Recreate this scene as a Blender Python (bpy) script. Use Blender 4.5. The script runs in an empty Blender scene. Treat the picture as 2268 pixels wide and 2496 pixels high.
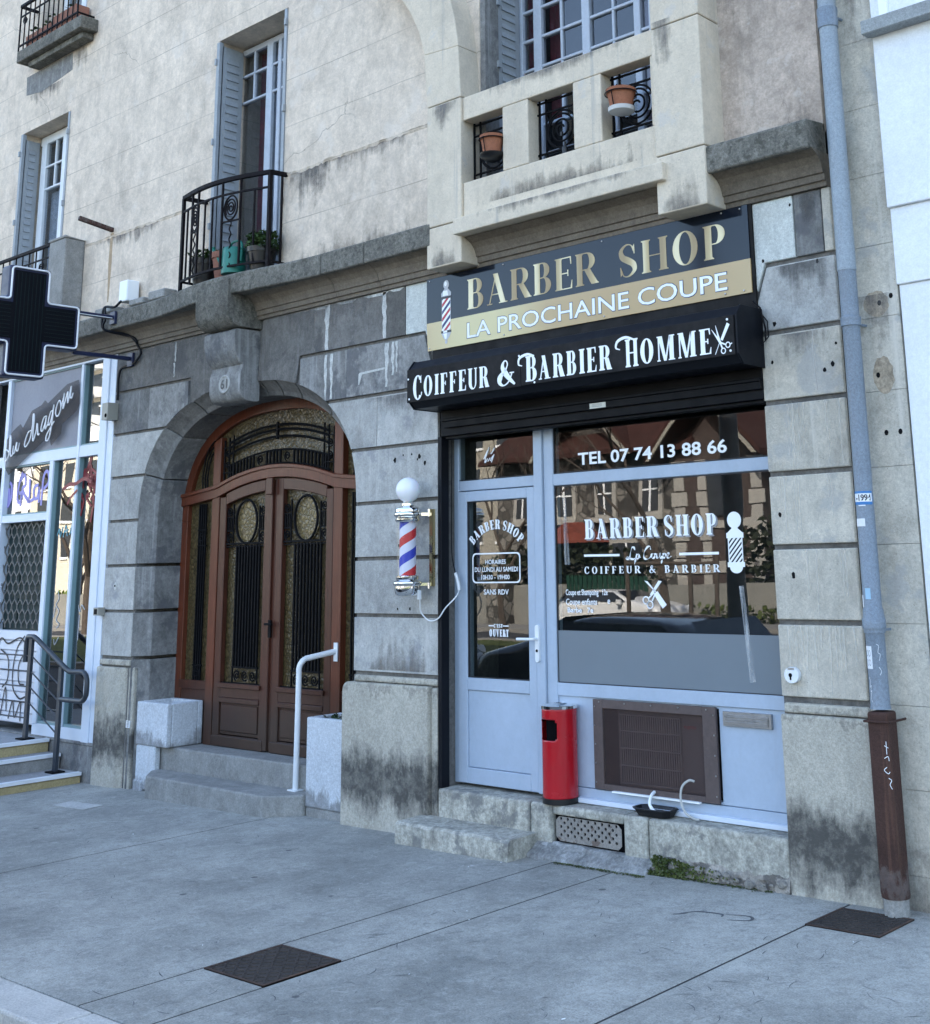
import bpy, math, random
from mathutils import Vector, Matrix, noise as mnoise
R=math.radians; PI=math.pi
random.seed(7)
SC=bpy.context.scene
COL=SC.collection
# ------------------------------------------------------------------ camera
def _rot(rx,ry,rz):
    c,s=math.cos,math.sin
    Rz=Matrix(((c(rz),-s(rz),0),(s(rz),c(rz),0),(0,0,1)))
    B=Matrix(((1,0,0),(0,0,-1),(0,1,0)))
    Rx=Matrix(((1,0,0),(0,c(rx),-s(rx)),(0,s(rx),c(rx))))
    Ro=Matrix(((c(ry),-s(ry),0),(s(ry),c(ry),0),(0,0,1)))
    return Ro@Rx@B@Rz
cr=_rot(-.2250,-.0239,-.7066)
M=Matrix((cr[0],-cr[1],-cr[2])).transposed().to_4x4()
M.translation=Vector((3.7621,-6.0274,1.7342))
cd=bpy.data.cameras.new('camera'); cam=bpy.data.objects.new('camera',cd); COL.objects.link(cam)
cam.matrix_world=M
cd.sensor_fit='AUTO'; cd.sensor_width=36; cd.lens=2982.23/2496*36
cd.shift_x=-.0959; cd.shift_y=-.2272; cd.clip_start=.05; cd.clip_end=2000
SC.camera=cam
# ------------------------------------------------------------------ sky, sun, exposure
SUN_EL,SUN_AZ=R(36),R(20)        # the sun stands behind the building, a little to the right
W=bpy.data.worlds.new('World'); SC.world=W; W.use_nodes=True
nt=W.node_tree; bg=nt.nodes['Background']
sky=nt.nodes.new('ShaderNodeTexSky'); sky.sky_type='NISHITA'; sky.sun_disc=False
sky.sun_elevation=SUN_EL; sky.sun_rotation=SUN_AZ
sky.air_density=1.0; sky.dust_density=2.5; sky.ozone_density=.6
nt.links.new(sky.outputs[0],bg.inputs[0]); bg.inputs[1].default_value=.15
sl=bpy.data.lights.new('sun','SUN'); sl.energy=3.2; sl.angle=R(.53); sl.color=(1,.95,.87)
so=bpy.data.objects.new('sun',sl); COL.objects.link(so)
sd=Vector((math.sin(SUN_AZ)*math.cos(SUN_EL),math.cos(SUN_AZ)*math.cos(SUN_EL),math.sin(SUN_EL)))
so.rotation_euler=sd.to_track_quat('Z','Y').to_euler(); so.location=(0,30,40)
SC.view_settings.view_transform='Standard'; SC.view_settings.look='None'
SC.view_settings.gamma=1; SC.view_settings.exposure=2.5
# ------------------------------------------------------------------ material helpers
class NB:
    def __init__(s,name):
        s.m=bpy.data.materials.new(name); s.m.use_nodes=True; s.nt=s.m.node_tree
        s.b=s.nt.nodes['Principled BSDF']; s.out=s.nt.nodes['Material Output']
        tc=s.nt.nodes.new('ShaderNodeTexCoord'); s.co=tc.outputs['Object']
    def n(s,t): return s.nt.nodes.new(t)
    def l(s,a,b): s.nt.links.new(a,b)
    def mp(s,scale=(1,1,1),loc=(0,0,0),rot=(0,0,0),v=None):
        n=s.n('ShaderNodeMapping'); n.inputs['Scale'].default_value=scale; n.inputs['Location'].default_value=loc; n.inputs['Rotation'].default_value=rot
        s.l(v or s.co,n.inputs[0]); return n.outputs[0]
    def noise(s,scale,detail=5,v=None,rough=.55,dist=0):
        n=s.n('ShaderNodeTexNoise'); n.inputs['Scale'].default_value=scale; n.inputs['Detail'].default_value=detail
        n.inputs['Roughness'].default_value=rough; n.inputs['Distortion'].default_value=dist
        s.l(v or s.co,n.inputs['Vector']); return n.outputs['Fac']
    def voro(s,scale,v=None,feature='F1'):
        n=s.n('ShaderNodeTexVoronoi'); n.feature=feature; n.inputs['Scale'].default_value=scale
        s.l(v or s.co,n.inputs['Vector']); return n
    def ramp(s,f,stops,interp='LINEAR'):
        n=s.n('ShaderNodeValToRGB'); e=n.color_ramp.elements; n.color_ramp.interpolation=interp
        while len(e)<len(stops): e.new(.5)
        for i,(p,c) in enumerate(stops):
            e[i].position=p; e[i].color=(c,c,c,1) if isinstance(c,(int,float)) else (*c,1)
        s.l(f,n.inputs[0]); return n.outputs[0]
    def mix(s,f,a,b,mode='MIX'):
        n=s.n('ShaderNodeMix'); n.data_type='RGBA'; n.blend_type=mode
        for v,i in ((f,0),(a,6),(b,7)):
            if isinstance(v,(int,float)): n.inputs[i].default_value=v if i==0 else (v,v,v,1)
            elif isinstance(v,tuple): n.inputs[i].default_value=(*v,1)
            else: s.l(v,n.inputs[i])
        return n.outputs[2]
    def math(s,op,a,b=0,clamp=False):
        n=s.n('ShaderNodeMath'); n.operation=op; n.use_clamp=clamp
        for i,v in enumerate((a,b)):
            if isinstance(v,(int,float)): n.inputs[i].default_value=v
            else: s.l(v,n.inputs[i])
        return n.outputs[0]
    def sep(s,v=None):
        n=s.n('ShaderNodeSeparateXYZ'); s.l(v or s.co,n.inputs[0]); return n.outputs
    def bump(s,h,strength,dist=.02):
        n=s.n('ShaderNodeBump'); n.inputs['Strength'].default_value=strength; n.inputs['Distance'].default_value=dist
        s.l(h,n.inputs['Height']); s.l(n.outputs[0],s.b.inputs['Normal'])
    def fin(s,col,rough=.8,spec=.3,metal=0,coat=0):
        if isinstance(col,tuple): s.b.inputs['Base Color'].default_value=(*col,1)
        else: s.l(col,s.b.inputs['Base Color'])
        if isinstance(rough,(int,float)): s.b.inputs['Roughness'].default_value=rough
        else: s.l(rough,s.b.inputs['Roughness'])
        s.b.inputs['Specular IOR Level'].default_value=spec; s.b.inputs['Metallic'].default_value=metal
        s.b.inputs['Coat Weight'].default_value=coat
        return s.m
def mul(c,k): return tuple(min(1,v*k) for v in c)
def surf(name,col,var=.25,scale=2.5,rough=.85,bump=.25,bscale=45,streak=None,spots=None,grime=None,spec=.25,fine=.16,lichen=None,zlines=None,cracks=None,mottle=None,seed=0,pits=0):
    s=NB(name)
    if seed: s.co=s.mp((1,1,1),(seed*3.7,seed*1.9,0))
    n1=s.noise(scale,7,rough=.62); base=s.ramp(n1,[(.28,mul(col,1-var)),(.5,col),(.74,mul(col,1+var*.7))])
    n2=s.noise(bscale,6,rough=.7); c=s.mix(1,base,s.ramp(n2,[(.3,1-fine*1.5),(.7,1+fine)]),'MULTIPLY')
    n3=s.noise(bscale*2.6,3,rough=.6); c=s.mix(1,c,s.ramp(n3,[(.3,1-fine*1.1),(.7,1+fine*.7)]),'MULTIPLY')
    if mottle:
        ms,lo,hi=mottle
        f=s.noise(ms,9,s.mp((1,1,.7),(1.7,3.3,8)),rough=.68,dist=.7); c=s.mix(1,c,s.ramp(f,[(.34,lo),(.5,1),(.66,hi)]),'MULTIPLY')
        f=s.noise(ms*3.7,7,s.mp((1,1,.8),(6,1,2)),rough=.7,dist=.4); c=s.mix(1,c,s.ramp(f,[(.36,1-(1-lo)*.7),(.64,1+(hi-1)*.7)]),'MULTIPLY')
    if streak:
        sc,amt,thr=streak
        f=s.noise(1,6,s.mp((14,14,.55)),rough=.6); c=s.mix(s.math('MULTIPLY',s.ramp(f,[(thr,0),(thr+.13,1)]),amt),c,sc)
    if spots:
        sc,ss,thr,amt=spots
        f=s.noise(ss,5,s.mp((1,1,1),(3.1,7.7,1.3)),rough=.65); c=s.mix(s.math('MULTIPLY',s.ramp(f,[(thr,0),(thr+.06,1)]),amt),c,sc)
    if lichen:
        sc,ss,thr=lichen
        f=s.noise(ss,8,s.mp((1,1,1),(9,2,5)),rough=.75); c=s.mix(s.ramp(f,[(thr,0),(thr+.09,.85)]),c,sc)
    if grime:
        for (sc,z0,z1,amt,gs) in grime:
            z=s.sep()[2]; w=s.math('MULTIPLY',s.math('SUBTRACT',s.noise(gs,9,s.mp((1,1,.6)),rough=.72),.5),.62)
            w=s.math('ADD',w,s.math('MULTIPLY',s.math('SUBTRACT',s.noise(1,5,s.mp((30,30,2)),rough=.6),.5),.12)); zz=s.math('ADD',z,w); mid=(z0+z1)/2; h=(z1-z0)/2
            d=s.math('DIVIDE',s.math('ABSOLUTE',s.math('SUBTRACT',zz,mid)),h)
            f=s.math('MULTIPLY',s.ramp(d,[(.35,1),(1,0)]),amt)
            f=s.math('MULTIPLY',f,s.ramp(s.noise(9,6,rough=.75),[(.33,.6),(.55,1)]))
            c=s.mix(f,c,sc)
    if pits:
        f=s.noise(70,3,rough=.5); c=s.mix(s.math('MULTIPLY',s.ramp(f,[(.66,0),(.72,1)]),pits),c,mul(col,.4))
        f=s.noise(16,6,s.mp((1,1,1),(2,8,4)),rough=.7); c=s.mix(s.math('MULTIPLY',s.ramp(f,[(.66,0),(.70,1)]),pits),c,mul(col,.5))
    if zlines:
        z0,dz=zlines; z=s.sep()[2]
        zz=s.math('ADD',z,s.math('MULTIPLY',s.math('SUBTRACT',s.noise(2.2,4),.5),.02))
        t=s.math('ABSOLUTE',s.math('SUBTRACT',s.math('FRACT',s.math('DIVIDE',s.math('SUBTRACT',zz,z0-dz/2),dz)),.5))
        f=s.math('MULTIPLY',s.ramp(t,[(.005,1),(.012,0)]),s.ramp(s.noise(1.3,3),[(.3,.15),(.6,.7)]))
        c=s.mix(f,c,mul(col,.42))
    if cracks:
        sc,thr=cracks
        v=s.voro(sc,s.mp((1,1,1)),'DISTANCE_TO_EDGE')
        dn=s.n('ShaderNodeTexNoise'); dn.inputs['Scale'].default_value=3; dn.inputs['Detail'].default_value=6; s.l(s.co,dn.inputs['Vector'])
        vm=s.mix(.35,s.co,dn.outputs['Color'],'ADD'); s.l(vm,v.inputs['Vector'])
        f=s.math('MULTIPLY',s.ramp(v.outputs[0],[(.0,1),(thr,0)]),s.ramp(s.noise(1.1,3,s.mp((1,1,1),(5,5,5))),[(.5,0),(.6,.75)]))
        c=s.mix(f,c,mul(col,.35))
    s.bump(s.math('ADD',s.math('MULTIPLY',n2,.6),n1),bump,.02)
    return s.fin(c,rough,spec)
def plain(name,col,rough=.5,spec=.4,metal=0,var=.08,scale=6,bump=0,coat=0,fine=0):
    s=NB(name); n=s.noise(scale,5,rough=.65)
    c=s.ramp(n,[(.3,mul(col,1-var)),(.7,mul(col,1+var))])
    if bump: s.bump(s.noise(90,4),bump,.004)
    r=s.ramp(s.noise(scale*2.3,5),[(.3,max(.02,rough*.8)),(.7,min(1,rough*1.2))])
    return s.fin(c,r,spec,metal,coat)
def glass(name,tint=(1,1,1),ior=1.75,trans=1.0,rough=0,gl=(1,1,1)):
    s=NB(name); s.nt.nodes.remove(s.b)
    fr=s.n('ShaderNodeFresnel'); fr.inputs[0].default_value=ior
    t=s.n('ShaderNodeBsdfTransparent'); t.inputs[0].default_value=(*tint,1)
    g=s.n('ShaderNodeBsdfGlossy'); g.inputs['Roughness'].default_value=rough; g.inputs[0].default_value=(*gl,1)
    w=s.n('ShaderNodeBump'); w.inputs['Strength'].default_value=.05; w.inputs['Distance'].default_value=.02
    s.l(s.noise(1.4,1),w.inputs['Height']); s.l(w.outputs[0],g.inputs['Normal'])
    mx=s.n('ShaderNodeMixShader'); ge=s.n('ShaderNodeNewGeometry'); s.l(s.math('MULTIPLY',fr.outputs[0],s.math('SUBTRACT',1,ge.outputs['Backfacing'])),mx.inputs[0]); s.l(t.outputs[0],mx.inputs[1]); s.l(g.outputs[0],mx.inputs[2])
    s.l(mx.outputs[0],s.out.inputs[0]); return s.m
def veil(name,col,f):
    s=NB(name); s.nt.nodes.remove(s.b); df=s.n('ShaderNodeBsdfDiffuse'); df.inputs[0].default_value=(*col,1); tr=s.n('ShaderNodeBsdfTransparent'); mx=s.n('ShaderNodeMixShader'); mx.inputs[0].default_value=f
    s.l(tr.outputs[0],mx.inputs[1]); s.l(df.outputs[0],mx.inputs[2]); s.l(mx.outputs[0],s.out.inputs[0]); return s.m
# ------------------------------------------------------------------ mesh builder
class MB:
    def __init__(s): s.v=[]; s.f=[]; s.mi=[]; s.sm=[]; s.m=0
    def add(s,vs,fs,smooth=False):
        o=len(s.v); s.v+=[tuple(v) for v in vs]
        for f in fs: s.f.append([o+i for i in f]); s.mi.append(s.m); s.sm.append(smooth)
        return s
    def box(s,x0,x1,y0,y1,z0,z1):
        x0,x1=sorted((x0,x1)); y0,y1=sorted((y0,y1)); z0,z1=sorted((z0,z1))
        return s.add([(x0,y0,z0),(x1,y0,z0),(x1,y1,z0),(x0,y1,z0),(x0,y0,z1),(x1,y0,z1),(x1,y1,z1),(x0,y1,z1)],
          [(3,2,1,0),(4,5,6,7),(0,1,5,4),(1,2,6,5),(2,3,7,6),(3,0,4,7)])
    def prism(s,poly,y0,y1):             # poly in x,z
        a=sum(poly[i][0]*poly[(i+1)%len(poly)][1]-poly[(i+1)%len(poly)][0]*poly[i][1] for i in range(len(poly)))
        if a<0: poly=poly[::-1]
        if y0>y1: y0,y1=y1,y0
        n=len(poly)
        return s.add([(x,y0,z) for x,z in poly]+[(x,y1,z) for x,z in poly],
          [tuple(range(n)),tuple(range(2*n-1,n-1,-1))]+[(i,i+n,(i+1)%n+n,(i+1)%n) for i in range(n)])
    def prismx(s,poly,x0,x1):            # poly in y,z
        a=sum(poly[i][0]*poly[(i+1)%len(poly)][1]-poly[(i+1)%len(poly)][0]*poly[i][1] for i in range(len(poly)))
        if a<0: poly=poly[::-1]
        if x0>x1: x0,x1=x1,x0
        n=len(poly)
        return s.add([(x1,y,z) for y,z in poly]+[(x0,y,z) for y,z in poly],
          [tuple(range(n)),tuple(range(2*n-1,n-1,-1))]+[(i,i+n,(i+1)%n+n,(i+1)%n) for i in range(n)])
    def prismz(s,poly,z0,z1):            # poly in x,y
        a=sum(poly[i][0]*poly[(i+1)%len(poly)][1]-poly[(i+1)%len(poly)][0]*poly[i][1] for i in range(len(poly)))
        if a<0: poly=poly[::-1]
        n=len(poly); zf=lambda z,p: z(p) if callable(z) else z
        return s.add([(p[0],p[1],zf(z1,p)) for p in poly]+[(p[0],p[1],zf(z0,p)) for p in poly],
          [tuple(range(n)),tuple(range(2*n-1,n-1,-1))]+[(i,i+n,(i+1)%n+n,(i+1)%n) for i in range(n)])
    def tube(s,pts,r,n=8,closed=False,flat=None):
        P=[Vector(p) for p in pts]; N=len(P); vs=[]; up=None
        rr=r if callable(r) else (lambda i:r)
        for i,p in enumerate(P):
            if closed: t=(P[(i+1)%N]-P[i-1])
            else: t=P[min(i+1,N-1)]-P[max(i-1,0)]
            t=t.normalized() if t.length>1e-9 else Vector((0,0,1))
            if up is None: up=Vector((0,1,0)) if abs(t.y)<.9 else Vector((1,0,0))
            a=(up-t*up.dot(t)); a=a.normalized() if a.length>1e-6 else t.orthogonal().normalized(); up=a
            b=t.cross(a); q=rr(i)
            for k in range(n):
                an=2*PI*(k+.5)/n; vs.append(p+a*(q*(flat or 1)*math.cos(an))+b*(q*math.sin(an)))
        fs=[]
        for i in range(N if closed else N-1):
            j=(i+1)%N
            for k in range(n): fs.append((i*n+k,i*n+(k+1)%n,j*n+(k+1)%n,j*n+k))
        s.add(vs,fs,n>5)
        if not closed:
            o=len(s.v)-len(vs)
            s.add([],[]); s.f.append([o+k for k in range(n)][::-1]); s.f.append([o+(N-1)*n+k for k in range(n)])
            s.mi+=[s.m]*2; s.sm+=[False]*2
        return s
    def bar(s,a,b,w,d=None):              # square bar
        return s.tube([a,b],w*.7071,4) if d is None else s.tube([a,b],w*.7071,4,flat=d/w)
    def lathe(s,prof,c,n=24,axis='z',smooth=True,caps=True):   # prof: (r,h)
        vs=[]
        for r,h in prof:
            for k in range(n):
                a=2*PI*k/n; x,y=r*math.cos(a),r*math.sin(a)
                vs.append((c[0]+x,c[1]+y,c[2]+h) if axis=='z' else ((c[0]+x,c[1]-h,c[2]+y) if axis=='y' else (c[0]+h,c[1]+x,c[2]+y)))
        fs=[]
        for i in range(len(prof)-1):
            for k in range(n): fs.append((i*n+k,i*n+(k+1)%n,(i+1)*n+(k+1)%n,(i+1)*n+k))
        s.add(vs,fs,smooth)
        if caps:
            o=len(s.v)-len(vs); m=len(prof)-1
            s.f.append([o+k for k in range(n)][::-1]); s.f.append([o+m*n+k for k in range(n)]); s.mi+=[s.m]*2; s.sm+=[False]*2
        return s
    def poly(s,pts2,y,th=.001):           # flat shape in xz, thin
        return s.prism(pts2,y-th,y)
    def build(s,name,mats,parent=None,bevel=0,seg=1,loc=None):
        me=bpy.data.meshes.new(name); o0=Vector((0,0,0))
        if parent is not None: o0=Vector(parent.get('_o',(0,0,0)))
        elif loc is not None: o0=Vector(loc)
        me.from_pydata([(v[0]-o0.x,v[1]-o0.y,v[2]-o0.z) for v in s.v],[],s.f)
        if not isinstance(mats,(list,tuple)): mats=[mats]
        for m in mats: me.materials.append(m)
        me.polygons.foreach_set('material_index',s.mi); me.polygons.foreach_set('use_smooth',s.sm); me.update()
        if any(s.sm): me.set_sharp_from_angle(angle=R(40))
        o=bpy.data.objects.new(name,me); COL.objects.link(o); o['_o']=tuple(o0)
        if parent is not None: o.parent=parent
        elif loc is not None: o.location=o0
        if bevel:
            b=o.modifiers.new('bevel','BEVEL'); b.width=bevel; b.segments=seg; b.limit_method='ANGLE'; b.angle_limit=R(38)
        return o
def tag(o,label=None,cat=None,group=None,kind=None):
    if label: o['label']=label
    if cat: o['category']=cat
    if group: o['group']=group
    if kind: o['kind']=kind
    return o
def thing(name,label,cat,loc=(0,0,0),group=None):
    o=bpy.data.objects.new(name,None); COL.objects.link(o); o.location=loc; o['_o']=tuple(loc); o.empty_display_size=.1
    return tag(o,label,cat,group)
GX=.0167
def gz(x): return GX*x
def arc(cx,cz,rx,rz,a0,a1,n=16): return [(cx+rx*math.cos(R(a0+(a1-a0)*i/n)),cz+rz*math.sin(R(a0+(a1-a0)*i/n))) for i in range(n+1)]
def spiral(cx,cz,r0,r1,turns,a0,y,n=40):
    return [(cx+(r0+(r1-r0)*i/n)*math.cos(a0+turns*2*PI*i/n),y,cz+(r0+(r1-r0)*i/n)*math.sin(a0+turns*2*PI*i/n)) for i in range(n+1)]
def vstroke(pts,wf):
    P=[Vector(p) for p in pts]; N=len(P); L=[];Rr=[]
    for i,p in enumerate(P):
        t=(P[min(i+1,N-1)]-P[max(i-1,0)]).normalized(); n=Vector((-t.y,t.x)); w=(wf(i/(N-1)) if callable(wf) else wf)/2
        L.append(tuple(p+n*w)); Rr.append(tuple(p-n*w))
    return [[L[i],L[i+1],Rr[i+1],Rr[i]] for i in range(N-1)]
def catmull(pts,n=8):
    P=[Vector(p) for p in pts]; P=[P[0]*2-P[1]]+P+[P[-1]*2-P[-2]]; out=[]
    for i in range(1,len(P)-2):
        a,b,c,d=P[i-1:i+3]
        for k in range(n):
            t=k/n; out.append(.5*((2*b)+(c-a)*t+(2*a-5*b+4*c-d)*t*t+(3*b-a-3*c+d)*t**3))
    out.append(P[-2]); return out
# ------------------------------------------------------------------ lettering
def ring(cx,cy,rx,ry,tx,ty,a0=0,a1=360,n=28):
    o=arc(cx,cy,rx,ry,a0,a1,n); i=arc(cx,cy,rx-tx,ry-ty,a0,a1,n)
    return [[o[k],o[k+1],i[k+1],i[k]] for k in range(n)]
def rect(x0,y0,x1,y1): return [(x0,y0),(x1,y0),(x1,y1),(x0,y1)]
def glyph(ch,T=.16,t=.035,s=.05,k=1.0):
    """serif capital of height 1; T thick, t thin, s serif, k width factor -> polygons, width"""
    W={'B':.62,'A':.74,'R':.7,'E':.56,'S':.52,'H':.74,'O':.72,'P':.6,'C':.64,'F':.54,'I':.0,'U':.68,'M':.9,'&':.78,'T':.6,'V':.7,'L':.54,"'":.12,' ':.3}.get(ch,.6)*k
    g=[]
    def stem(x,th=T,top=True,bot=True):
        g.append(rect(x,0,x+th,1))
        if bot: g.append(rect(x-s,0,x+th+s,t)); g.append([(x-s*.5,t),(x+th+s*.5,t),(x+th,t+s*.8),(x,t+s*.8)])
        if top: g.append(rect(x-s,1-t,x+th+s,1)); g.append([(x,1-t-s*.8),(x+th,1-t-s*.8),(x+th+s*.5,1-t),(x-s*.5,1-t)])
    def bowl(x0,y0,y1,xr):
        ry=(y1-y0)/2; rx=min(ry*1.0,(xr-x0)*.75); xm=xr-rx
        g.extend(ring(xm,(y0+y1)/2,rx,ry,min(T,rx*.8),t,-90,90,18)); g.append(rect(x0,y0,xm,y0+t)); g.append(rect(x0,y1-t,xm,y1))
    x=s
    if ch in 'BPRD':
        stem(x)
        if ch=='P': bowl(x+T,.42,1,W)
        if ch=='R': bowl(x+T,.46,1,W*.93); g.append([(x+T+.06*k,.48),(x+T+.06*k+T*1.05,.48),(W+s,t*.5),(W-T*.95,0)]); g.append(rect(W-T*.7,0,W+s+.02,t))
        if ch=='B': bowl(x+T,.5,1,W*.92); bowl(x+T,0,.5+t,W)
    elif ch in 'EFL':
        stem(x)
        if ch in 'EF':
            g.append(rect(x+T,1-t,W,1)); g.append([(W-t*1.2,1-t),(W,1-t),(W+.01,.76),(W-t*.6,.76)])
            g.append(rect(x+T,.5-t/2,W*.82,.5+t/2)); g.append([(W*.82-t,.4),(W*.82,.4),(W*.82,.6),(W*.82-t,.6)])
        if ch in 'EL':
            g.append(rect(x+T,0,W+.02,t)); g.append([(W-t,t),(W+.02,t),(W+.03,.26),(W+.01,.26)])
    elif ch=='I': stem(x); W=x+T
    elif ch=='T':
        stem(W/2-T/2,top=False); g.append(rect(0,1-t,W,1)); g.append([(0,1-t),(t*1.2,1-t),(t*.4,.76),(0,.76)]); g.append([(W-t*1.2,1-t),(W,1-t),(W,.76),(W-t*.4,.76)])
    elif ch=='H':
        stem(x); stem(W-T); g.append(rect(x+T,.5-t/2,W-T,.5+t/2)); W+=s*.5
    elif ch=='O': g.extend(ring(W/2,.5,W/2,.515,T,t))
    elif ch=='C':
        g.extend(ring(W*.54,.5,W*.54,.515,T,t,42,318)); g.append([(W*.92,1),(W*.92,.68),(W*.92-t,.68),(W*.78,.9)]); g.append(vstroke([(W*.93,.17),(W*.97,.3)],t)[0])
    elif ch=='U':
        g.append(rect(x,.3,x+T,1)); g.append(rect(x-s,1-t,x+T+s,1)); xr=W-t*1.3; g.append(rect(xr-t*.6,.3,xr+t,1)); g.append(rect(xr-s-t,1-t,xr+s+t,1))
        o=arc((x+xr+t)/2,.32,(xr+t-x)/2,.335,180,360,18); i=arc((x+T+xr-t*.6)/2,.32,(xr-t*.6-x-T)/2,.335-t*1.2,180,360,18)
        g.extend([[o[q],o[q+1],i[q+1],i[q]] for q in range(18)])
    elif ch=='A':
        m=W*.47; g.append([(.07*k,0),(.07*k+t*1.2,0),(m+t*.7,1),(m-t*.4,1)]); g.append([(W-T-.04,0),(W-.04,0),(m+T*.35,1.0),(m-T*.6,1.0)])
        g.append(rect(W*.22,.3,W*.74,.3+t)); g.append(rect(0,0,.2*k,t)); g.append(rect(W-T-.1,0,W+.03,t))
    elif ch=='V':
        m=W*.52; g.append([(.02,1),(.02+T,1),(m+T*.3,0),(m-T*.2,0)]); g.append([(W-.1-t,1),(W-.1,1),(m+t,0),(m,0)]); g.append(rect(-.03,1-t,T+.08,1)); g.append(rect(W-.22,1-t,W,1))
    elif ch=='M':
        g.append(rect(x,0,x+t*1.2,1)); g.append(rect(x-s,0,x+s+t,t)); g.append(rect(W-T,0,W,1)); g.append(rect(W-T-s,0,W+s,t)); g.append(rect(x-s,1-t,x+T*.8,1)); g.append(rect(W-T,1-t,W+s,1))
        m=W*.47; g.append([(x,1),(x+T,1),(m+T*.35,0),(m-T*.25,0)]); g.append([(W-T,1),(W-T+t*1.3,1),(m+t*1.2,0),(m-t*.2,0)]); W+=s*.5
    elif ch=='S':
        p=catmull([(W*.86,.76),(W*.72,.95),(W*.42,.985),(W*.12,.83),(W*.2,.62),(W*.5,.5),(W*.82,.36),(W*.88,.17),(W*.56,.015),(W*.25,.04),(W*.1,.24)],6)
        g.extend(vstroke(p,lambda u:t+(T*1.05-t)*max(0,math.sin(PI*min(1,max(0,(u-.14)/.72))))**1.6))
        g.append([(W*.9,.98),(W*.92,.68),(W*.92-t*.8,.68),(W*.8,.9)]); g.append([(W*.06,.02),(W*.04,.32),(W*.04+t*.8,.32),(W*.17,.12)])
    elif ch=='&':
        p=catmull([(W*1.0,.02),(W*.62,.32),(W*.3,.7),(W*.36,.94),(W*.5,.97),(W*.58,.82),(W*.44,.6),(W*.16,.38),(W*.12,.14),(W*.36,.02),(W*.66,.16),(W*.84,.46)],7)
        g.extend(vstroke(p,lambda u:t+(T*.95-t)*(max(0,1-abs(u-.13)/.16)+max(0,1-abs(u-.66)/.16))))
        g.append(rect(W*.7,.46,W*.96,.46+t))
    elif ch=="'": g.append([(0,1),(T*.8,1),(T*.4,.72)])
    return g,W+s
def word(txt,T,t,s,k=1,gap=.08,sp=.3,big=None):
    out=[];x=0
    for i,ch in enumerate(txt):
        if ch==' ': x+=sp; continue
        g,w=glyph(ch,T,t,s,k)
        sc=1.0
        if big: sc=big(i)
        for p in g: out.append([(x+a*sc,b*sc) for a,b in p])
        x+=w*sc+gap
    return out,x-gap
def place(mb,polys,box,y,th=.0015,shear=0):
    xs=[p[0] for q in polys for p in q]; zs=[p[1] for q in polys for p in q]
    a,b,c,d=min(xs),max(xs),min(zs),max(zs); x0,x1,z0,z1=box
    for i,q in enumerate(polys):
        mb.prism([(x0+(p[0]-a)/(b-a)*(x1-x0),z0+(p[1]-c)/(d-c)*(z1-z0)) for p in q],y-th-(i%5)*.00012,y)
def sans(mb,txt,box,y,th=.0015,bold=.012,res=3):
    cu=bpy.data.curves.new('t','FONT'); cu.body=txt; cu.size=1; cu.offset=bold; cu.resolution_u=res; cu.fill_mode='FRONT'
    ob=bpy.data.objects.new('t',cu); me=bpy.data.meshes.new_from_object(ob)
    vs=[v.co.copy() for v in me.vertices]; fs=[list(p.vertices) for p in me.polygons]
    bpy.data.objects.remove(ob); bpy.data.curves.remove(cu); bpy.data.meshes.remove(me)
    a=min(v.x for v in vs);b=max(v.x for v in vs);c=min(v.y for v in vs);d=max(v.y for v in vs); x0,x1,z0,z1=box
    if d-c<.3: c,d=0,.73
    mb.add([(x0+(v.x-a)/(b-a)*(x1-x0),y-th,z0+(v.y-c)/(d-c)*(z1-z0)) for v in vs],fs)
# ------------------------------------------------------------------ materials
DK=(.10,.098,.095)
m_plaster=surf('plaster',(.70,.592,.475),.10,1.3,.92,.5,26,streak=((.50,.42,.35),.35,.56),spots=((.70,.62,.53),3.2,.6,.5),zlines=(4.97,.43),cracks=(.55,.003),fine=.08,mottle=(2.6,.80,1.08))
m_plaster2=surf('stained_plaster',(.50,.41,.335),.16,2.0,.92,.5,26,streak=((.25,.21,.17),.5,.58),spots=((.62,.55,.48),3.5,.58,.5),cracks=(1.1,.004),fine=.12,mottle=(3,.76,1.16))
m_lime=surf('cream_limestone',(.655,.565,.44),.08,2.0,.85,.25,50,streak=((.33,.32,.30),.6,.61),spots=((.53,.5,.46),4,.6,.5),fine=.06,mottle=(3.5,.88,1.04),pits=.4)
def stonev(name,col,k,seed,streak,spots,lo,hi): return surf(name,mul(col,k),.14,2.3,.85,.35,60,streak=streak,spots=spots,fine=.12,mottle=(4+seed*.4,lo,hi),seed=seed,pits=.6)
SV=[]
for k,sd in ((1,1),(1.08,2),(.9,3),(1.02,4)): SV.append(stonev('grey_stone',(.42,.415,.39),k,sd,((.57,.56,.53),.5,.57+.01*sd),((.25,.255,.27),3.4,.55+.01*sd,.65),.80,1.14))
PV=[]
for k,sd in ((1,5),(1.06,6),(.93,7)): PV.append(stonev('pale_streaked_stone',(.525,.485,.405),k,sd,((.64,.6,.52),.7,.58),((.34,.34,.33),3.4,.57,.55),.84,1.1))
MV=[]
for k,sd in ((1,8),(1.2,9),(.82,10)): MV.append(stonev('weathered_shaded_stone',(.225,.222,.212),k,sd,((.40,.40,.39),.6,.58),((.11,.11,.115),3,.54,.75),.74,1.22))
OV=[]
for k,sd in ((1,11),(1.18,12),(.85,13)): OV.append(stonev('sooty_shaded_stone',(.158,.15,.138),k,sd,((.23,.23,.22),.5,.6),((.08,.08,.08),3,.56,.7),.76,1.2))  # mostly soot; some of the cornice's shade is in this colour too
m_stone,m_stoneR,m_mid,m_soot_shade=SV[0],PV[0],MV[0],OV[0]
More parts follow.
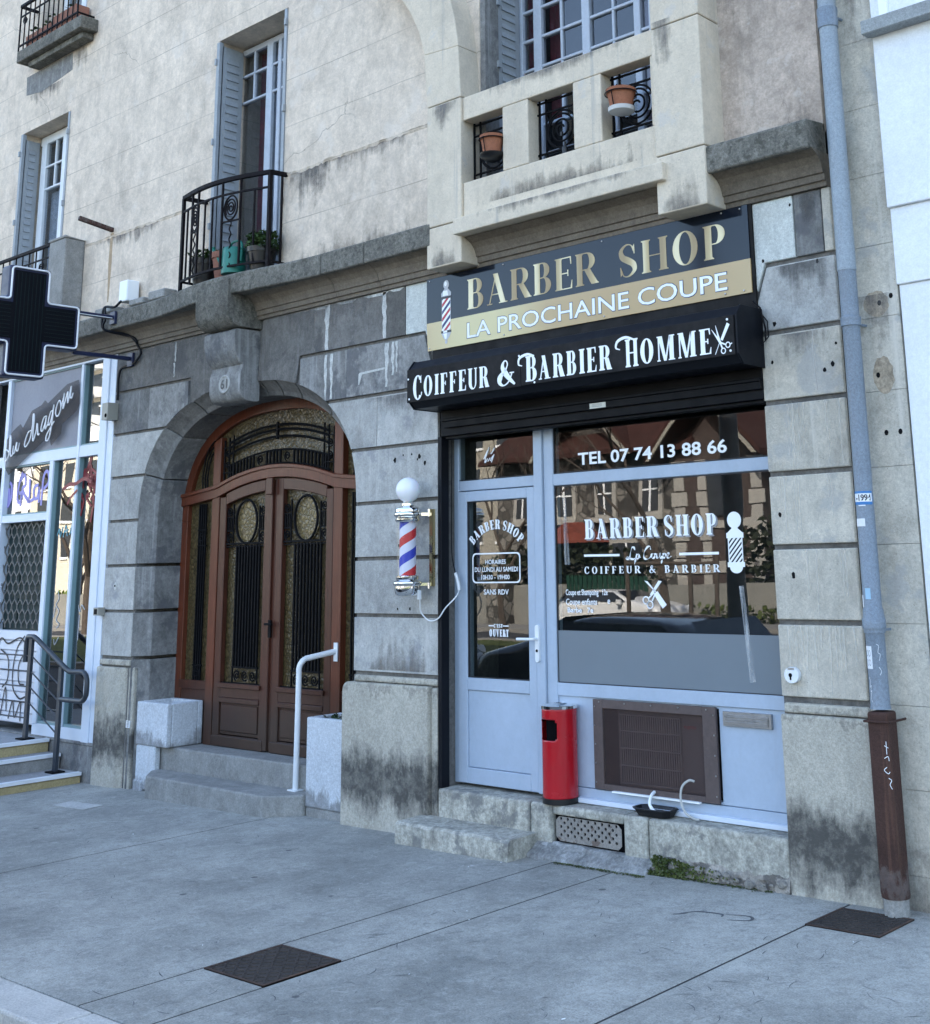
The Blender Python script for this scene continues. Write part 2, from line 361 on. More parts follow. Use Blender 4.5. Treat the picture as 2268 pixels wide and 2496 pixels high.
m_clean=surf('white_patch',(.60,.62,.58),.12,5,.85,.2,60,spots=((.3,.3,.28),14,.68,.6),mottle=(6,.86,1.08))
m_base=surf('base_stone',(.46,.43,.36),.10,2.0,.88,.4,50,streak=((.36,.34,.30),.3,.6),grime=[((.055,.053,.05),.02,.50,.92,7),((.05,.05,.05),.86,.93,.35,9)],spots=((.56,.53,.46),3,.6,.5),mottle=(3.2,.88,1.08))
m_corn=surf('mossy_cornice',(.175,.165,.14),.22,4,.92,.7,40,lichen=((.42,.41,.37),34,.66),spots=((.075,.075,.06),16,.55,.75),fine=.25,mottle=(5,.72,1.25))
m_mould=surf('cornice_moulding',(.185,.155,.12),.14,2,.88,.25,50,streak=((.09,.08,.07),.5,.6),spots=((.27,.25,.21),7,.68,.4),mottle=(3,.82,1.14))
m_drip=surf('lime_drip',(.55,.55,.52),.2,9,.9,.3)
m_conc=surf('step_concrete',(.285,.28,.262),.12,3.5,.88,.35,70,spots=((.2,.2,.2),4,.6,.5),streak=((.36,.36,.35),.3,.62),mottle=(5,.82,1.14))
m_sill=surf('worn_sill_stone',(.40,.385,.33),.2,4,.9,.6,35,streak=((.17,.17,.16),.35,.6),spots=((.16,.16,.155),5,.57,.7),fine=.2,mottle=(7,.7,1.28))
m_white=surf('white_render',(.80,.82,.83),.04,2,.85,.2,40,fine=.05,mottle=(1.6,.95,1.02),streak=((.66,.67,.67),.3,.64))
m_plant=surf('painted_planter',(.56,.59,.62),.1,4,.75,.2,50,spots=((.33,.33,.31),6,.64,.6),grime=[((.17,.165,.16),-.12,.12,.8,6)],streak=((.42,.42,.41),.4,.6))
m_curb=surf('granite_kerb',(.52,.5,.46),.14,5,.85,.4,80)
m_yel=surf('yellow_stone',(.42,.34,.18),.18,4,.85,.4,60,spots=((.3,.27,.2),5,.6,.5))
m_nose=plain('white_nosing',(.7,.72,.74),.6)
m_dark=plain('black_void',(.006,.006,.007),.95,.0)
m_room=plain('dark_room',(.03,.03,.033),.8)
def pavement_mat():
    s=NB('pavement_concrete')
    a=s.noise(.55,6,rough=.65); b=s.noise(5,10,s.mp((1,.8,1),rot=(0,0,R(18))),rough=.78,dist=.35); c=s.noise(120,4,rough=.8)
    col=s.ramp(a,[(.30,(.20,.20,.182)),(.5,(.335,.33,.297)),(.70,(.455,.447,.402))])
    col=s.mix(1,col,s.ramp(b,[(.28,.72),(.5,1.0),(.72,1.18)]),'MULTIPLY')
    col=s.mix(1,col,s.ramp(c,[(.32,.62),(.68,1.28)]),'MULTIPLY')
    e=s.noise(26,7,s.mp((1,1,1),(7,7,0)),rough=.75); col=s.mix(1,col,s.ramp(e,[(.3,.8),(.5,1),(.7,1.14)]),'MULTIPLY')
    q=s.noise(13,8,s.mp((1,1,1),(3,9,0)),rough=.72,dist=.8); col=s.mix(s.ramp(q,[(.57,0),(.63,.45)]),col,(.44,.435,.40)); q=s.noise(9,8,s.mp((1,1,1),(13,4,0)),rough=.74,dist=1.2); col=s.mix(s.ramp(q,[(.58,0),(.63,.5)]),col,(.19,.19,.18))
    w=s.noise(5,4,s.mp((1,1,1),(2,3,0)),dist=3.2)                     # trowel curls
    w2=s.math('ABSOLUTE',s.math('SUBTRACT',w,.5)); f=s.math('MULTIPLY',s.ramp(w2,[(.0,1),(.012,0)]),s.ramp(s.noise(7,3,s.mp((1,1,1),(8,1,0))),[(.52,0),(.62,.7)]))
    col=s.mix(f,col,(.10,.10,.105))
    v=s.voro(2.6); d=s.ramp(v.outputs['Distance'],[(.045,1),(.06,0)]); vv=s.sep(v.outputs['Color'])[0]
    col=s.mix(s.math('MULTIPLY',d,s.ramp(vv,[(.55,0),(.56,.75)])),col,(.07,.07,.075))                  # old gum
    v2=s.voro(1.7,s.mp((1,1,1),(4.4,2.2,0))); d2=s.ramp(v2.outputs['Distance'],[(.018,1),(.028,0)]); vv2=s.sep(v2.outputs['Color'])[1]
    col=s.mix(s.math('MULTIPLY',d2,s.ramp(vv2,[(.5,0),(.51,.8)])),col,(.62,.62,.62))
    s.bump(s.math('ADD',b,s.math('MULTIPLY',c,.5)),.22,.01)
    return s.fin(col,.82,.3)
m_pave=pavement_mat()
m_joint=plain('pavement_joint',(.03,.03,.03),.95)
def wood_mat(name,col,k=1):
    s=NB(name); g=s.noise(3,8,s.mp((26,26,1.2)),rough=.65); h=s.noise(1.5,4)
    c=s.ramp(g,[(.3,mul(col,.62)),(.55,col),(.75,mul(col,1.3))]); c=s.mix(1,c,s.ramp(h,[(.3,.75),(.7,1.15)]),'MULTIPLY')
    f=s.ramp(s.math('ADD',s.sep()[2],s.math('MULTIPLY',s.noise(4,5),.3)),[(.62,.8),(.98,0)]); c=s.mix(f,c,mul((.052,.036,.027),k))   # old varnish worn off low down
    s.bump(g,.2,.004); return s.fin(c,s.ramp(h,[(.3,.3),(.7,.45)]),.3)
m_wood=wood_mat('varnished_wood',(.072,.023,.013)); m_woodR=wood_mat('red_varnished_wood',(.125,.034,.016))
m_iron=plain('black_iron',(.006,.006,.007),.65,.08,0,.2,20)
m_ironw=plain('balcony_iron',(.010,.008,.009),.65,.1,0,.25,14)
def crackle(k=1,name='crackled_amber_glass'):
    s=NB(name); dn=s.n('ShaderNodeTexNoise'); dn.inputs['Scale'].default_value=12; s.l(s.co,dn.inputs['Vector'])
    v=s.voro(24,s.mix(.06,s.co,dn.outputs['Color'],'ADD'),'DISTANCE_TO_EDGE')
    c=s.ramp(v.outputs[0],[(.0,mul((.028,.020,.009),k)),(.10,mul((.070,.051,.021),k)),(.3,mul((.088,.064,.027),k))]); s.bump(v.outputs[0],.5,.02)
    return s.fin(c,.3,.35)
m_amber=crackle(); m_amber2=crackle(2.1,'pale_amber_glass')
m_upvc=surf('grey_blue_frame',(.385,.455,.545),.03,1.2,.4,.03,30,streak=((.33,.37,.42),.35,.62),fine=.02,spec=.4,mottle=(3,.95,1.03))
m_upvcs=plain('frame_gasket',(.03,.03,.035),.6)
m_shutter=surf('pale_blue_shutter',(.325,.35,.37),.12,6,.6,.15,60,spots=((.42,.45,.47),9,.62,.5),fine=.06)
m_wframe=plain('white_window_frame',(.68,.71,.73),.45,.4,0,.05,5)
m_oframe=surf('old_painted_frame',(.46,.50,.56),.1,5,.5,.15,50,spots=((.3,.3,.32),11,.66,.5),fine=.06)
m_black=plain('black_metal',(.006,.007,.010),.45,.14,0,.2,5)
m_blackp=plain('matt_black_panel',(.019,.018,.018),.7,.12,0,.3,9)
m_navy=plain('navy_board',(.007,.011,.02),.08,.3,0,.05,2)
m_lw=plain('white_lettering',(.86,.88,.88),.5,.3,0,.02)
m_vinyl=plain('white_vinyl',(.86,.88,.9),.5,.3,0,.02)
m_grey=plain('grey_print',(.25,.26,.28),.5)
m_red=plain('red_enamel',(.40,.005,.012),.25,.4,0,.06,3,coat=.4)
m_chrome=plain('chrome',(.8,.8,.79),.06,.5,1,.03)
m_steel=plain('brushed_steel',(.42,.42,.43),.35,.5,1,.1,20)
m_brown=plain('brown_mesh_frame',(.095,.07,.064),.6,.35,0,.15,30)
m_tray=plain('black_plastic',(.008,.008,.009),.35)
m_wplast=plain('white_plastic',(.72,.74,.75),.4)
m_beige=plain('beige_plastic',(.30,.29,.25),.5)
m_terra=surf('terracotta',(.31,.125,.07),.15,9,.85,.15,60,fine=.1)
m_terra2=surf('dull_terracotta',(.30,.14,.10),.15,9,.85,.15,60,fine=.1)
m_zinc=surf('zinc_pipe',(.27,.315,.35),.12,3,.42,.1,70,streak=((.24,.28,.33),.5,.56),spec=.5)
m_zinc2=surf('dull_zinc_pipe',(.19,.23,.275),.12,3,.42,.1,70,streak=((.36,.4,.45),.5,.56),spec=.5)
m_rust=surf('rusty_cast_iron',(.060,.030,.023),.3,5,.75,.4,60,streak=((.16,.08,.05),.6,.58),grime=[((.20,.18,.165),.05,.2,.35,12)])
m_rustp=surf('rusted_plate',(.075,.05,.04),.3,6,.8,.5,70,spots=((.13,.075,.05),7,.55,.6))
m_cover=surf('iron_cover',(.060,.050,.044),.25,5,.7,.3,80)
m_green=plain('green_plastic',(.01,.15,.115),.4)
m_navyp=plain('navy_metal',(.012,.018,.055),.42,.5,0,.1,5)
m_led=plain('dark_led_face',(.003,.004,.007),.5,.12)
m_ledl=plain('led_line',(.006,.016,.017),.5,.15)
m_neon=plain('unlit_neon_tube',(.80,.82,.85),.25)
m_alu=plain('white_aluminium',(.62,.68,.76),.4,.4,0,.04,4)
m_teal=plain('teal_frame_edge',(.20,.31,.33),.4)
m_panel=surf('grey_panel',(.30,.30,.33),.12,2,.7,.1,40,streak=((.24,.22,.21),.4,.6),fine=.05)
m_acr=veil('smoked_acrylic',(.10,.085,.075),.42)
m_slat=plain('white_slats',(.62,.63,.67),.5,.4,0,.08,3)
m_glass=glass('window_glass',(.7,.73,.71),1.95)
m_glassD=glass('grille_glass',(.35,.42,.42),1.35)
m_glassL=glass('left_shop_glass',(.35,.42,.42),2.7)
m_glassU=glass('upper_glass',(.7,.72,.74),1.7)
m_tubeg=glass('clear_tube',(.97,.97,.97),1.3)
m_frost=plain('frosted_film',(.155,.185,.21),.45,.5,0,.04,1.5)
m_cred=plain('red_curtain',(.16,.012,.03),.9,.2,0,.3,15)
m_cpink=plain('pale_curtain',(.62,.50,.60),.9,.2,0,.12,20)
m_clace=plain('lace_curtain',(.7,.74,.8),.9,.2,0,.25,25)
def leafmat(n,a,b):
    s=NB(n); oi=s.noise(9,3); return s.fin(s.ramp(oi,[(.35,a),(.65,b)]),.6,.3)
m_leaf=leafmat('leaf_green',(.015,.035,.01),(.045,.085,.02)); m_hedge=leafmat('dark_hedge',(.008,.012,.006),(.03,.036,.014)); m_moss=leafmat('moss',(.03,.045,.008),(.09,.11,.025))
m_soil=plain('soil',(.03,.02,.015),.95)
# ------------------------------------------------------------------ ground
def slopebox(mb,x0,x1,y0,y1,top,bot=-.3):
    mb.prismz([(x0,y0),(x1,y0),(x1,y1),(x0,y1)],lambda p:gz(p[0])+bot,lambda p:gz(p[0])+top)
g=MB(); slopebox(g,-420,420,-420,120,-.26,-.5); tag(g.build('ground',plain('far_ground',(.07,.07,.065),.9,var=.3,scale=.3)),kind='structure')
g=MB()
for a,b in ((-60,-4.248),(-4.231,-1.481),(-1.467,-1.017),(-1.003,.433),(.447,30)): slopebox(g,a,b,-3.11,.6,0)
tag(g.build('pavement',m_pave,bevel=.003),kind='structure')
g=MB(); slopebox(g,-60,30,-3.1,.6,-.0025,-.2); tag(g.build('pavement_bed',m_joint),kind='structure')
g=MB()
x=-60.33
while x<30: slopebox(g,x,x+.992,-3.33,-3.116,.002); x+=1
tag(g.build('kerb',m_curb,bevel=.012,seg=2),kind='structure')
g=MB(); rnd=random.Random(77)
for k in range(430):
    x=rnd.uniform(-5.5,3.2); y=-rnd.random()**.8*2.95-.12; a=rnd.uniform(0,2*PI); L=rnd.uniform(.025,.11); cv=rnd.uniform(-14,14); w=rnd.uniform(.0008,.0022); n=6; Lp=[];Rp=[]
    if x<-1.2 and rnd.random()<.45: continue
    px_,py_=x,y
    for i in range(n+1):
        t=i/n; ww=w*(.35+math.sin(PI*t)); Lp.append((px_-math.sin(a)*ww,py_+math.cos(a)*ww)); Rp.append((px_+math.sin(a)*ww,py_-math.cos(a)*ww)); px_+=math.cos(a)*L/n; py_+=math.sin(a)*L/n; a+=cv*L/n
    if py_>-.35 and -6.2<px_<-1.6 or py_>-.13 or py_<-3.09: continue
    vs=[(p[0],p[1],gz(p[0])+.0012) for p in Lp]+[(p[0],p[1],gz(p[0])+.0012) for p in Rp]
    g.add(vs,[(i,n+1+i,n+2+i,i+1) for i in range(n)])
for pts in ([(-.18,-.62),(-.12,-.55),(.0,-.53),(.03,-.57)],[(.02,-.52),(.14,-.49),(.18,-.55),(.08,-.60)],[(-.2,-.66),(-.15,-.6)]):
    for q in vstroke(catmull(pts,6),lambda u:.012*(.4+math.sin(PI*u))): g.add([(p[0],p[1],gz(p[0])+.0014) for p in q][::-1],[(0,1,2,3)])
tag(g.build('scuff_marks',plain('scuff',(.12,.122,.125),.9,.2,0,.3,8)),kind='stuff')
m_road=surf('asphalt',(.055,.055,.058),.2,2,.9,.4,90)
g=MB(); slopebox(g,-90,60,-9.6,-3.33,-.13); slopebox(g,-90,60,-23.6,-18.6,-.13); tag(g.build('road',m_road),kind='structure')
g=MB(); slopebox(g,-120,60,-9.9,-9.6,.0); slopebox(g,-120,60,-18.6,-18.3,.02); slopebox(g,-120,60,-26.4,-23.6,.0); tag(g.build('far_pavement',surf('pale_concrete',(.24,.23,.21),.1,1,.9,.2,40)),kind='structure')
g=MB(); slopebox(g,-120,60,-18.3,-9.9,-.02); tag(g.build('grass_strip',surf('lawn',(.07,.085,.022),.35,1.2,.95,.6,60)),kind='structure')
# ------------------------------------------------------------------ the stone apartment building
B=thing('apartment_building','old plastered stone apartment building with arched brown door and barber shop on the ground floor','building',(0,0,0))
XC,AO,BO,AI,BI,ZS,NE=-4.99,1.52,1.105,1.40,.985,2.15,2.4
def se(t,a,b):
    c,s=math.cos(t),math.sin(t); return (XC+a*math.copysign(abs(c)**(2/NE),c),ZS+b*abs(s)**(2/NE))
def off(z,a=AO,b=BO):
    return a if z<=ZS else a*max(0,1-((z-ZS)/b)**NE)**(1/NE)
def curve(z0,z1,side,n=10):
    return [(XC+side*off(z0+(z1-z0)*i/n),z0+(z1-z0)*i/n) for i in range(n+1)]
G=.014; ZJ=[.9727,1.3727,1.7727,2.1727,2.5727,2.9727,3.3727]
bk=MB()
outer=[se(PI*i/60,AO,BO) for i in range(61)]
bk.prism([(-7.02,-.16),(-7.02,3.76),(-2.59,3.76),(-2.59,-.1),(-3.47,-.1)]+outer+[(-6.51,-.16)],.022,.6)
bk.box(.10,.608,.022,.6,-.1,3.76); bk.box(-2.59,.10,.004,.6,2.78,3.76)
bk.build('wall_backing',m_soot_shade,B)
soot,mid,lite,pale,clean=0,1,2,3,4
bl=MB(); mats=[m_clean]+OV+MV+SV+PV; VAR={0:(1,3),1:(4,3),2:(7,4),3:(11,3),4:(0,1)}; brnd=random.Random(19)
def blk(poly,m,y=0): a_,n_=VAR[m]; bl.m=a_+brnd.randrange(n_); bl.prism(poly,y+brnd.uniform(-.0015,.0015),.06)
def bbox(x0,x1,z0,z1,m,y=0): blk([(x0,z0),(x1,z0),(x1,z1),(x0,z1)],m,y)
for i in range(4):                                   # piers, the straight courses
    z0,z1=ZJ[i]+G,ZJ[i+1]-G
    if i<3: bbox(-7.02,-6.51,z0,z1,lite); bbox(-3.47,-2.59,z0,z1,lite)
    else:
        blk([(-7.02,z0),(-6.752,z0),(-6.752,z1),(-7.02,z1)],lite); blk([(-6.748,z0)]+curve(z0,z1,-1)+[(-6.748,z1)],lite)
        blk([(-2.59,z0),(-2.59,z1)]+curve(z0,z1,1)[::-1],lite)
bl_arch=bl; bl=MB()
for i in range(6): bbox(.10,.608,ZJ[i]+G,ZJ[i+1]-G,pale) if i<5 else blk([(.03,ZJ[5]+G),(.168,ZJ[6]-G),(.608,ZJ[6]-G),(.608,ZJ[5]+G)],lite)
bl_pier=bl; bl=bl_arch
z0,z1=ZJ[4]+G,ZJ[5]-G
blk([(-7.02,z0),(-6.752,z0),(-6.752,z1),(-7.02,z1)],lite); blk([(-6.748,z0)]+curve(z0,z1,-1)+[(-6.748,z1)],lite)
blk([(-3.246,z0),(-3.246,z1)]+curve(z0,z1,1)[::-1],lite); bbox(-3.242,-2.59,z0,z1,lite)
z0,z1=ZJ[5]+G,ZJ[6]-G
blk([(-6.418,z0)]+curve(z0,3.15,-1)+[(-5.79,z1),(-6.418,z1)],mid); bbox(-7.02,-6.422,z0,z1,mid)
blk([(-3.607,z0),(-3.607,z1),(-4.19,z1)]+curve(z0,3.15,1)[::-1],mid)
blk([(-3.603,z0),(-2.61,z0),(-2.73,z1),(-3.603,z1)],mid)
z0=ZJ[6]+G; zt=3.755
blk([(-7.02,z0),(-7.02,zt),(-5.24,zt),(-5.24,3.235)]+[se(PI*.5+PI*.5*k,AO,BO) for k in (.105,.14,.18,.215)]+[(-5.76,z0)],soot)
blk([(-4.70,zt),(-4.76,3.245),(-4.52,3.225)]+[se(PI*.5-PI*.5*k,AO,BO) for k in (.15,.2)]+[(-4.245,3.17),(-4.20,z0),(-4.02,z0),(-4.02,zt)],soot)
bbox(-4.016,-3.86,z0,zt,soot); bbox(-3.855,-3.17,z0,zt,soot); bbox(-3.165,-2.935,z0,zt,soot); blk([(-2.93,z0),(-2.72,z0),(-2.63,3.19),(-2.59,3.19),(-2.59,zt),(-2.93,zt)],clean)
bl=bl_pier; blk([(.06,3.17),(.085,3.19),(.16,z0),(.365,z0),(.365,zt),(.06,zt)],clean); bbox(.372,.548,z0,zt,mid); bbox(.553,.608,z0,zt,pale)
bl_arch.build('rusticated_stone',mats,B,bevel=.007,seg=2); bl_pier.build('rusticated_pier',mats,B,bevel=.007,seg=2)
# moulded arch surround
su=MB()
def sect(t,z=None):
    if z is not None:
        s=-1 if t>0 else 1; O=(XC+s*AO,z); I=(XC+s*AI,z)
    else: O=se(t,AO,BO); I=se(t,AI,BI)
    q=((O[0]+I[0])/2,(O[1]+I[1])/2)
    return [(O[0],.004,O[1]),(q[0]*.55+O[0]*.45,.05,q[1]*.55+O[1]*.45),(q[0]*.6+I[0]*.4,.105,q[1]*.6+I[1]*.4),(I[0],.126,I[1]),(I[0],.44,I[1]),(O[0],.44,O[1])]
def seg(secs,m,flip=False):
    su.m=m; n=len(secs[0]); vs=[p for s in secs for p in s]; fs=[]
    for i in range(len(secs)-1):
        for k in range(n): fs.append((i*n+k,i*n+(k+1)%n,(i+1)*n+(k+1)%n,(i+1)*n+k)[::(-1 if flip else 1)])
    fs.append(tuple(range(n))[::(1 if flip else -1)]); fs.append(tuple((len(secs)-1)*n+k for k in range(n))[::(-1 if flip else 1)])
    su.add(vs,fs)
for sgn in (1,-1):
    zz=[-.13]+ZJ[:4]
    for i in range(4): seg([sect(sgn,zz[i]+G),sect(sgn,zz[i+1]-G)],1 if sgn>0 else 2,sgn<0)
    seg([sect(sgn,ZJ[3]+G),sect(sgn,ZS)],1,False)
def tz(z): return math.asin(min(1,((z-ZS)/BO)**(NE/2)))
def tx(x): return math.acos(((abs(x-XC))/AO)**(NE/2))
cuts=[.0,tz(2.5727),tz(2.9727),tx(XC+.73),tx(XC+.46),tx(XC+.24)]
cuts=cuts+[PI-c for c in cuts[::-1]]
for i in range(len(cuts)-1):
    a,b=cuts[i]+.006,cuts[i+1]-.006
    if i==0: a=cuts[0]
    if i==len(cuts)-2: b=cuts[-1]
    seg([sect(a+(b-a)*k/8) for k in range(9)],1 if i in(0,1,9,10) else 0,True)
su.build('arch_surround',[m_soot_shade,m_mid,m_stone],B,bevel=.004)  # weathered stone kept darker here, the reveal's shade is put into its colour
# pier bases
pb=MB()
pb.prismz([(-7.04,-.022),(-6.63,-.022),(-6.585,.01),(-6.55,.06),(-7.04,.06)],-.16,.89); pb.box(-7.03,-6.52,-.004,.05,.905,.955)
pb.box(-6.56,-6.47,.02,.06,-.16,.895)
pb.build('pier_base',m_base,B,bevel=.012,seg=2); pb=MB()
e=[(-3.56,-.16)]+[(-3.56+.06*(1-math.cos(R(90*k/5))),.85+.06*math.sin(R(90*k/5))) for k in range(6)]+[(-2.655,.91),(-2.655,-.16)]
pb.prism(e,-.035,.05); pb.box(-3.455,-2.592,-.006,.05,.915,.958); pb.box(-2.655,-2.592,-.004,.06,-.1,.9)
pb.build('pier_base',m_base,B,bevel=.012,seg=2); pb=MB(); pb.box(.096,.622,-.022,.06,-.12,.898); pb.box(.11,.61,-.004,.05,.903,.955)
pb.build('pier_base',m_base,B,bevel=.012,seg=2)
# keystone console with its roundel
ks=MB()
ks.prismx([(0.03,3.68),(-.17,3.68),(-.24,3.69),(-.29,3.72),(-.325,3.78),(-.33,3.95),(-.33,4.07),(0.03,4.07)],-5.215,-4.745)
c=[(0.03,3.67),(-.21,3.665),(-.235,3.645),(-.235,3.57),(-.225,3.50),(-.205,3.44),(-.17,3.395),(-.145,3.375),(-.15,3.34),(-.165,3.30),(-.168,3.22),(-.165,3.15),(-.14,3.10),(-.09,3.075),(0,3.07),(.03,3.08)]
ks.m=1; ks.prismx(c,-5.205,-4.765)
for xr in (-5.15,-5.07,-4.985,-4.90,-4.82):
    ks.prismx([(-.20,3.50),(-.2275,3.52),(-.2265,3.49),(-.2085,3.435),(-.174,3.39),(-.15,3.372),(-.14,3.39)],xr-.022,xr+.022)
ks.m=2; ks.lathe([(.078,0),(.078,.012),(.062,.013),(.058,.006),(0.001,.006)],(-4.985,-.162,3.225),24,'y')
o=ks.build('keystone_console',[m_corn,m_mid,m_stone],B,bevel=.008,seg=2)
nb=MB(); sans(nb,'61',(-5.035,-4.94,3.185,3.268),-.1695,.003,.02); nb.build('carved_number',m_soot_shade,o)
# cornice
def bump(x): return .115*(math.cos(PI*(x-XC)/1.25)+1)/2 if abs(x-XC)<1.25 else 0
co=MB()
def fascia(x0,x1,n=1):
    xs=[x0+(x1-x0)*i/n for i in range(n+1)]; vs=[];
    for x in xs:
        d=bump(x); vs+=[(x,.02,4.14),(x,-.19-d,4.112),(x,-.205-d,4.10),(x,-.205-d,3.945),(x,-.19-d,3.94),(x,-.16-d*.9,3.945),(x,.02,3.945)]
    k=7; fs=[]
    for i in range(n):
        for j in range(k): fs.append((i*k+j,i*k+(j+1)%k,(i+1)*k+(j+1)%k,(i+1)*k+j))
    fs+=[tuple(range(k))[::-1],tuple(n*k+j for j in range(k))]
    co.add(vs,fs)
fascia(-30,-7.9); fascia(-7.896,-6.3); fascia(-6.296,-3.7,40); fascia(-3.692,-3.185); fascia(-3.177,-2.46)
x0=.06; fascia(-.08,.60)
co.build('cornice_ledge',m_corn,B,bevel=.006)
mo=MB()
def mould(x0,x1):
    p=[(.03,3.757),(-.022,3.757),(-.024,3.785),(-.04,3.788),(-.042,3.825),(-.055,3.83),(-.06,3.85),(-.075,3.885),(-.105,3.918),(-.15,3.94),(-.17,3.95),(.03,3.95)]
    mo.prismx(p,x0,x1)
mould(-30,-7.0); mould(-6.996,-5.2); mould(-4.76,-3.7); mould(-3.695,-3.18); mould(-3.175,-2.47); mould(-2.16,-.42); mould(-.08,.605)
mo.build('cornice_moulding',m_mould,B)
# plastered upper wall, in rectangles round the openings
def wall(mb,x0,x1,z0,z1,holes,y0,y1):
    xs=sorted({x0,x1}|{h[i] for h in holes for i in (0,1)}); zs=sorted({z0,z1}|{h[i] for h in holes for i in (2,3)})
    for i in range(len(xs)-1):
        for j in range(len(zs)-1):
            cx,cz=(xs[i]+xs[i+1])/2,(zs[j]+zs[j+1])/2
            if not any(h[0]<cx<h[1] and h[2]<cz<h[3] for h in holes): mb.box(xs[i],xs[i+1],y0,y1,zs[j],zs[j+1])
w=MB(); wall(w,-40,-.3,4.09,12.6,[(-5.53,-4.48,4.09,6.52),(-9.37,-8.29,4.09,6.57),(-9.1,-8.1,7.45,9.9),(-2.14,-.43,4.09,8.6)],0,.61)
w.build('plaster_wall',m_plaster,B)
w=MB(); w.box(-.3,.60,.001,.61,4.09,12.6); w.build('plaster_wall_strip',m_plaster2,B)
# rough string course where the plaster thickens
st=MB(); rnd=random.Random(3)
def rough(x0,x1):
    n=int((x1-x0)/.045); vs=[]
    for i in range(n+1):
        x=x0+(x1-x0)*i/n; h=4.972+.012*mnoise.noise(Vector((x*3,0,0)))+rnd.uniform(-.004,.004); d=.016+rnd.uniform(-.005,.006)
        vs+=[(x,.01,h+.006),(x,-d,h),(x,-.0095,h-.012-rnd.uniform(0,.02)),(x,.01,h-.05)]
    fs=[]
    for i in range(n):
        for j in range(3): fs.append((i*4+j,(i+1)*4+j,(i+1)*4+j+1,i*4+j+1)[::-1])
    st.add(vs,fs)
rough(-7.78,-5.56); rough(-4.45,-2.5); st.build('string_course',m_plaster,B)
lp=MB(); lp.box(-7.78,-5.55,-.009,.05,4.11,4.945); lp.box(-4.45,-2.47,-.009,.05,4.11,4.945); lp.build('lower_plaster',m_plaster,B)
# block of the flat behind (keeps the rooms dark, carries the roof that shades the street)
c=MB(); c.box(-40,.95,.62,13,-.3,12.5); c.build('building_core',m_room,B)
c=MB(); c.box(-40,-9.7,.05,.6,-.8,3.76); c.build('lower_wall',m_mid,B)
# right-hand quoin strip and downpipe chase
q=MB(); z=-.1
for z1 in [.9727+.4*k for k in range(-2,30)]:
    if z1-.002>z: q.box(.606,.952,.03,.62,z,z1-.0012)
    z=z1+.0012
q.build('quoin_strip',m_stoneR,B)
# loggia: jamb that flares into an arch, pilaster, balustrade
lo=MB()
inn=[(-2.14,4.993),(-2.165,5.39),(-2.205,5.63),(-2.25,5.78),(-2.37,6.05),(-2.58,6.32),(-2.9,6.6)]
out=[(-2.49,4.993),(-2.525,5.42),(-2.58,5.61),(-2.68,5.81),(-2.78,5.95),(-3.02,6.22),(-3.3,6.45)]
lo.prism([(-2.49,3.77),(-2.14,3.77),(-2.14,4.068),(-2.49,4.068)],-.2,.02); lo.prism([(-2.49,4.074),(-2.14,4.074),(-2.14,4.988),(-2.49,4.988)],-.2,.02)
lo.prism([inn[0],inn[1],out[1],out[0]],-.2,.02); lo.prism(inn[1:]+out[1:][::-1],-.197,.02)
for a,b in ((3.752,4.115),(4.121,4.955),(4.961,5.9),(5.906,8.6)): lo.box(-.43,-.07,-.22,.02,a,b)
lo.box(-2.163,-.355,-.262,-.02,3.955,4.07)
lo.box(-2.138,-.432,-.18,-.06,4.071,4.345); lo.box(-2.138,-.432,-.18,-.06,4.81,4.985)
for a,b in ((-1.752,-1.513),(-1.11,-.872)): lo.box(a,b,-.179,-.06,4.346,4.809)
lo.box(-.475,-.434,-.178,-.06,4.346,4.809)
lo.build('loggia_stonework',m_lime,B,bevel=.008,seg=2)
le=MB(); le.box(-2.139,-.431,.0,.6,8.3,8.6); le.box(-2.139,-.431,-.06,.61,4.05,4.13); le.box(-2.139,-2.09,.008,.15,4.13,8.3); le.box(-.48,-.431,.0,.4,4.13,8.3)
le.build('loggia_recess',m_mid,B)
# iron spiral grilles in the balustrade
for cx,x0,x1 in ((-1.93,-2.13,-1.70),(-1.30,-1.53,-1.08),(-.66,-.89,-.44)):
    gr=MB(); y=-.075
    for zz in (4.36,4.42,4.71,4.79): gr.bar((x0,y,zz),(x1,y,zz),.012)
    for xx in (cx-.135,cx+.135,cx-.195,cx+.195): gr.bar((xx,y,4.34),(xx,y,4.815),.012)
    gr.tube(spiral(cx,4.565,.022,.125,2.6,.5,y,70),.0075,6); gr.tube([(cx+.13*math.cos(2*PI*k/32),y,4.565+.13*math.sin(2*PI*k/32)) for k in range(32)],.0075,6,True)
    gr.build('balustrade_grille',m_iron,B)
def slatpanel(mb,y0,y1,z0,z1,x,th=.03,n=14,face=1):      # folded metal shutter against a reveal at x, louvres pressed in its panels
    mb.box(x,x+th*face,y0,y1,z0,z1)
    for i in range(n):
        za=z0+.08+(z1-z0-.16)*i/n; zb=za+(z1-z0-.16)/n*.62
        mb.prism([(x+th*face,za),(x+(th+.012)*face,za+.004),(x+th*face,zb)],y0+.05,y1-.05)
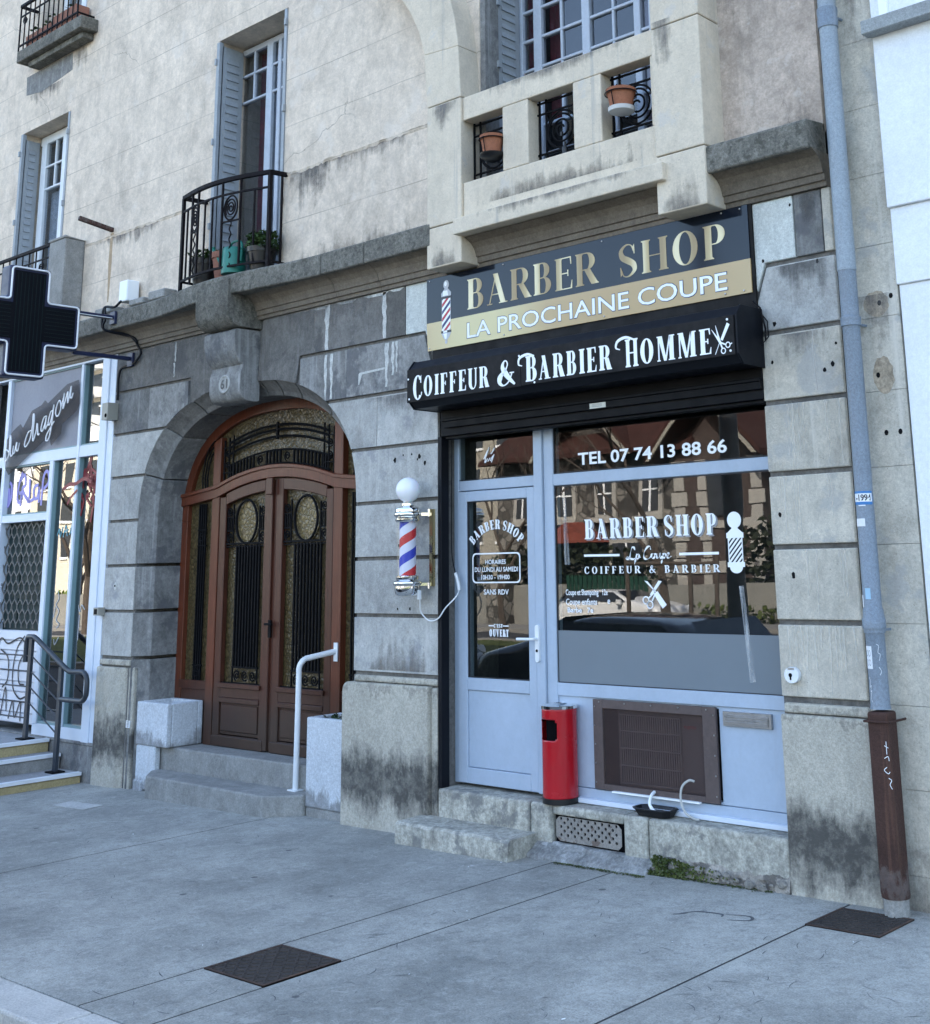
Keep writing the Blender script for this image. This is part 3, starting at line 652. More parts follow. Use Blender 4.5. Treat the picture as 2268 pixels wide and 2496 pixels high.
# ------------------------------------------------------------------ upper windows
def french(name,x0,x1,z0,z1,y,stiles,muntx,muntz,fr,zglass0,tw=.055,curtains=(),label=None):
    f=MB(); f.box(x0,x1,y,y+.06,z1-tw,z1); f.box(x0,x1,y,y+.06,z0,z0+.09)
    for a,b in stiles: f.box(a,b,y-.004,y+.056,z0+.002,z1-.002)
    for mx in muntx: f.box(mx-.012,mx+.012,y+.006,y+.05,max(z0+.05,muntz[0] if muntz else z0),z1-.02)
    for a,b,zs in ((stiles[i][1],stiles[i+1][0],muntz) for i in range(len(stiles)-1)):
        for mz in zs: f.box(a-.01,b+.01,y+.004,y+.052,mz-.012,mz+.012)
    o=f.build(name,fr,B,bevel=.005); tag(o,label)
    g=MB(); g.box(x0+.01,x1-.01,y+.026,y+.032,z0+.03,z1-.03); g.build('pane',m_glassU,o)
    for a,b,za,zb,m,yy in curtains:
        c=MB(); n=max(4,int((b-a)/.03)); vs=[];fs=[]
        for i in range(n+1):
            xx=a+(b-a)*i/n; dy=.014*math.sin(i*1.9)+.006*math.sin(i*.7)
            vs+=[(xx,yy+dy,za),(xx,yy+dy,zb),(xx,yy+dy+.004,zb),(xx,yy+dy+.004,za)]
        for i in range(n):
            for j in range(4): fs.append((i*4+j,(i+1)*4+j,(i+1)*4+(j+1)%4,i*4+(j+1)%4))
        c.add(vs,fs); c.build('curtain',m,o)
    return o
o=french('french_window',-5.53,-4.50,4.12,6.50,.26,[(-5.60,-5.56),(-5.14,-5.05),(-4.97,-4.92),(-4.55,-4.48)],[-5.345,-4.75],[5.97,6.235],m_oframe,4.3,curtains=((-5.36,-5.24,4.2,6.45,m_cred,.36),(-5.24,-5.0,4.2,6.45,m_cpink,.37)),label='tall old painted french window behind the curved balcony')
s=MB(); slatpanel(s,.02,.25,4.2,6.47,-5.53,.03,26); s.box(-5.545,-5.50,-.012,.03,4.15,6.5)
for zz in (4.7,5.5,6.28): s.box(-5.55,-5.53,-.03,-.0,zz,zz+.06)
s.build('shutter',m_shutter,o)
s=MB(); s.box(-4.52,-4.485,-.01,.03,4.15,6.51); s.box(-4.545,-4.515,.03,.25,4.2,6.49)
for zz in (4.72,5.55,6.35): s.box(-4.50,-4.475,-.03,-.008,zz,zz+.06)
s.build('shutter',m_shutter,o)
o=french('french_window',-9.34,-8.29,4.12,6.56,.20,[(-9.30,-9.19),(-8.82,-8.70),(-8.4,-8.29)],[-8.99,-8.6],[5.92,6.185],m_wframe,4.3,tw=.1,curtains=((-9.2,-8.82,4.2,5.9,m_clace,.3),(-8.7,-8.4,4.2,5.9,m_clace,.3)),label='white french window with lace curtain beside the square stone pillar')
s=MB(); slatpanel(s,.02,.19,4.2,6.5,-9.37,.03,26); s.box(-9.385,-9.34,-.012,.03,4.15,6.56)
for zz in (4.7,5.5,6.3): s.box(-9.395,-9.37,-.03,-.0,zz,zz+.06)
s.build('shutter',m_shutter,o)
s=MB(); s.box(-8.325,-8.29,-.01,.03,4.15,6.56)
for zz in (5.5,6.3): s.box(-8.31,-8.285,-.03,-.008,zz,zz+.06)
s.build('shutter',m_shutter,o)
o=french('french_window',-9.1,-8.1,7.45,9.9,.22,[(-9.1,-9.0),(-8.66,-8.55),(-8.2,-8.1)],[-8.83,-8.4],[9.2,9.5],m_wframe,7.6,curtains=((-9.0,-8.7,7.5,9.8,m_clace,.32),),label='white french window above the short balcony slab')
o=french('loggia_window',-2.139,-.85,4.13,6.9,.42,[(-2.135,-2.09),(-1.98,-1.90),(-1.505,-1.43),(-1.03,-.97),(-.9,-.85)],[-1.71,-1.22],[4.65,4.88,5.11,5.345,5.585,5.825,6.065,6.3],m_oframe,4.3,curtains=((-2.1,-1.97,4.9,6.8,m_cred,.50),(-1.9,-1.76,4.9,6.8,m_cred,.52),(-1.0,-.86,4.4,6.8,m_cpink,.5)),label='wide loggia window of small panes in old blue grey frames')
s=MB(); slatpanel(s,.155,.40,4.2,6.8,-2.139,.03,34); s.box(-2.15,-2.10,.142,.165,4.2,6.8)
for zz in (5.3,5.8): s.box(-2.1,-2.07,.13,.16,zz,zz+.05)
s.build('shutter',m_shutter,o)
# short balcony slab at the top left, its railing
bs=MB(); bs.box(-9.25,-7.82,-.2,.0,7.33,7.47); bs.box(-9.1,-7.9,-.13,.0,7.26,7.33); bs.build('balcony_slab',m_corn,B,bevel=.01,seg=2)
bs=MB(); bs.prism([(-9.38,7.255),(-8.34,7.255),(-8.32,7.05),(-8.6,7.02),(-9.0,6.98),(-9.36,7.03)],-.003,.0); bs.build('damp_patch',m_mid,B)
def railbars(mb,x0,x1,y,z0,z1,n,r=.008):
    mb.bar((x0,y,z1),(x1,y,z1),.03); mb.bar((x0,y,z1-.13),(x1,y,z1-.13),.014); mb.bar((x0,y,z0+.06),(x1,y,z0+.06),.016)
    for i in range(n+1):
        x=x0+(x1-x0)*i/n; mb.bar((x,y,z0),(x,y,z1),.014 if i in(0,n) else .011)
rl=MB(); railbars(rl,-9.24,-7.92,-.19,7.47,8.02,12)
rl.bar((-9.24,-.19,8.02),(-9.24,0,8.02),.03); rl.bar((-7.92,-.19,8.02),(-7.92,0,8.02),.03); rl.bar((-7.92,-.19,7.53),(-7.92,0,7.53),.016)
rl.tube(spiral(-9.13,7.83,.01,.05,2,0,-.19,30),.006,6); rl.tube(spiral(-8.05,7.83,.01,.05,2,0,-.19,30),.006,6)
tag(rl.build('balcony_railing',m_ironw,B),'straight iron railing on the short balcony slab')
# square balcony pillar and railing behind the pharmacy cross
pl=MB(); pl.box(-8.12,-7.79,-.215,0,4.11,5.02); pl.prismz([(-8.13,-.225),(-7.78,-.225),(-7.78,0),(-8.13,0)],5.02,lambda p:5.02+.03*(p[1]<-.1)); pl.build('balcony_pillar',m_conc,B,bevel=.012,seg=2)
rl=MB(); railbars(rl,-9.6,-8.125,-.2,4.14,5.01,10); rl.tube(spiral(-8.3,4.8,.01,.055,2.2,0,-.2,30),.006,6)
tag(rl.build('balcony_railing',m_ironw,B),'iron railing that ends at the square pillar above the pharmacy cross')
# bowed balcony railing over the door
rl=MB()
def rp(u): return (-5.60+1.17*u,-(.245-.075*u+.10*math.sin(PI*u)))
N=24
for zz,wd in ((4.955,.034),(4.825,.016),(4.19,.018)): rl.tube([(rp(i/N)[0],rp(i/N)[1],zz) for i in range(N+1)],wd*.7,4)
for u,zz0,zz1,wd in ((0,4.10,4.95,.026),(.09,4.19,4.825,.013),(.175,4.13,4.95,.016),(.275,4.19,4.95,.016),(.375,4.19,4.825,.013),(.47,4.19,4.825,.013),(.58,4.19,4.95,.016),(.755,4.19,4.95,.016),(.875,4.19,4.825,.013),(1,4.10,4.97,.03)):
    x,y=rp(u); rl.bar((x,y,zz0),(x,y,zz1),wd)
for x,y in (rp(0),rp(1)):
    rl.bar((x,y,4.955),(x,.0,4.965),.034); rl.bar((x,y,4.19),(x,0,4.19),.018)
rl.bar((-4.43,-.05,4.19),(-4.43,-.05,4.95),.016); rl.bar((-5.6,-.1,4.1),(-5.6,-.1,4.95),.014)
for u0,u1 in ((.175,.275),(.58,.755)):
    um=(u0+u1)/2; x,y=rp(um); rr=(rp(u1)[0]-rp(u0)[0])/2-.008
    zc=4.70
    rl.tube([(x+rr*math.cos(2*PI*k/28),y,zc+.105*math.sin(2*PI*k/28)) for k in range(28)],.008,6,True)
    pts=[]
    for k in range(46):
        q=k/45; a=2.6*2*PI*q; pts.append((x+(rr*.12+rr*.7*q)*math.cos(a),y,zc+(.01+.075*q)*math.sin(a)))
    rl.tube(pts,.007,6); a=rp(u0); b=rp(u1); rl.bar((a[0],a[1],4.585),(b[0],b[1],4.585),.013)
    rl.tube([(x+.012*math.sin(k*.75),y,4.585-.395*k/36) for k in range(37)],.006,6)
tag(rl.build('balcony_railing',m_ironw,B),'bowed black iron railing with spirals above the arched door')
# lime drips and repair scars on the cornice stones
dr=MB(); rnd=random.Random(5)
for x,zt2,zb,wd in ((-3.855,3.752,3.39,.06),(-3.17,3.752,3.39,.05),(-3.86,3.35,2.99,.035),(-3.79,3.35,2.995,.03),(-3.14,3.35,3.02,.04),(-3.07,3.35,3.10,.03),(-3.03,3.35,3.12,.02),(-6.02,3.745,3.56,.02),(-6.03,3.55,3.42,.014)):
    n=9; Lp=[];Rp=[]
    for i in range(n+1):
        z=zt2+(zb-zt2)*i/n; k=(1-.5*i/n); Lp.append((x-wd*.5*k+rnd.uniform(-.008,.008),z)); Rp.append((x+wd*.5*k+rnd.uniform(-.008,.008),z))
    dr=MB(); dr.prism(Lp+Rp[::-1],-.0025,.002); dr.build('lime_drip',m_drip,B)
dr=MB()
for x0,x1,z in ((-4.06,-3.83,3.735),(-3.75,-3.5,3.735),(-3.42,-3.12,3.735),(-3.13,-2.95,3.74)): dr.prism([(x0,z+.015),(x1,z+.012),(x1-.05,z-.01),(x0+.06,z-.006)],-.0025,.002)
dr.build('lime_drip',m_drip,B); dr=MB(); dr.prism([(-3.46,3.15),(-3.45,3.16),(-3.16,3.17),(-3.16,3.155),(-3.42,3.145),(-3.45,3.07),(-3.465,3.07)],-.0025,.002)
dr.build('lime_drip',m_drip,B)
# ---- dirt: rain streaks and soot with shapes of their own, thin films on the stone
def stainmat(name,col,thr,up):
    s=NB(name); s.nt.nodes.remove(s.b); df=s.n('ShaderNodeBsdfDiffuse'); df.inputs[0].default_value=(*col,1); tr=s.n('ShaderNodeBsdfTransparent'); mx=s.n('ShaderNodeMixShader')
    tc=s.n('ShaderNodeTexCoord'); g=s.sep(tc.outputs['Generated']); x,z=g[0],g[2]
    fx=s.math('SUBTRACT',1,s.math('POWER',s.math('ABSOLUTE',s.math('SUBTRACT',s.math('MULTIPLY',x,2),1)),2.5)); 
    zz=z if up else s.math('SUBTRACT',1,z); fz=s.math('POWER',s.math('SUBTRACT',1,zz,True),1.4)
    n1=s.noise(1,7,s.mp((16,16,1.6)),rough=.65); n2=s.noise(7,7,rough=.7)
    f=s.math('ADD',s.math('MULTIPLY',s.math('ADD',n1,n2),.5),s.math('MULTIPLY',s.math('MULTIPLY',fx,fz),.34))
    edge=s.math('MULTIPLY',s.ramp(fx,[(0,0),(.35,1)]),s.ramp(zz,[(.75,1),(1,0)]))
    s.l(s.math('MULTIPLY',s.math('MULTIPLY',s.ramp(f,[(thr,0),(thr+.22,.65)]),edge),1),mx.inputs[0]); s.l(tr.outputs[0],mx.inputs[1]); s.l(df.outputs[0],mx.inputs[2]); s.l(mx.outputs[0],s.out.inputs[0]); return s.m
m_st1=stainmat('soot_stain',(.2,.19,.18),.66,False); m_st2=stainmat('splash_stain',(.22,.2,.175),.63,True); m_st3=stainmat('soot_run',(.13,.125,.12),.62,False)
def stain(x0,x1,z0,z1,y,m): q=MB(); q.add([(x0,y,z0),(x1,y,z0),(x1,y,z1),(x0,y,z1)],[(0,1,2,3)]); q.build('stain',m,B)
for a in ((-4.46,-3.75,4.40,4.96,-.0105,m_st3),(-4.1,-2.6,4.70,4.96,-.0102,m_st1),(-7.7,-6.2,4.72,4.96,-.0102,m_st1),(-7.75,-5.6,4.11,4.40,-.0102,m_st2),(-4.4,-2.5,4.11,4.42,-.0102,m_st2),(-8.4,-7.9,6.6,7.26,-.0012,m_st1),(-9.4,-8.3,6.62,7.0,-.0012,m_st1),(-5.6,-4.4,6.55,7.4,-.0012,m_st1),
    (-.05,.14,4.2,5.6,-.0012,m_st3),(.25,.6,4.11,4.5,-.0012,m_st2),(-.42,-.08,3.76,4.10,-.2222,m_st2),(-.43,-.25,4.2,5.0,-.2222,m_st1),(-2.16,-.36,3.957,4.068,-.2632,m_st1),(-2.13,-.44,4.82,4.98,-.1812,m_st1),(-2.13,-.44,4.15,4.34,-.1812,m_st2),(-2.48,-2.15,3.78,4.06,-.2012,m_st2),(-2.48,-2.15,4.4,4.98,-.2012,m_st1),
    (-6.9,-5.3,3.39,3.75,-.0026,m_st1),(-4.7,-3.0,3.39,3.75,-.0026,m_st1),(.18,.6,3.0,3.35,-.0026,m_st3),(.37,.55,3.39,3.75,-.0026,m_st3),(.12,.6,2.6,2.95,-.0026,m_st1),(-3.45,-2.6,2.62,2.95,-.0026,m_st1),(-3.4,-2.6,1.0,1.36,-.0026,m_st2),(.65,.95,-.05,.9,.0285,m_st2),(.65,.95,2.2,3.1,.0285,m_st1),(.65,.95,3.6,5.4,.0285,m_st1)): stain(*a)
m_pd=veil('pale_lime_run',(.70,.66,.58),.42); rnd=random.Random(41)
for k in range(34):
    row=rnd.randrange(5); x=rnd.uniform(.13,.58); z1=ZJ[row+1]-G-.004; L=rnd.uniform(.12,.365); n=10; w=rnd.uniform(.003,.008); Lp=[];Rp=[]; xx=x
    for i in range(n+1):
        ww=w*(1-.6*i/n)*rnd.uniform(.7,1.3); xx+=rnd.uniform(-.003,.003); Lp.append((xx-ww,z1-L*i/n)); Rp.append((xx+ww,z1-L*i/n))
    q=MB(); q.add([(p[0],-.003,p[1]) for p in Lp]+[(p[0],-.003,p[1]) for p in Rp],[(i,i+1,n+2+i,n+1+i) for i in range(n)]); q.build('lime_run',m_pd,B)
# ------------------------------------------------------------------ arched brown street door
YD=.40
def tb(x): return 2.345+.13*max(0,1-((x+4.99)/.82)**2) if abs(x+4.99)<.82 else 2.345-.05*(abs(x+4.99)-.82)/.5
def tt(x): return tb(x)+.108
fr=MB(); fr.m=1
ip=[se(PI*i/48,AI+.01,BI+.01) for i in range(49)]; iq=[se(PI*i/48,AI-.085,BI-.085) for i in range(49)]
fr.prism(ip+iq[::-1],YD-.02,YD+.06)
for sg in (-1,1): fr.prism([(XC+sg*(AI+.01),.2),(XC+sg*(AI+.01),ZS),(XC+sg*(AI-.085),ZS),(XC+sg*(AI-.085),.2)],YD-.02,YD+.06)
for a,b in ((-5.90,-5.79),(-4.19,-4.08)):
    fr.prism([(a,.25),(b,.25),(b,2.88),(a,2.84)] if a<-5 else [(a,.25),(b,.25),(b,2.84),(a,2.88)],YD-.035,YD+.05)
xs=[-6.38+2.78*i/40 for i in range(41)]
fr.prism([(x,tb(x)) for x in xs]+[(x,tt(x)) for x in xs[::-1]],YD-.045,YD+.05)
fr.prism([(x,tt(x)-.03) for x in xs]+[(x,tt(x)+.002) for x in xs[::-1]],YD-.06,YD-.0455)
fr.m=0
for a,b in ((-6.33,-5.90),(-4.08,-3.65)): fr.box(a,b,YD-.01,YD+.05,.25,.77); fr.box(a,b,YD-.022,YD-.01,.70,.775); fr.box(a+.05,b-.05,YD-.02,YD-.01,.3,.62)
D=fr.build('entrance_door',[m_wood,m_woodR],B,bevel=.004); tag(D,'arched brown wooden double door with iron grilles and amber glass')
gl=MB(); gl.prism([(x,z) for x,z in iq]+[(XC-AI+.09,.7),(XC+AI-.09,.7)],YD+.022,YD+.03); gl.build('amber_glass',m_amber,D)
for cx_ in (-5.405,-4.575):
    ov=MB(); ov.prism([(cx_+.152*math.cos(2*PI*k/36),2.12+.185*math.sin(2*PI*k/36)) for k in range(36)],YD+.012,YD+.0215); ov.build('oval_glass',m_amber2,D)
def leaf(x0,x1,gx0,gx1,flip):
    L=MB(); n=14; y0,y1=YD-.03,YD+.02
    L.box(x0,gx0,y0,y1,.27,tb(x0)-.01 if flip else tb(x0)-.01); L.box(gx1,x1,y0,y1,.27,tb(x1)-.012)
    xs=[gx0+(gx1-gx0)*i/n for i in range(n+1)]
    L.prism([(x,tb(x)-.105) for x in xs]+[(x,tb(x)-.008) for x in xs[::-1]],y0,y1)
    L.box(gx0,gx1,y0,y1,.655,.77); L.box(gx0,gx1,y0+.018,y1,.355,.655); L.box(gx0,gx1,y0,y1,.27,.35)
    L.box(x0+.01,x1-.01,y0-.018,y0,.262,.345); L.box(gx0-.02,gx1+.02,y0-.022,y0,.735,.775); L.box(gx0+.0,gx1-.0,y0-.008,y0+.02,.615,.655)
    L.box(gx0+.03,gx1-.03,y0+.004,y0+.02,.385,.60)
    return L.build('door_leaf',m_wood,D,bevel=.005)
l1=leaf(-5.78,-5.035,-5.69,-5.12,0); l2=leaf(-4.955,-4.20,-4.865,-4.285,1)
t=MB(); t.box(-5.035,-4.985,YD-.05,YD+.02,.27,2.455); t.box(-4.985,-4.957,YD-.028,YD+.02,.27,2.46); t.box(-5.05,-4.965,YD-.075,YD-.05,2.33,2.47); t.build('meeting_stile',m_wood,D,bevel=.005)
h=MB(); h.tube([(-4.975,YD-.05,1.27),(-4.975,YD-.10,1.27),(-4.93,YD-.105,1.27),(-4.88,YD-.10,1.268)],.009,8); h.box(-4.99,-4.955,YD-.056,YD-.045,1.16,1.30); h.build('door_handle',m_iron,D)
def scroll(mb,cx,cz,r,y,a=0): mb.tube(spiral(cx,cz,r*.12,r*.82,1.7,a,y,26),.0065,5)
def grille(gx0,gx1,bx0,bx1):
    g=MB(); y=YD-.008; cx=(gx0+gx1)/2; zt=2.24
    g.bar((gx0,y,1.935),(gx1,y,1.935),.016); g.bar((gx0,y,1.91),(gx1,y,1.91),.01)
    g.tube([(cx+.152*math.cos(2*PI*k/40),y,2.12+.185*math.sin(2*PI*k/40)) for k in range(40)],.011,6,True)
    for sx in (-1,1):
        xa=gx0+.045 if sx<0 else gx1-.045
        g.bar((xa-.05,y,1.92),(xa-.05,y,2.25),.011); g.bar((xa+.05,y,1.92),(xa+.05,y,2.28),.011)
        scroll(g,xa,1.99,.05,y,.3); scroll(g,xa,2.215,.05,y,2)
        g.bar((xa-.05,y,2.045),(xa+.05,y,2.045),.01); g.bar((xa-.05,y,2.165),(xa+.05,y,2.165),.01)
        for k in (-1,0,1): g.bar((xa+k*.026,y,2.045),(xa+k*.026,y,2.165),.009)
    m=9
    for k in range(m): x=bx0+(bx1-bx0)*k/(m-1); g.bar((x,y,.90),(x,y,1.92),.017)
    g.bar((bx0-.02,y,.905),(bx1+.02,y,.905),.014); g.bar((bx0-.02,y,.775),(bx1+.02,y,.775),.014); g.bar((bx0-.01,y,.77),(bx0-.01,y,.9),.012); g.bar((bx1+.01,y,.77),(bx1+.01,y,.9),.012)
    for k in range(3): scroll(g,bx0+(bx1-bx0)*(k+.5)/3,.84,.055,y,k)
    g.bar((gx0,y,.775),(gx1,y,.775),.012)
    return g.build('iron_grille',m_iron,D)
grille(-5.69,-5.12,-5.53,-5.20); grille(-4.865,-4.285,-4.71,-4.37)
for x0,x1,zc in ((-6.13,-6.03,0),(-3.98,-3.88,0)):
    g=MB(); y=YD-.004
    for k in range(4): x=x0+(x1-x0)*k/3; g.bar((x,y,.77),(x,y,2.3),.014)
    for za,zb in ((.77,.90),(1.93,2.07)):
        g.bar((x0-.02,y,za),(x1+.02,y,za),.012); g.bar((x0-.02,y,zb),(x1+.02,y,zb),.012); scroll(g,(x0+x1)/2,(za+zb)/2,.062,y)
    g.build('iron_grille',m_iron,D)
g=MB(); y=YD-.012                                  # fanlight grille
def fa(x,h): return h-.62*((x+4.99)/1.25)**2*.55
for h in (2.925,2.885,2.825): g.tube([(x,y,fa(x,h)) for x in [-5.68+1.39*i/20 for i in range(21)]],.011,5)
for hh in (0,.115): g.tube([(x,y,tt(x)+.012+hh) for x in [-5.70+1.43*i/20 for i in range(21)]],.009,5)
k=0
for i in range(29):
    x=-5.66+1.34*i/28
    if i in (8,9,10): 
        if i==9: scroll(g,x,tt(x)+.07,.05,y)
        continue
    if i in (16,17,18):
        if i==17: scroll(g,x,tt(x)+.07,.05,y)
        continue
    g.bar((x,y,tt(x)),(x,y,tt(x)+.127),.016)
for sx in (-1,1):
    for dx in (.64,.70,.77):
        x=XC+sx*dx; g.bar((x,y,tt(x)),(x,y,2.9-.1*(dx-.6)*3),.012)
    x=XC+sx*.72; 
    for zz in (2.72,2.62): scroll(g,x,zz,.045,y,sx)
    g.bar((x-.07,y,2.78),(x+.07,y,2.78),.01); g.bar((x-.07,y,2.56),(x+.07,y,2.56),.01)
g.bar((-4.99,y,2.80),(-4.99,y,2.95),.022)
for sx in (-1,1):                                  # side fans
    for q in (.12,.16,.2): g.tube([(XC+sx*(.9+q+.0),y,2.42)]+[(XC+sx*(.9+q*math.cos(a)*1.0+.02),y,2.42+(.2+q*1.2)*math.sin(a)) for a in (.3,.7,1.1,1.5)],.008,5)
g.build('iron_grille',m_iron,D)
# ------------------------------------------------------------------ porch steps, planters, handrail
def T_(name,mb,mats,label,cat,loc,group=None,bevel=0,seg=1):
    o=mb.build(name,mats,None,bevel,seg,loc); return tag(o,label,cat,group)
s=MB()
s.prismz([(-6.40,.10),(-4.03,.14),(-4.03,.50),(-6.40,.50)],lambda p:-.15,lambda p:.258)
s.prismz([(-5.90,-.165),(-4.285,-.175),(-4.05,.02),(-4.05,.139),(-6.1,.099),(-6.1,.0)],lambda p:gz(p[0])-.1,lambda p:.078)
T_('entrance_steps',s,m_conc,'two worn grey concrete steps up to the arched brown door','steps',(-5,0,-.08),bevel=.014,seg=2)
def planter(x0,x1,y0,y1,z0,z1,label):
    p=MB(); tk=.05
    p.box(x0,x1,y0,y0+tk,z0,z1); p.box(x0,x1,y1-tk,y1,z0,z1); p.box(x0,x0+tk,y0+tk,y1-tk,z0,z1); p.box(x1-tk,x1,y0+tk,y1-tk,z0,z1); p.box(x0+tk,x1-tk,y0+tk,y1-tk,z0,z1-.06)
    return T_('stone_planter',p,m_plant,label,'planter',((x0+x1)/2,(y0+y1)/2,z0),'painted planters beside the arched door',bevel=.01,seg=2)
planter(-6.41,-5.93,.03,.378,.262,.615,'white painted stone planter on the left of the arched door, standing on the step')
p=MB(); p.box(-6.405,-6.11,.035,.10,-.10,.2615); p.box(-6.41,-6.27,.02,.09,-.2,-.02); T_('planter_plinth',p,m_plant,'flaking white stone foot under the left planter','plinth',(-6.3,.05,-.11),bevel=.012)
planter(-4.035,-3.52,.025,.35,.0,.628,'tall flaking white planter with weeds against the pier right of the arched door')
p=MB(); p.box(-4.035,-3.50,.03,.3,-.2,-.002); T_('planter_plinth',p,m_conc,'grey stone foot under the tall right planter','plinth',(-3.8,.1,-.07),bevel=.01)
def leaves(mb,n,box,size,rnd,up=.4):
    x0,x1,y0,y1,z0,z1=box
    for _ in range(n):
        c=Vector((rnd.uniform(x0,x1),rnd.uniform(y0,y1),rnd.uniform(z0,z1))); a=rnd.uniform(0,2*PI); t=rnd.uniform(-.6,1)*up*2
        d=Vector((math.cos(a),math.sin(a),t)).normalized()*size*rnd.uniform(.6,1.3); e=d.cross(Vector((rnd.uniform(-1,1),rnd.uniform(-1,1),1))).normalized()*size*.33
        mb.add([c,c+d*.5+e,c+d,c+d*.5-e],[(0,1,2,3)])
rnd=random.Random(11)
w=MB(); leaves(w,260,(-3.97,-3.58,.09,.29,.57,.625),.045,rnd); tag(w.build('weeds',m_leaf,None,loc=(-3.8,.18,.56)),'low green weeds growing in the tall white planter','weeds')
H=thing('handrail','white bent tube handrail from the lower step to the door frame','handrail',(-4.25,.1,.078))
h=MB(); pts=[(-4.25,.10,.085),(-4.25,.105,.5),(-4.25,.108,.96)]+[(-4.25+.02*k/6,.108+.075*(1-math.cos(R(90*k/6))),.96+.075*math.sin(R(90*k/6))) for k in range(1,7)]+[(-4.125,.36,1.075)]
h.tube(pts,.022,12); h.build('rail_tube',m_wplast,H)
h=MB(); h.box(-4.30,-4.20,.06,.14,.079,.088); h.build('base_plate',m_wplast,H); h=MB(); h.box(-4.14,-4.095,.352,.362,1.0,1.14); h.build('wall_plate',m_wplast,H)
# ------------------------------------------------------------------ barber shopfront
YS=.17
f=MB()
f.box(-2.59,-2.545,YS-.01,YS+.06,.285,2.72)                        # left jamb
f.box(-2.545,-1.81,YS-.004,YS+.06,2.222,2.292)                      # over the door
f.box(-1.81,-1.735,YS-.03,YS+.06,.285,2.72); f.box(-1.733,-1.65,YS-.012,YS+.06,.285,2.72)   # mullion
f.box(-1.65,.12,YS-.012,YS+.06,2.212,2.288); f.box(-1.65,.12,YS-.012,YS+.06,.888,.966)
f.box(-2.545,.12,YS-.008,YS+.06,2.665,2.72)
f.box(.055,.12,YS-.009,YS+.06,.285,2.72)
F=f.build('shopfront',m_upvc,B,bevel=.004); tag(F,'pale grey blue barber shopfront with lettered window')
pn=MB(); pn.box(-1.65,-1.37,YS+.004,YS+.05,.355,.888); pn.box(-.43,.10,YS+.004,YS+.05,.355,.888); pn.box(-1.37,-.43,YS+.004,YS+.05,.355,.37); pn.box(-1.37,-.43,YS+.004,YS+.05,.872,.888)
pn.box(-1.65,.10,YS-.004,YS+.05,.285,.352); pn.build('window_panel',m_upvc,F,bevel=.002)
s=MB(); s.box(-1.70,.10,YS-.05,YS-.004,.272,.300); s.build('window_sill',m_alu,F,bevel=.003)
gk=MB()
for a,b,c,d in ((-2.545,-1.81,2.296,2.30),(-2.545,-1.81,2.66,2.664),(-1.646,.055,2.292,2.297),(-1.646,.055,.967,.972),(-1.646,.055,2.204,2.209)): gk.box(a,b,YS-.001,YS+.02,c,d)
gk.box(-1.649,-1.644,YS-.001,YS+.02,.97,2.66); gk.build('gasket',m_upvcs,F)
g=MB(); g.box(-1.652,.06,YS+.006,YS+.016,.96,2.21); g.box(-1.652,.06,YS+.006,YS+.016,2.285,2.67); g.box(-2.55,-1.805,YS+.006,YS+.016,2.288,2.67); g.build('window_glass',m_glass,F)
fz=MB(); fz.box(-1.65,.058,YS+.0022,YS+.0056,.966,1.288); fz.build('frosted_film',m_frost,F)
def Lt(mb,txt,box,st=(.22,.05,.05),k=1,gap=.09,sp=.3,big=None,y=YS+.004):
    p,_=word(txt,*st,k,gap,sp,big); place(mb,p,box,y)
lt=MB(); y=YS+.004
sans(lt,'TEL 07 74 13 88 66',(-1.44,-.28,2.332,2.415),y,bold=.022)
lt.build('phone_number',m_vinyl,F); lt=MB()
p,_=word('BARBER SHOP',.19,.05,.055,.86,.12,.24)
xs=[a for q in p for a,b in q]; wd=max(xs); hump=lambda q:[(a,b*(.92+.16*abs(2*a/wd-1)**2) if False else b) for a,b in q]
place(lt,[hump(q) for q in p],(-1.40,-.385,1.855,1.985),y)
lt.m=1; place(lt,p,(-1.388,-.373,1.846,1.976),y+.0012,.0006); lt.m=0
lt.build('shop_name',[m_vinyl,m_grey],F); lt=MB(); lt.prism([(-1.41,1.748),(-1.12,1.746),(-1.12,1.76),(-1.41,1.762)],y-.0015,y); lt.prism([(-.66,1.742),(-.375,1.742),(-.375,1.757),(-.66,1.757)],y-.0015,y)
def script(mb,strokes,box,y,w,th=.0015):
    al=[q for s_ in strokes for q in s_]; xs=[q[0] for q in al]; zs=[q[1] for q in al]; a,b,c,d=min(xs),max(xs),min(zs),max(zs); x0,x1,z0,z1=box
    for i,s_ in enumerate(strokes):
        P=catmull([(x0+(q[0]-a)/(b-a)*(x1-x0),z0+(q[1]-c)/(d-c)*(z1-z0)) for q in s_],6)
        for q in vstroke(P,lambda u:w*(.55+.45*math.sin(u*17+i))): mb.prism(q,y-th-(i%4)*.0001,y)
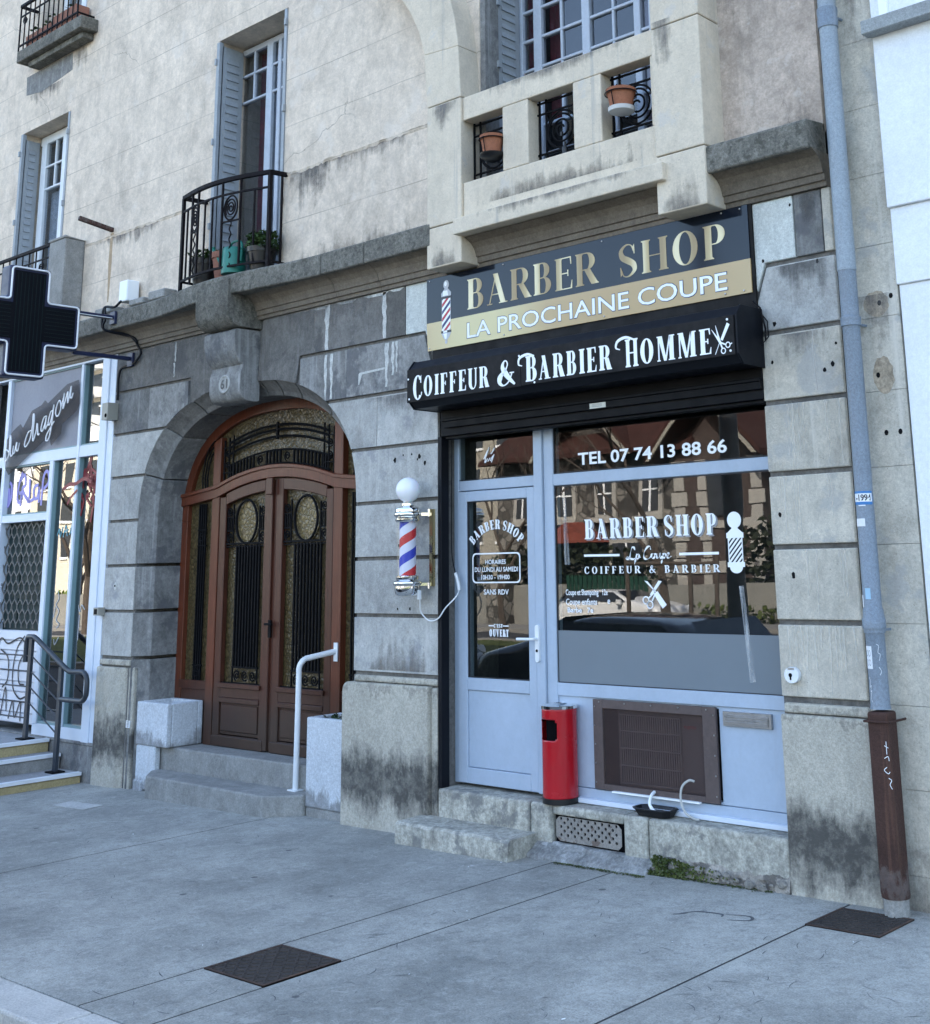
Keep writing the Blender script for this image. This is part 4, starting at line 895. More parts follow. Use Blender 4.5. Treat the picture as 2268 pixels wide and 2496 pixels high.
LPC=[[(1.3,2.1),(1.2,2.5),(.95,2.5),(.75,1.8),(.6,1.0),(.3,.7),(.1,.85),(.3,1.05),(.7,.8),(1.1,.7),(1.4,.95)],[(1.55,1.5),(1.45,1.0),(1.2,-.1)],[(1.5,1.3),(1.75,1.5),(1.85,1.2),(1.7,.85),(1.45,.85),(1.7,.75),(2.0,1.0)],
 [(3.35,2.1),(3.3,2.6),(2.95,2.5),(2.55,1.8),(2.45,1.0),(2.7,.65),(3.1,.75),(3.5,1.2)],[(3.75,1.45),(3.5,1.4),(3.4,1.0),(3.6,.75),(3.85,1.0),(3.8,1.4),(4.05,1.35)],[(4.15,1.5),(4.1,1.0),(4.2,.75),(4.45,1.0),(4.55,1.5),(4.5,.95),(4.6,.75),(4.8,1.1)],
 [(4.95,1.5),(4.85,.9),(4.65,-.1)],[(4.9,1.3),(5.15,1.5),(5.25,1.15),(5.05,.8),(4.88,.9)],[(5.3,1.0),(5.6,1.15),(5.65,1.45),(5.45,1.45),(5.4,1.0),(5.6,.75),(5.95,1.0)]]
script(lt,LPC,(-1.07,-.72,1.695,1.80),y,.0125)
Lt(lt,'COIFFEUR & BARBIER',(-1.41,-.372,1.64,1.686),(.17,.06,.06),.95,.34,.75)
lt.build('lettering',m_vinyl,F); lt=MB(); sans(lt,'Coupe et Shampoing   12e',(-1.572,-1.225,1.497,1.545),y,bold=.014); sans(lt,'Coupe enfants',(-1.572,-1.312,1.437,1.487),y,bold=.012); sans(lt,'e',(-1.228,-1.207,1.455,1.482),y,bold=.012); sans(lt,'Barbe   7e',(-1.560,-1.345,1.400,1.432),y,bold=.02)
def barberpole(mb,cx,z0,z1,w,y,stripe):
    h=z1-z0; r=w*.46
    mb.prism(arc(cx,z1-r,r,r,0,360,28)[:-1],y-.0015,y)
    mb.prism([(cx-w*.2,z1-2*r),(cx-w*.2,z1-2*r+.01),(cx+w*.2,z1-2*r+.01),(cx+w*.2,z1-2*r),(cx+w*.5,z1-2*r-.025),(cx-w*.5,z1-2*r-.025)],y-.0014,y)
    zt=z1-2*r-.025; zb=z0+h*.18
    mb.prism(rect(cx-w*.56,zt-.03,cx+w*.56,zt),y-.0015,y); mb.prism(rect(cx-w*.56,zb-.028,cx+w*.56,zb),y-.0015,y)
    mb.prism(arc(cx,zb-.028,w*.42,zb-.028-z0,180,360,18),y-.0015,y)
    a,b=cx-w*.44,cx+w*.44; mb.prism(rect(a-.004,zb,a+.002,zt-.03),y-.0013,y); mb.prism(rect(b-.002,zb,b+.004,zt-.03),y-.0013,y)
    n=6; H=zt-.03-zb; st=H/4.4
    zz=zb-w
    while zz<zt:
        q=[(a,zz),(b,zz+w*.95),(b,zz+w*.95+st*.55),(a,zz+st*.55)]; q2=[]
        q2=clipz(q,zb,zt-.03)
        if len(q2)>2: mb.prism(q2,y-.0012,y)
        zz+=st
def clipz(q,z0,z1):
    for lim,sg in ((z0,1),(z1,-1)):
        o=[]
        for i in range(len(q)):
            a,b=q[i],q[(i+1)%len(q)]; ia=(a[1]-lim)*sg>=0; ib=(b[1]-lim)*sg>=0
            if ia: o.append(a)
            if ia!=ib: k=(lim-a[1])/(b[1]-a[1]); o.append((a[0]+k*(b[0]-a[0]),lim))
        q=o
        if len(q)<3: return []
    return q
lt.build('price_list',m_vinyl,F); lt=MB(); barberpole(lt,-.257,1.632,1.985,.105,y,None)
lt.build('pole_emblem',m_vinyl,F); lt=MB()
# scissors and comb
for (x0,z0_,x1,z1_) in ((-.92,1.595,-.835,1.512),(-.812,1.595,-.885,1.505)): lt.prism([(x0-.012,z0_),(x0+.012,z0_-.004),(x1+.006,z1_),(x1-.008,z1_+.008)],y-.0015,y)
for cx,cz in ((-.925,1.478),(-.895,1.452)):
    for q in ring(cx,cz,.025,.025,.007,.007): lt.prism(q,y-.0017,y)
for q in vstroke([(-.86,1.525),(-.905,1.49)],.009): lt.prism(q,y-.0016,y)
for q in vstroke([(-.852,1.52),(-.878,1.475)],.009): lt.prism(q,y-.0013,y)
lt.prism([(-.835,1.532),(-.77,1.452),(-.80,1.43),(-.862,1.512)],y-.0018,y)
lt.build('scissors_emblem',m_vinyl,F)
def smear_mat():
    s=NB('tape_smear'); s.nt.nodes.remove(s.b); df=s.n('ShaderNodeBsdfDiffuse'); df.inputs[0].default_value=(.7,.72,.72,1); tr=s.n('ShaderNodeBsdfTransparent'); mx=s.n('ShaderNodeMixShader')
    s.l(s.ramp(s.noise(1,4,s.mp((60,60,4))),[(.38,.03),(.7,.36)]),mx.inputs[0]); s.l(tr.outputs[0],mx.inputs[1]); s.l(df.outputs[0],mx.inputs[2]); s.l(mx.outputs[0],s.out.inputs[0]); return s.m
# tape / brush smear on the glass
sm=MB(); sm.prism([(-.245,1.56),(-.215,1.562),(-.165,1.03),(-.205,1.028)],YS+.0008,YS+.0018); sm.prism([(-1.575,1.70),(-1.53,1.70),(-1.555,2.13),(-1.58,2.13)],YS+.0008,YS+.0018); sm.build('tape_residue',smear_mat(),F)
# posts seen through the glass on the right of the door glass
DR=MB(); a,b=-2.543,-1.812
DR.box(a,-2.455-.0,YS-.022,YS+.05,.29,2.215); DR.box(-1.882,b,YS-.022,YS+.05,.29,2.215); DR.box(-2.455,-1.882,YS-.022,YS+.05,2.145,2.215); DR.box(-2.455,-1.882,YS-.022,YS+.05,.885,.965); DR.box(-2.455,-1.882,YS-.022,YS+.05,.29,.39)
DR.box(-2.455,-1.882,YS-.008,YS+.05,.392,.883)
DO=DR.build('shop_door',m_upvc,B,bevel=.004); tag(DO,'pale grey blue glazed shop door with opening hours')
g=MB(); g.box(-2.46,-1.878,YS+.004,YS+.014,.96,2.15); g.build('door_glass',m_glass,DO)
gk=MB(); gk.box(-2.455,-2.450,YS-.012,YS+.006,.966,2.144); gk.box(-1.887,-1.882,YS-.012,YS+.006,.966,2.144); gk.box(-2.45,-1.887,YS-.012,YS+.006,2.139,2.144); gk.box(-2.45,-1.887,YS-.012,YS+.006,.966,.971); gk.build('gasket',m_upvcs,DO)
hd=MB(); hd.prism(arc(-1.79+.0,1.305,.017,.017,0,180,8)+arc(-1.79,1.105,.017,.017,180,360,8),YS-.045,YS-.022); hd.tube([(-1.79,YS-.045,1.235),(-1.79,YS-.085,1.235),(-1.80,YS-.09,1.235),(-1.925,YS-.09,1.233)],.009,10); hd.m=1; hd.lathe([(.009,0),(.009,.004)],(-1.79,YS-.045,1.16),10,'y')
hd.build('door_handle',[m_wplast,m_iron],DO)
lt=MB(); y=YS+.002
def rrect(x0,x1,z0,z1,r,w):
    o=arc(x1-r,z1-r,r,r,0,90,6)+arc(x0+r,z1-r,r,r,90,180,6)+arc(x0+r,z0+r,r,r,180,270,6)+arc(x1-r,z0+r,r,r,270,360,6)
    cx,cz=(x0+x1)/2,(z0+z1)/2; kx=(x1-x0-2*w)/(x1-x0); kz=(z1-z0-2*w)/(z1-z0)
    i=[(cx+(p[0]-cx)*kx,cz+(p[1]-cz)*kz) for p in o]; n=len(o)
    return [[o[k],o[(k+1)%n],i[(k+1)%n],i[k]] for k in range(n)]
for q in rrect(-2.42,-1.968,1.588,1.79,.03,.009): lt.prism(q,y-.0015,y)
sans(lt,'HORAIRES',(-2.295,-2.102,1.714,1.744),y,bold=.015); sans(lt,'DU LUNDI AU SAMEDI',(-2.398,-1.99,1.663,1.695),y,bold=.015); sans(lt,'10H30 - 19H00',(-2.335,-2.068,1.612,1.643),y,bold=.015); sans(lt,'SANS RDV',(-2.312,-2.078,1.512,1.547),y,bold=.015)
Lt(lt,"C'EST",(-2.222,-2.14,1.295,1.32),(.2,.07,.05),.8,.12,y=y); Lt(lt,'OUVERT',(-2.262,-2.085,1.237,1.285),(.2,.06,.05),.72,.12,y=y)
lt.prism(rect(-2.268,1.304,-2.225,1.311),y-.0015,y); lt.prism(rect(-2.137,1.304,-2.083,1.311),y-.0015,y)
p,wd=word('BARBER SHOP',.2,.06,.055,.85,.13,.28); cxx,rr=-2.19,.30
for i,q in enumerate(p):
    o=[]
    for a_,b_ in q:
        th=R(141-102*a_/wd); r_=rr+b_*.068; o.append((cxx+r_*math.cos(th)*.93,1.67+r_*math.sin(th)*.93))
    lt.prism(o,y-.0015-(i%5)*.0001,y)
lt.build('lettering',m_vinyl,DO)
rf=MB(); rnd=random.Random(4)
for k in range(9):
    x=-2.31+rnd.uniform(0,.09); z=2.40+rnd.uniform(0,.08)
    for q in vstroke([(x,z),(x+rnd.uniform(.01,.04),z+rnd.uniform(.02,.07))],.007): rf.prism(q,YS+.0025-k*.0001,YS+.0045)
rf.build('torn_sticker',m_vinyl,F)
# air conditioner grille and flap, letter slot
ac=MB()
for a,b,c,d in ((-1.352,-1.278,.36,.882),(-.532,-.438,.36,.882),(-1.278,-.532,.36,.392),(-1.278,-.532,.832,.882)): ac.box(a,b,YS-.022,YS-.002,c,d)
o=ac.build('vent_cover',m_brown,F,bevel=.002)
m_mesh=veil('brown_mesh',(.09,.062,.057),.34)
ms=MB(); ms.box(-1.28,-.53,YS-.0135,YS-.0125,.39,.834); ms.build('perforated_mesh',m_mesh,F)
ms=MB(); ms.box(-1.36,-.43,YS+.38,YS+.39,.36,.88); ms.build('vent_recess',m_dark,F)
rw=MB()
for k in range(5):
    for x,z in ((-1.335,.40+k*.11),(-.452,.40+k*.11),(-1.3+k*.2,.868)): rw=MB(); rw.lathe([(.005,0),(.005,.004)],(x,YS-.022,z),8,'y'); rw.build('screw',m_steel,F)
A=thing('air_conditioner','brown air conditioning unit behind the perforated mesh under the shop window','air conditioner',(-.95,YS+.2,.37))
u=MB(); u.box(-1.23,-.57,YS+.07,YS+.36,.375,.825); u.build('casing',plain('ac_casing',(.135,.105,.098),.6),A,bevel=.01,seg=2)
u=MB()
for k in range(28): x=-1.20+.45*k/27; u.box(x,x+.006,YS+.052,YS+.071,.40,.795)
for z in (.4,.5,.6,.7,.795): u.box(-1.2,-.745,YS+.048,YS+.071,z-.004,z+.004)
u.build('fan_grille',plain('ac_grille',(.19,.15,.14),.6),A)
u=MB(); sans(u,'FUJITSU',(-.725,-.64,.735,.755),YS+.069,.002,.03); u.build('lettering',plain('ac_print',(.30,.02,.03),.6),A)
lb=MB(); lb.box(-.392,-.07,YS-.016,YS+.003,.785,.865); lb.m=1; lb.box(-.375,-.088,YS-.022,YS-.016,.797,.850)
for z in (.807,.82,.835): lb.box(-.37,-.092,YS-.0245,YS-.022,z,z+.006)
lb.build('letter_slot',[m_steel,m_steel],F,bevel=.002)
s=MB(); s.box(-1.20,-.56,YS-.045,YS-.024,.353,.362); s.build('drip_rail',m_lw,F)
# back wall seen through the glass
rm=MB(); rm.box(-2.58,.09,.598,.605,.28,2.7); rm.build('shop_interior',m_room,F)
# ------------------------------------------------------------------ sill, shop step
sl_=MB()
for a,b in ((-2.588,-1.765),(-1.757,-.845),(-.837,.094)):
    if a==-1.757:
        sl_.box(a,-1.575,-.004,.6,-.07,.268); sl_.box(-1.02,b,-.004,.6,-.07,.268); sl_.box(-1.575,-1.02,-.004,.6,.212,.268); sl_.box(-1.575,-1.02,.03,.6,-.07,.212)
    else: sl_.box(a,b,-.004,.6,-.07,.268)
sl_.build('window_plinth',m_sill,B,bevel=.018,seg=3)
def roughblock(x0,x1,prof,nx,amp,seed):   # prof y,z points; displaced strip
    mb=MB(); vs=[]; n=len(prof)
    for i in range(nx+1):
        x=x0+(x1-x0)*i/nx
        for j,(y,z) in enumerate(prof):
            d=mnoise.noise(Vector((x*7+seed,y*9,z*9)))*amp+mnoise.noise(Vector((x*23+seed,y*31,z*31)))*amp*.5
            k=0 if j in (0,n-1) else 1
            vs.append((x,y+d*k,z+d*.6*k))
    fs=[]
    for i in range(nx):
        for j in range(n-1): fs.append((i*n+j,i*n+j+1,(i+1)*n+j+1,(i+1)*n+j)[::-1])
    fs.append(tuple(range(n))); fs.append(tuple(nx*n+j for j in range(n))[::-1])
    return mb.add(vs,fs)
fo=roughblock(-1.70,-.80,[(.04,-.08),(-.115,-.08),(-.108,-.02),(-.09,.0),(-.065,.012),(-.035,.026),(-.006,.05),(.04,.056)],80,.014,1); fo.build('cement_footing',surf('old_cement',(.27,.27,.26),.25,5,.92,.7,40,spots=((.5,.5,.49),7,.58,.6),mottle=(8,.7,1.25)),B)
fo=roughblock(-.82,.095,[(.04,-.08),(-.03,-.08),(-.035,-.02),(-.02,.02),(-.012,.05),(.0,.085),(.04,.09)],60,.03,4); fo.build('rubble_footing',surf('rubble',(.33,.30,.26),.35,7,.95,.8,40,spots=((.10,.09,.08),9,.5,.8)),B)
rnd=random.Random(8); rb=MB()
for k in range(30):
    x=rnd.uniform(-.80,.08); z=rnd.uniform(-.005,.06); r=rnd.uniform(.008,.022); q=Vector((x,-.03+rnd.uniform(-.012,.012),z))
    pts=[]; fs=[]
    for i in range(5):
        for j in range(7):
            la=-PI/2+PI*i/4; lo_=2*PI*j/7; d=r*(1+.35*mnoise.noise(Vector((x*40+i,j*1.3,k))))
            pts.append(q+Vector((d*1.4*math.cos(la)*math.cos(lo_),d*.7*math.cos(la)*math.sin(lo_),d*math.sin(la))))
    for i in range(4):
        for j in range(7): fs.append((i*7+j,i*7+(j+1)%7,(i+1)*7+(j+1)%7,(i+1)*7+j))
    rb.add(pts,fs)
tag(rb.build('rubble_stone',[surf('rubble_stone',(.24,.225,.20),.3,12,.95,.6,50),surf('brick_stub',(.30,.12,.08),.3,12,.95,.6,50)],B),kind='stuff')
w=MB()
def mossat(x): return -.85<x<-.1
for k in range(1300):
    x=-.86+abs(rnd.gauss(0,.19)); x=min(x,-.05); z=rnd.uniform(-.02,.09)*(1-.55*(x+.86)/.8); y=-.045-rnd.uniform(0,.02)+z*.25
    if mnoise.noise(Vector((x*9,0,z*14)))<-.12: continue
    w_=.013; a=rnd.uniform(0,6.28); c=Vector((x,y,z)); d=Vector((math.cos(a)*w_,-.008,math.sin(a)*w_)); e=Vector((-math.sin(a)*w_*.5,-.004,math.cos(a)*w_*.5)); w.add([c,c+d*.5+e,c+d,c+d*.5-e],[(0,1,2,3)])
for k in range(900):
    x=rnd.uniform(-1.45,.0); y=-.125-abs(rnd.gauss(0,.018))+(.09 if x>-.78 else 0); c=Vector((x,y,gz(x)+.003)); a=rnd.uniform(0,6.28); d=Vector((math.cos(a),math.sin(a),.3))*.011; e=Vector((-math.sin(a),math.cos(a),.2))*.005; w.add([c,c+d*.5+e,c+d,c+d*.5-e],[(0,1,2,3)])
tag(w.build('moss',m_moss,None,loc=(-.6,-.05,0)),'dark green moss along the broken foot of the shop plinth','moss',kind='stuff')
V=MB(); x0,x1,z0,z1=-1.555,-1.045,.066,.205; ny,nx=6,19; cw=(x1-x0)/nx; ch=(z1-z0)/ny; yv=.012
for j in range(ny):
    for i in range(nx):
        ax,az=x0+i*cw,z0+j*ch; cx,cz=ax+cw/2,az+ch/2
        if (i in (0,nx-1) and j in (0,ny-1)):
            q4=[(ax,az),(ax+cw,az),(ax+cw,az+ch),(ax,az+ch)]; q4.pop({(0,0):0,(1,0):1,(1,1):2,(0,1):3}[(int(i>0),int(j>0))]); V.add([(p[0],yv,p[1]) for p in q4],[(0,1,2)]); continue
        if (i+j)%2==0 and 0<j<ny and (i not in (0,nx-1)):
            o=[(ax,az),(cx,az),(ax+cw,az),(ax+cw,cz),(ax+cw,az+ch),(cx,az+ch),(ax,az+ch),(ax,cz)]; r=min(cw,ch)*.42
            h=[(cx+r*math.cos(R(225+45*k)),cz+r*math.sin(R(225+45*k))) for k in range(8)]
            V.add([(p[0],yv,p[1]) for p in o]+[(p[0],yv,p[1]) for p in h]+[(p[0],yv+.008,p[1]) for p in h],[(k,(k+1)%8,8+(k+1)%8,8+k) for k in range(8)]+[(8+k,8+(k+1)%8,16+(k+1)%8,16+k) for k in range(8)])
        else: V.add([(ax,yv,az),(ax+cw,yv,az),(ax+cw,yv,az+ch),(ax,yv,az+ch)],[(0,1,2,3)])
V.m=1; V.box(-1.57,-1.025,.0285,.0295,.0,.21)
T_('cellar_vent',V,[surf('vent_plate',(.27,.25,.225),.25,9,.8,.4,70,spots=((.10,.06,.045),12,.58,.7)),m_dark],'rusty perforated cellar vent plate set in the stone plinth','vent',(-1.3,.01,.066))
st=roughblock(-2.712,-1.70,[(-.004,-.10),(-.265,-.10),(-.27,-.03),(-.268,.03),(-.266,.075),(-.25,.09),(-.12,.092),(-.004,.094)],70,.008,9)
T_('shop_step',st,m_sill,'low chipped stone step in front of the shop door','step',(-2.2,-.13,-.04))
# ------------------------------------------------------------------ sign board over the shop
S=thing('shop_sign','navy and gold BARBER SHOP sign board under the loggia balustrade','sign',(-1.3,0,3.48))
def gradmat(name,a,b,c,scale,off_,rough=.3,metal=0):
    s=NB(name); x=s.sep()[0]; w=s.math('SINE',s.math('MULTIPLY',s.math('ADD',x,off_),scale)); w=s.math('ADD',s.math('MULTIPLY',w,.5),.5)
    return s.fin(s.ramp(w,[(.1,a),(.6,b),(.98,c)]),rough,.5,metal)
m_gold=gradmat('printed_gold',(.33,.23,.10),(.50,.39,.19),(.80,.71,.45),21,.1,.28)
m_band=gradmat('printed_tan_band',(.45,.31,.14),(.47,.335,.16),(.60,.52,.27),2.2,1.55,.22)
b=MB(); b.box(-2.672,.082,-.030,-.021,3.425,3.752); b.build('board',m_navy,S)
b=MB(); b.prism([(-2.672,3.425),(.082,3.425),(.082,3.222),(-2.66,3.222)],-.030,-.021); b.build('tan_band',m_band,S)
b=MB(); b.box(-2.62,.10,-.020,.003,3.10,3.76); b.build('backing',m_blackp,S)
lt=MB(); y=-.0302
w1,a1=word('BARBER',.185,.032,.045,1,.10); place(lt,w1,(-2.252,-1.055,3.468,3.684),y); lt.build('gold_lettering',m_gold,S); lt=MB(); w1,a1=word('SHOP',.185,.032,.045,1,.12); place(lt,w1,(-.885,-.082,3.462,3.678),y)
lt.build('gold_lettering',m_gold,S)
lt=MB(); lt.m=1; sans(lt,'LA PROCHAINE COUPE',(-2.262,-.078,3.258,3.378),y+.0004,.0008,.022); lt.m=0; sans(lt,'LA PROCHAINE COUPE',(-2.256,-.084,3.263,3.373),y,.0016,.006); lt.build('white_lettering',[m_lw,plain('navy_outline',(.02,.03,.07),.4)],S)
em=MB(); cx=-2.468; y=-.0302; red,blu,ch=1,2,3
def shp(p,m,th): em.m=m; em.prism(p,y-th,y)
k=.045
shp(arc(cx,3.685,.028,.033,0,360,24)[:-1],3,.001); shp(arc(cx-.006,3.692,.013,.018,0,360,16)[:-1],0,.0014)
shp([(cx-.018,3.655),(cx+.018,3.655),(cx+.05,3.625),(cx+.05,3.60),(cx-.05,3.60),(cx-.05,3.625)],3,.001); shp([(cx-.03,3.642),(cx+.012,3.642),(cx+.02,3.605),(cx-.035,3.605)],0,.0014); shp(rect(cx-.052,3.583,cx+.052,3.598),4,.0012)
shp(rect(cx-.044,3.35,cx+.044,3.585),0,.0008)
zz=3.35-.09; i=0
while zz<3.585:
    q=clipz([(cx-.042,zz),(cx+.042,zz+.075),(cx+.042,zz+.075+.026),(cx-.042,zz+.026)],3.352,3.583)
    if len(q)>2: shp(q,1 if i%2 else 2,.0013)
    zz+=.052; i+=1
shp(rect(cx-.052,3.333,cx+.052,3.35),4,.0012); shp(rect(cx-.03,3.335,cx+.01,3.348),0,.0015)
shp([(cx-.05,3.333),(cx+.05,3.333),(cx+.03,3.30),(cx+.012,3.282),(cx-.012,3.282),(cx-.03,3.30)],3,.001); shp([(cx-.03,3.33),(cx+.008,3.33),(cx+.004,3.29),(cx-.012,3.288)],0,.0014); shp(arc(cx,3.268,.013,.015,0,360,14)[:-1],3,.0012)
em.build('pole_emblem',[m_lw,plain('print_red',(.45,.03,.045),.4),plain('print_navy',(.02,.03,.12),.4),plain('print_silver',(.45,.46,.48),.35),plain('print_black',(.02,.02,.025),.4)],S)
sc=MB()
for x in (-2.64,-1.9,-1.02,-.1,.03):
    for z in (3.735,3.24): sc=MB(); sc.lathe([(.006,0),(.006,.004),(.003,.006)],(x,-.030,z),8,'y'); sc.build('screw',m_steel,S)
# ------------------------------------------------------------------ roller shutter box with its fascia board
RB=thing('shutter_box','black roller shutter box lettered COIFFEUR & BARBIER HOMME over the shop window','shutter box',(-1.25,-.1,2.78))
b=MB(); P=[(0.0,3.115),(-.225,3.112),(-.272,3.055),(-.272,2.835),(-.222,2.782),(.0,2.78)]
b.prismx(P,-2.585,.112); b.build('box_casing',m_black,RB,bevel=.003)
for x in (-2.597,.112):
    e=MB(); e.prismx([(p[0]*1.02,2.945+(p[1]-2.945)*1.03) for p in P],x,x+.012); e.build('end_cap',m_black,RB,bevel=.002)
b=MB(); b.box(-2.60,-1.52,-.284,-.2725,2.822,3.052); b.box(-1.517,.104,-.284,-.2725,2.826,3.052); b.build('fascia_board',m_blackp,RB,bevel=.002)
lt=MB(); y=-.2842; st=(.185,.05,.05)
def cap(txt,box,bigfirst=True):
    p,_=word(txt,*st,.86,.10); place(lt,p,box,y)
def capw(first,rest,x0,x1,zb,zs,zB,fw):
    g,w=glyph(first,.19,.05,.05,.9); place(lt,g,(x0,x0+fw,zb,zB),y)
    p,_=word(rest,.195,.05,.05,.86,.13); place(lt,p,(x0+fw+.018,x1,zs,zB-.012),y)
capw('C','OIFFEUR',-2.535,-1.80,2.832,2.848,3.005,.09)
p,_=word('&',.24,.05,.05); place(lt,p,(-1.725,-1.565,2.838,3.008),y)
capw('B','ARBIER',-1.475,-.77,2.845,2.846,3.01,.095)
capw('H','OMME',-.665,-.05,2.842,2.846,3.01,.095)
def flat(pts,w): 
    for i,q in enumerate(vstroke(catmull(pts,8),lambda u:w*(.4+.6*math.sin(PI*min(1,u+.1))))): lt.prism(q,y-.0016-(i%3)*.0001,y)
flat([(-1.40,3.005),(-1.46,3.022),(-1.525,3.005),(-1.535,2.965),(-1.505,2.952)],.018)
flat([(-.60,3.005),(-.66,3.024),(-.72,3.008),(-.735,2.97),(-.705,2.955)],.018)
lt.build('lettering',m_lw,RB); lt=MB()
# scissors and comb on the fascia
for q in vstroke([(-.043,2.985),(.012,2.905)],lambda u:.002+.013*u): lt.prism(q,y-.0016,y)
for q in vstroke([(-.015,3.005),(.008,2.91)],lambda u:.002+.013*u): lt.prism(q,y-.0018,y)
for q in vstroke([(.008,2.912),(.025,2.868)],.009): lt.prism(q,y-.0015,y)
for q in vstroke([(.012,2.905),(.048,2.888)],.009): lt.prism(q,y-.0013,y)
for cx,cz in ((.03,2.855),(.062,2.885)):
    for q in ring(cx,cz,.017,.018,.006,.006): lt.prism(q,y-.0014,y)
for q in vstroke([(.078,2.888),(.09,2.892)],.006): lt.prism(q,y-.0014,y)
lt.prism([(.062,3.012),(.08,3.0),(.028,2.912),(.014,2.922)],y-.0012,y)
for q in vstroke([(.008,2.905),(-.025,2.84)],.004): lt.prism(q,y-.0012,y)
lt.build('scissors_emblem',m_lw,RB)
for x,z in ((-2.585,2.985),(-2.575,2.845),(.065,3.03),(.078,2.85),(-1.53,3.02),(-1.4,2.835)): sc=MB(); sc.prism(arc(x,z,.007,.007,0,360,12)[:-1],y-.003,y); sc.build('screw',m_lw,RB)
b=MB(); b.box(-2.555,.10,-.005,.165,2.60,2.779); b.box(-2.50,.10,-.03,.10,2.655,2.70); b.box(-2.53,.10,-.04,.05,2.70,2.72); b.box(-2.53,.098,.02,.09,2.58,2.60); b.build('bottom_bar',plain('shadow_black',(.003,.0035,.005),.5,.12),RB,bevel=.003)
b=MB(); b.box(-2.588,-2.552,-.0,.075,.27,2.60); b.build('guide_rail',m_black,RB,bevel=.003)
b=MB(); b.box(-1.16,-1.03,-.0335,-.0305,2.661,2.694); b.m=1
for z in (2.686,2.679,2.672): b.box(-1.14,-1.06,-.0338,-.0336,z-.0012,z+.0012)
b.build('maker_plate',[plain('plate',(.62,.63,.56),.5),m_grey],RB)
b=MB(); b.tube([(.10,-.06,3.16),(.135,-.04,3.12),(.15,-.02,3.0),(.14,-.01,2.93)],.006,6); b.tube([(.125,-.03,3.10),(.165,-.02,3.04),(.165,-.015,2.95),(.12,-.03,2.90)],.004,6); b.build('power_cable',m_black,RB)
# ------------------------------------------------------------------ barber pole
P_=thing('barber_pole','chrome wall mounted barber pole with white globe and red blue stripes','barber pole',(-2.755,-.13,1.52))
cx,cy=-2.742,-.14
g=MB(); g.lathe([(.086*math.cos(R(a)),2.236+.086*math.sin(R(a))) for a in range(-80,91,8)],(cx,cy,0),28); 
mg=NB('opal_globe'); mg.b.inputs['Subsurface Weight'].default_value=.3; g.build('globe',mg.fin((.82,.83,.86),.25,.5),P_)
c=MB()
c.lathe([(.03,2.118),(.045,2.128),(.045,2.14),(.038,2.146),(.034,2.158)],(cx,cy,0),24)
def cap_(prof): c.lathe(prof,(cx,cy,0),40)
cap_([(.066,2.01),(.082,2.013),(.088,2.022),(.088,2.034),(.082,2.041),(.083,2.046),(.094,2.052),(.098,2.06),(.098,2.072),(.094,2.08),(.088,2.083),(.089,2.10),(.085,2.108),(.06,2.118),(.035,2.124)])
cap_([(.001,1.503),(.03,1.504),(.06,1.509),(.078,1.52),(.088,1.538),(.09,1.565),(.09,1.582),(.098,1.588),(.102,1.597),(.102,1.606),(.097,1.613),(.086,1.617),(.08,1.624),(.082,1.63),(.082,1.645),(.074,1.652)])
c.build('chrome_cap',m_chrome,P_)
s=NB('striped_cylinder'); x,yy,z=s.sep()
at=s.n('ShaderNodeMath'); at.operation='ARCTAN2'; s.l(yy,at.inputs[0]); s.l(x,at.inputs[1])
ph=s.math('FRACT',s.math('ADD',s.math('MULTIPLY',z,3.9),s.math('MULTIPLY',at.outputs[0],-1/(2*PI))))
m_str=s.fin(s.ramp(ph,[(0,(.03,.05,.40)),(.25,(.62,.63,.72)),(.5,(.50,.022,.03)),(.75,(.62,.63,.72)),(.99,(.62,.63,.72))],'CONSTANT'),.45,.3)
g=MB(); g.lathe([(.058,1.65),(.058,2.015)],(cx,cy,0),32)
o=g.build('striped_cylinder',m_str,P_)
for v in o.data.vertices: v.co.x-=0
g=MB(); g.lathe([(.078,1.65),(.078,2.015)],(cx,cy,0),32,caps=False); g.build('clear_tube',m_tubeg,P_)
b=MB(); b.box(cx+.10,cx+.128,-.03,-.002,1.575,2.10); b.m=1; b.bar((cx+.07,cy+.04,2.065),(cx+.113,-.02,2.065),.02); b.bar((cx+.07,cy+.04,1.59),(cx+.113,-.02,1.59),.02); b.lathe([(.011,0),(.011,.05)],(cx+.112,-.045,2.05),12); b.lathe([(.011,0),(.011,.04)],(cx+.112,-.045,1.56),12)
b.build('wall_bracket',[plain('brass_back',(.5,.42,.24),.3,.5,1),m_chrome],P_)
c=MB(); c.tube(catmull([(cx+.08,-.10,1.55),(cx+.06,-.08,1.46),(cx+.04,-.05,1.40),(cx+.09,-.02,1.345),(cx+.17,-.012,1.36),(cx+.23,-.0,1.43),(cx+.27,.06,1.50),(cx+.262,.10,1.545)],6),.0045,6)
c.tube(catmull([(cx+.262,.10,1.545),(cx+.25,.10,1.60),(cx+.225,.10,1.66)],5),.011,8); c.m=1; c.tube(catmull([(cx+.225,.10,1.66),(cx+.19,.10,1.80),(cx+.19,.10,2.1),(cx+.195,.10,2.6)],5),.004,6); c.m=0; c.box(cx+.075,cx+.095,-.12,-.10,1.49,1.55)
c.build('power_cable',[m_wplast,m_black],P_)
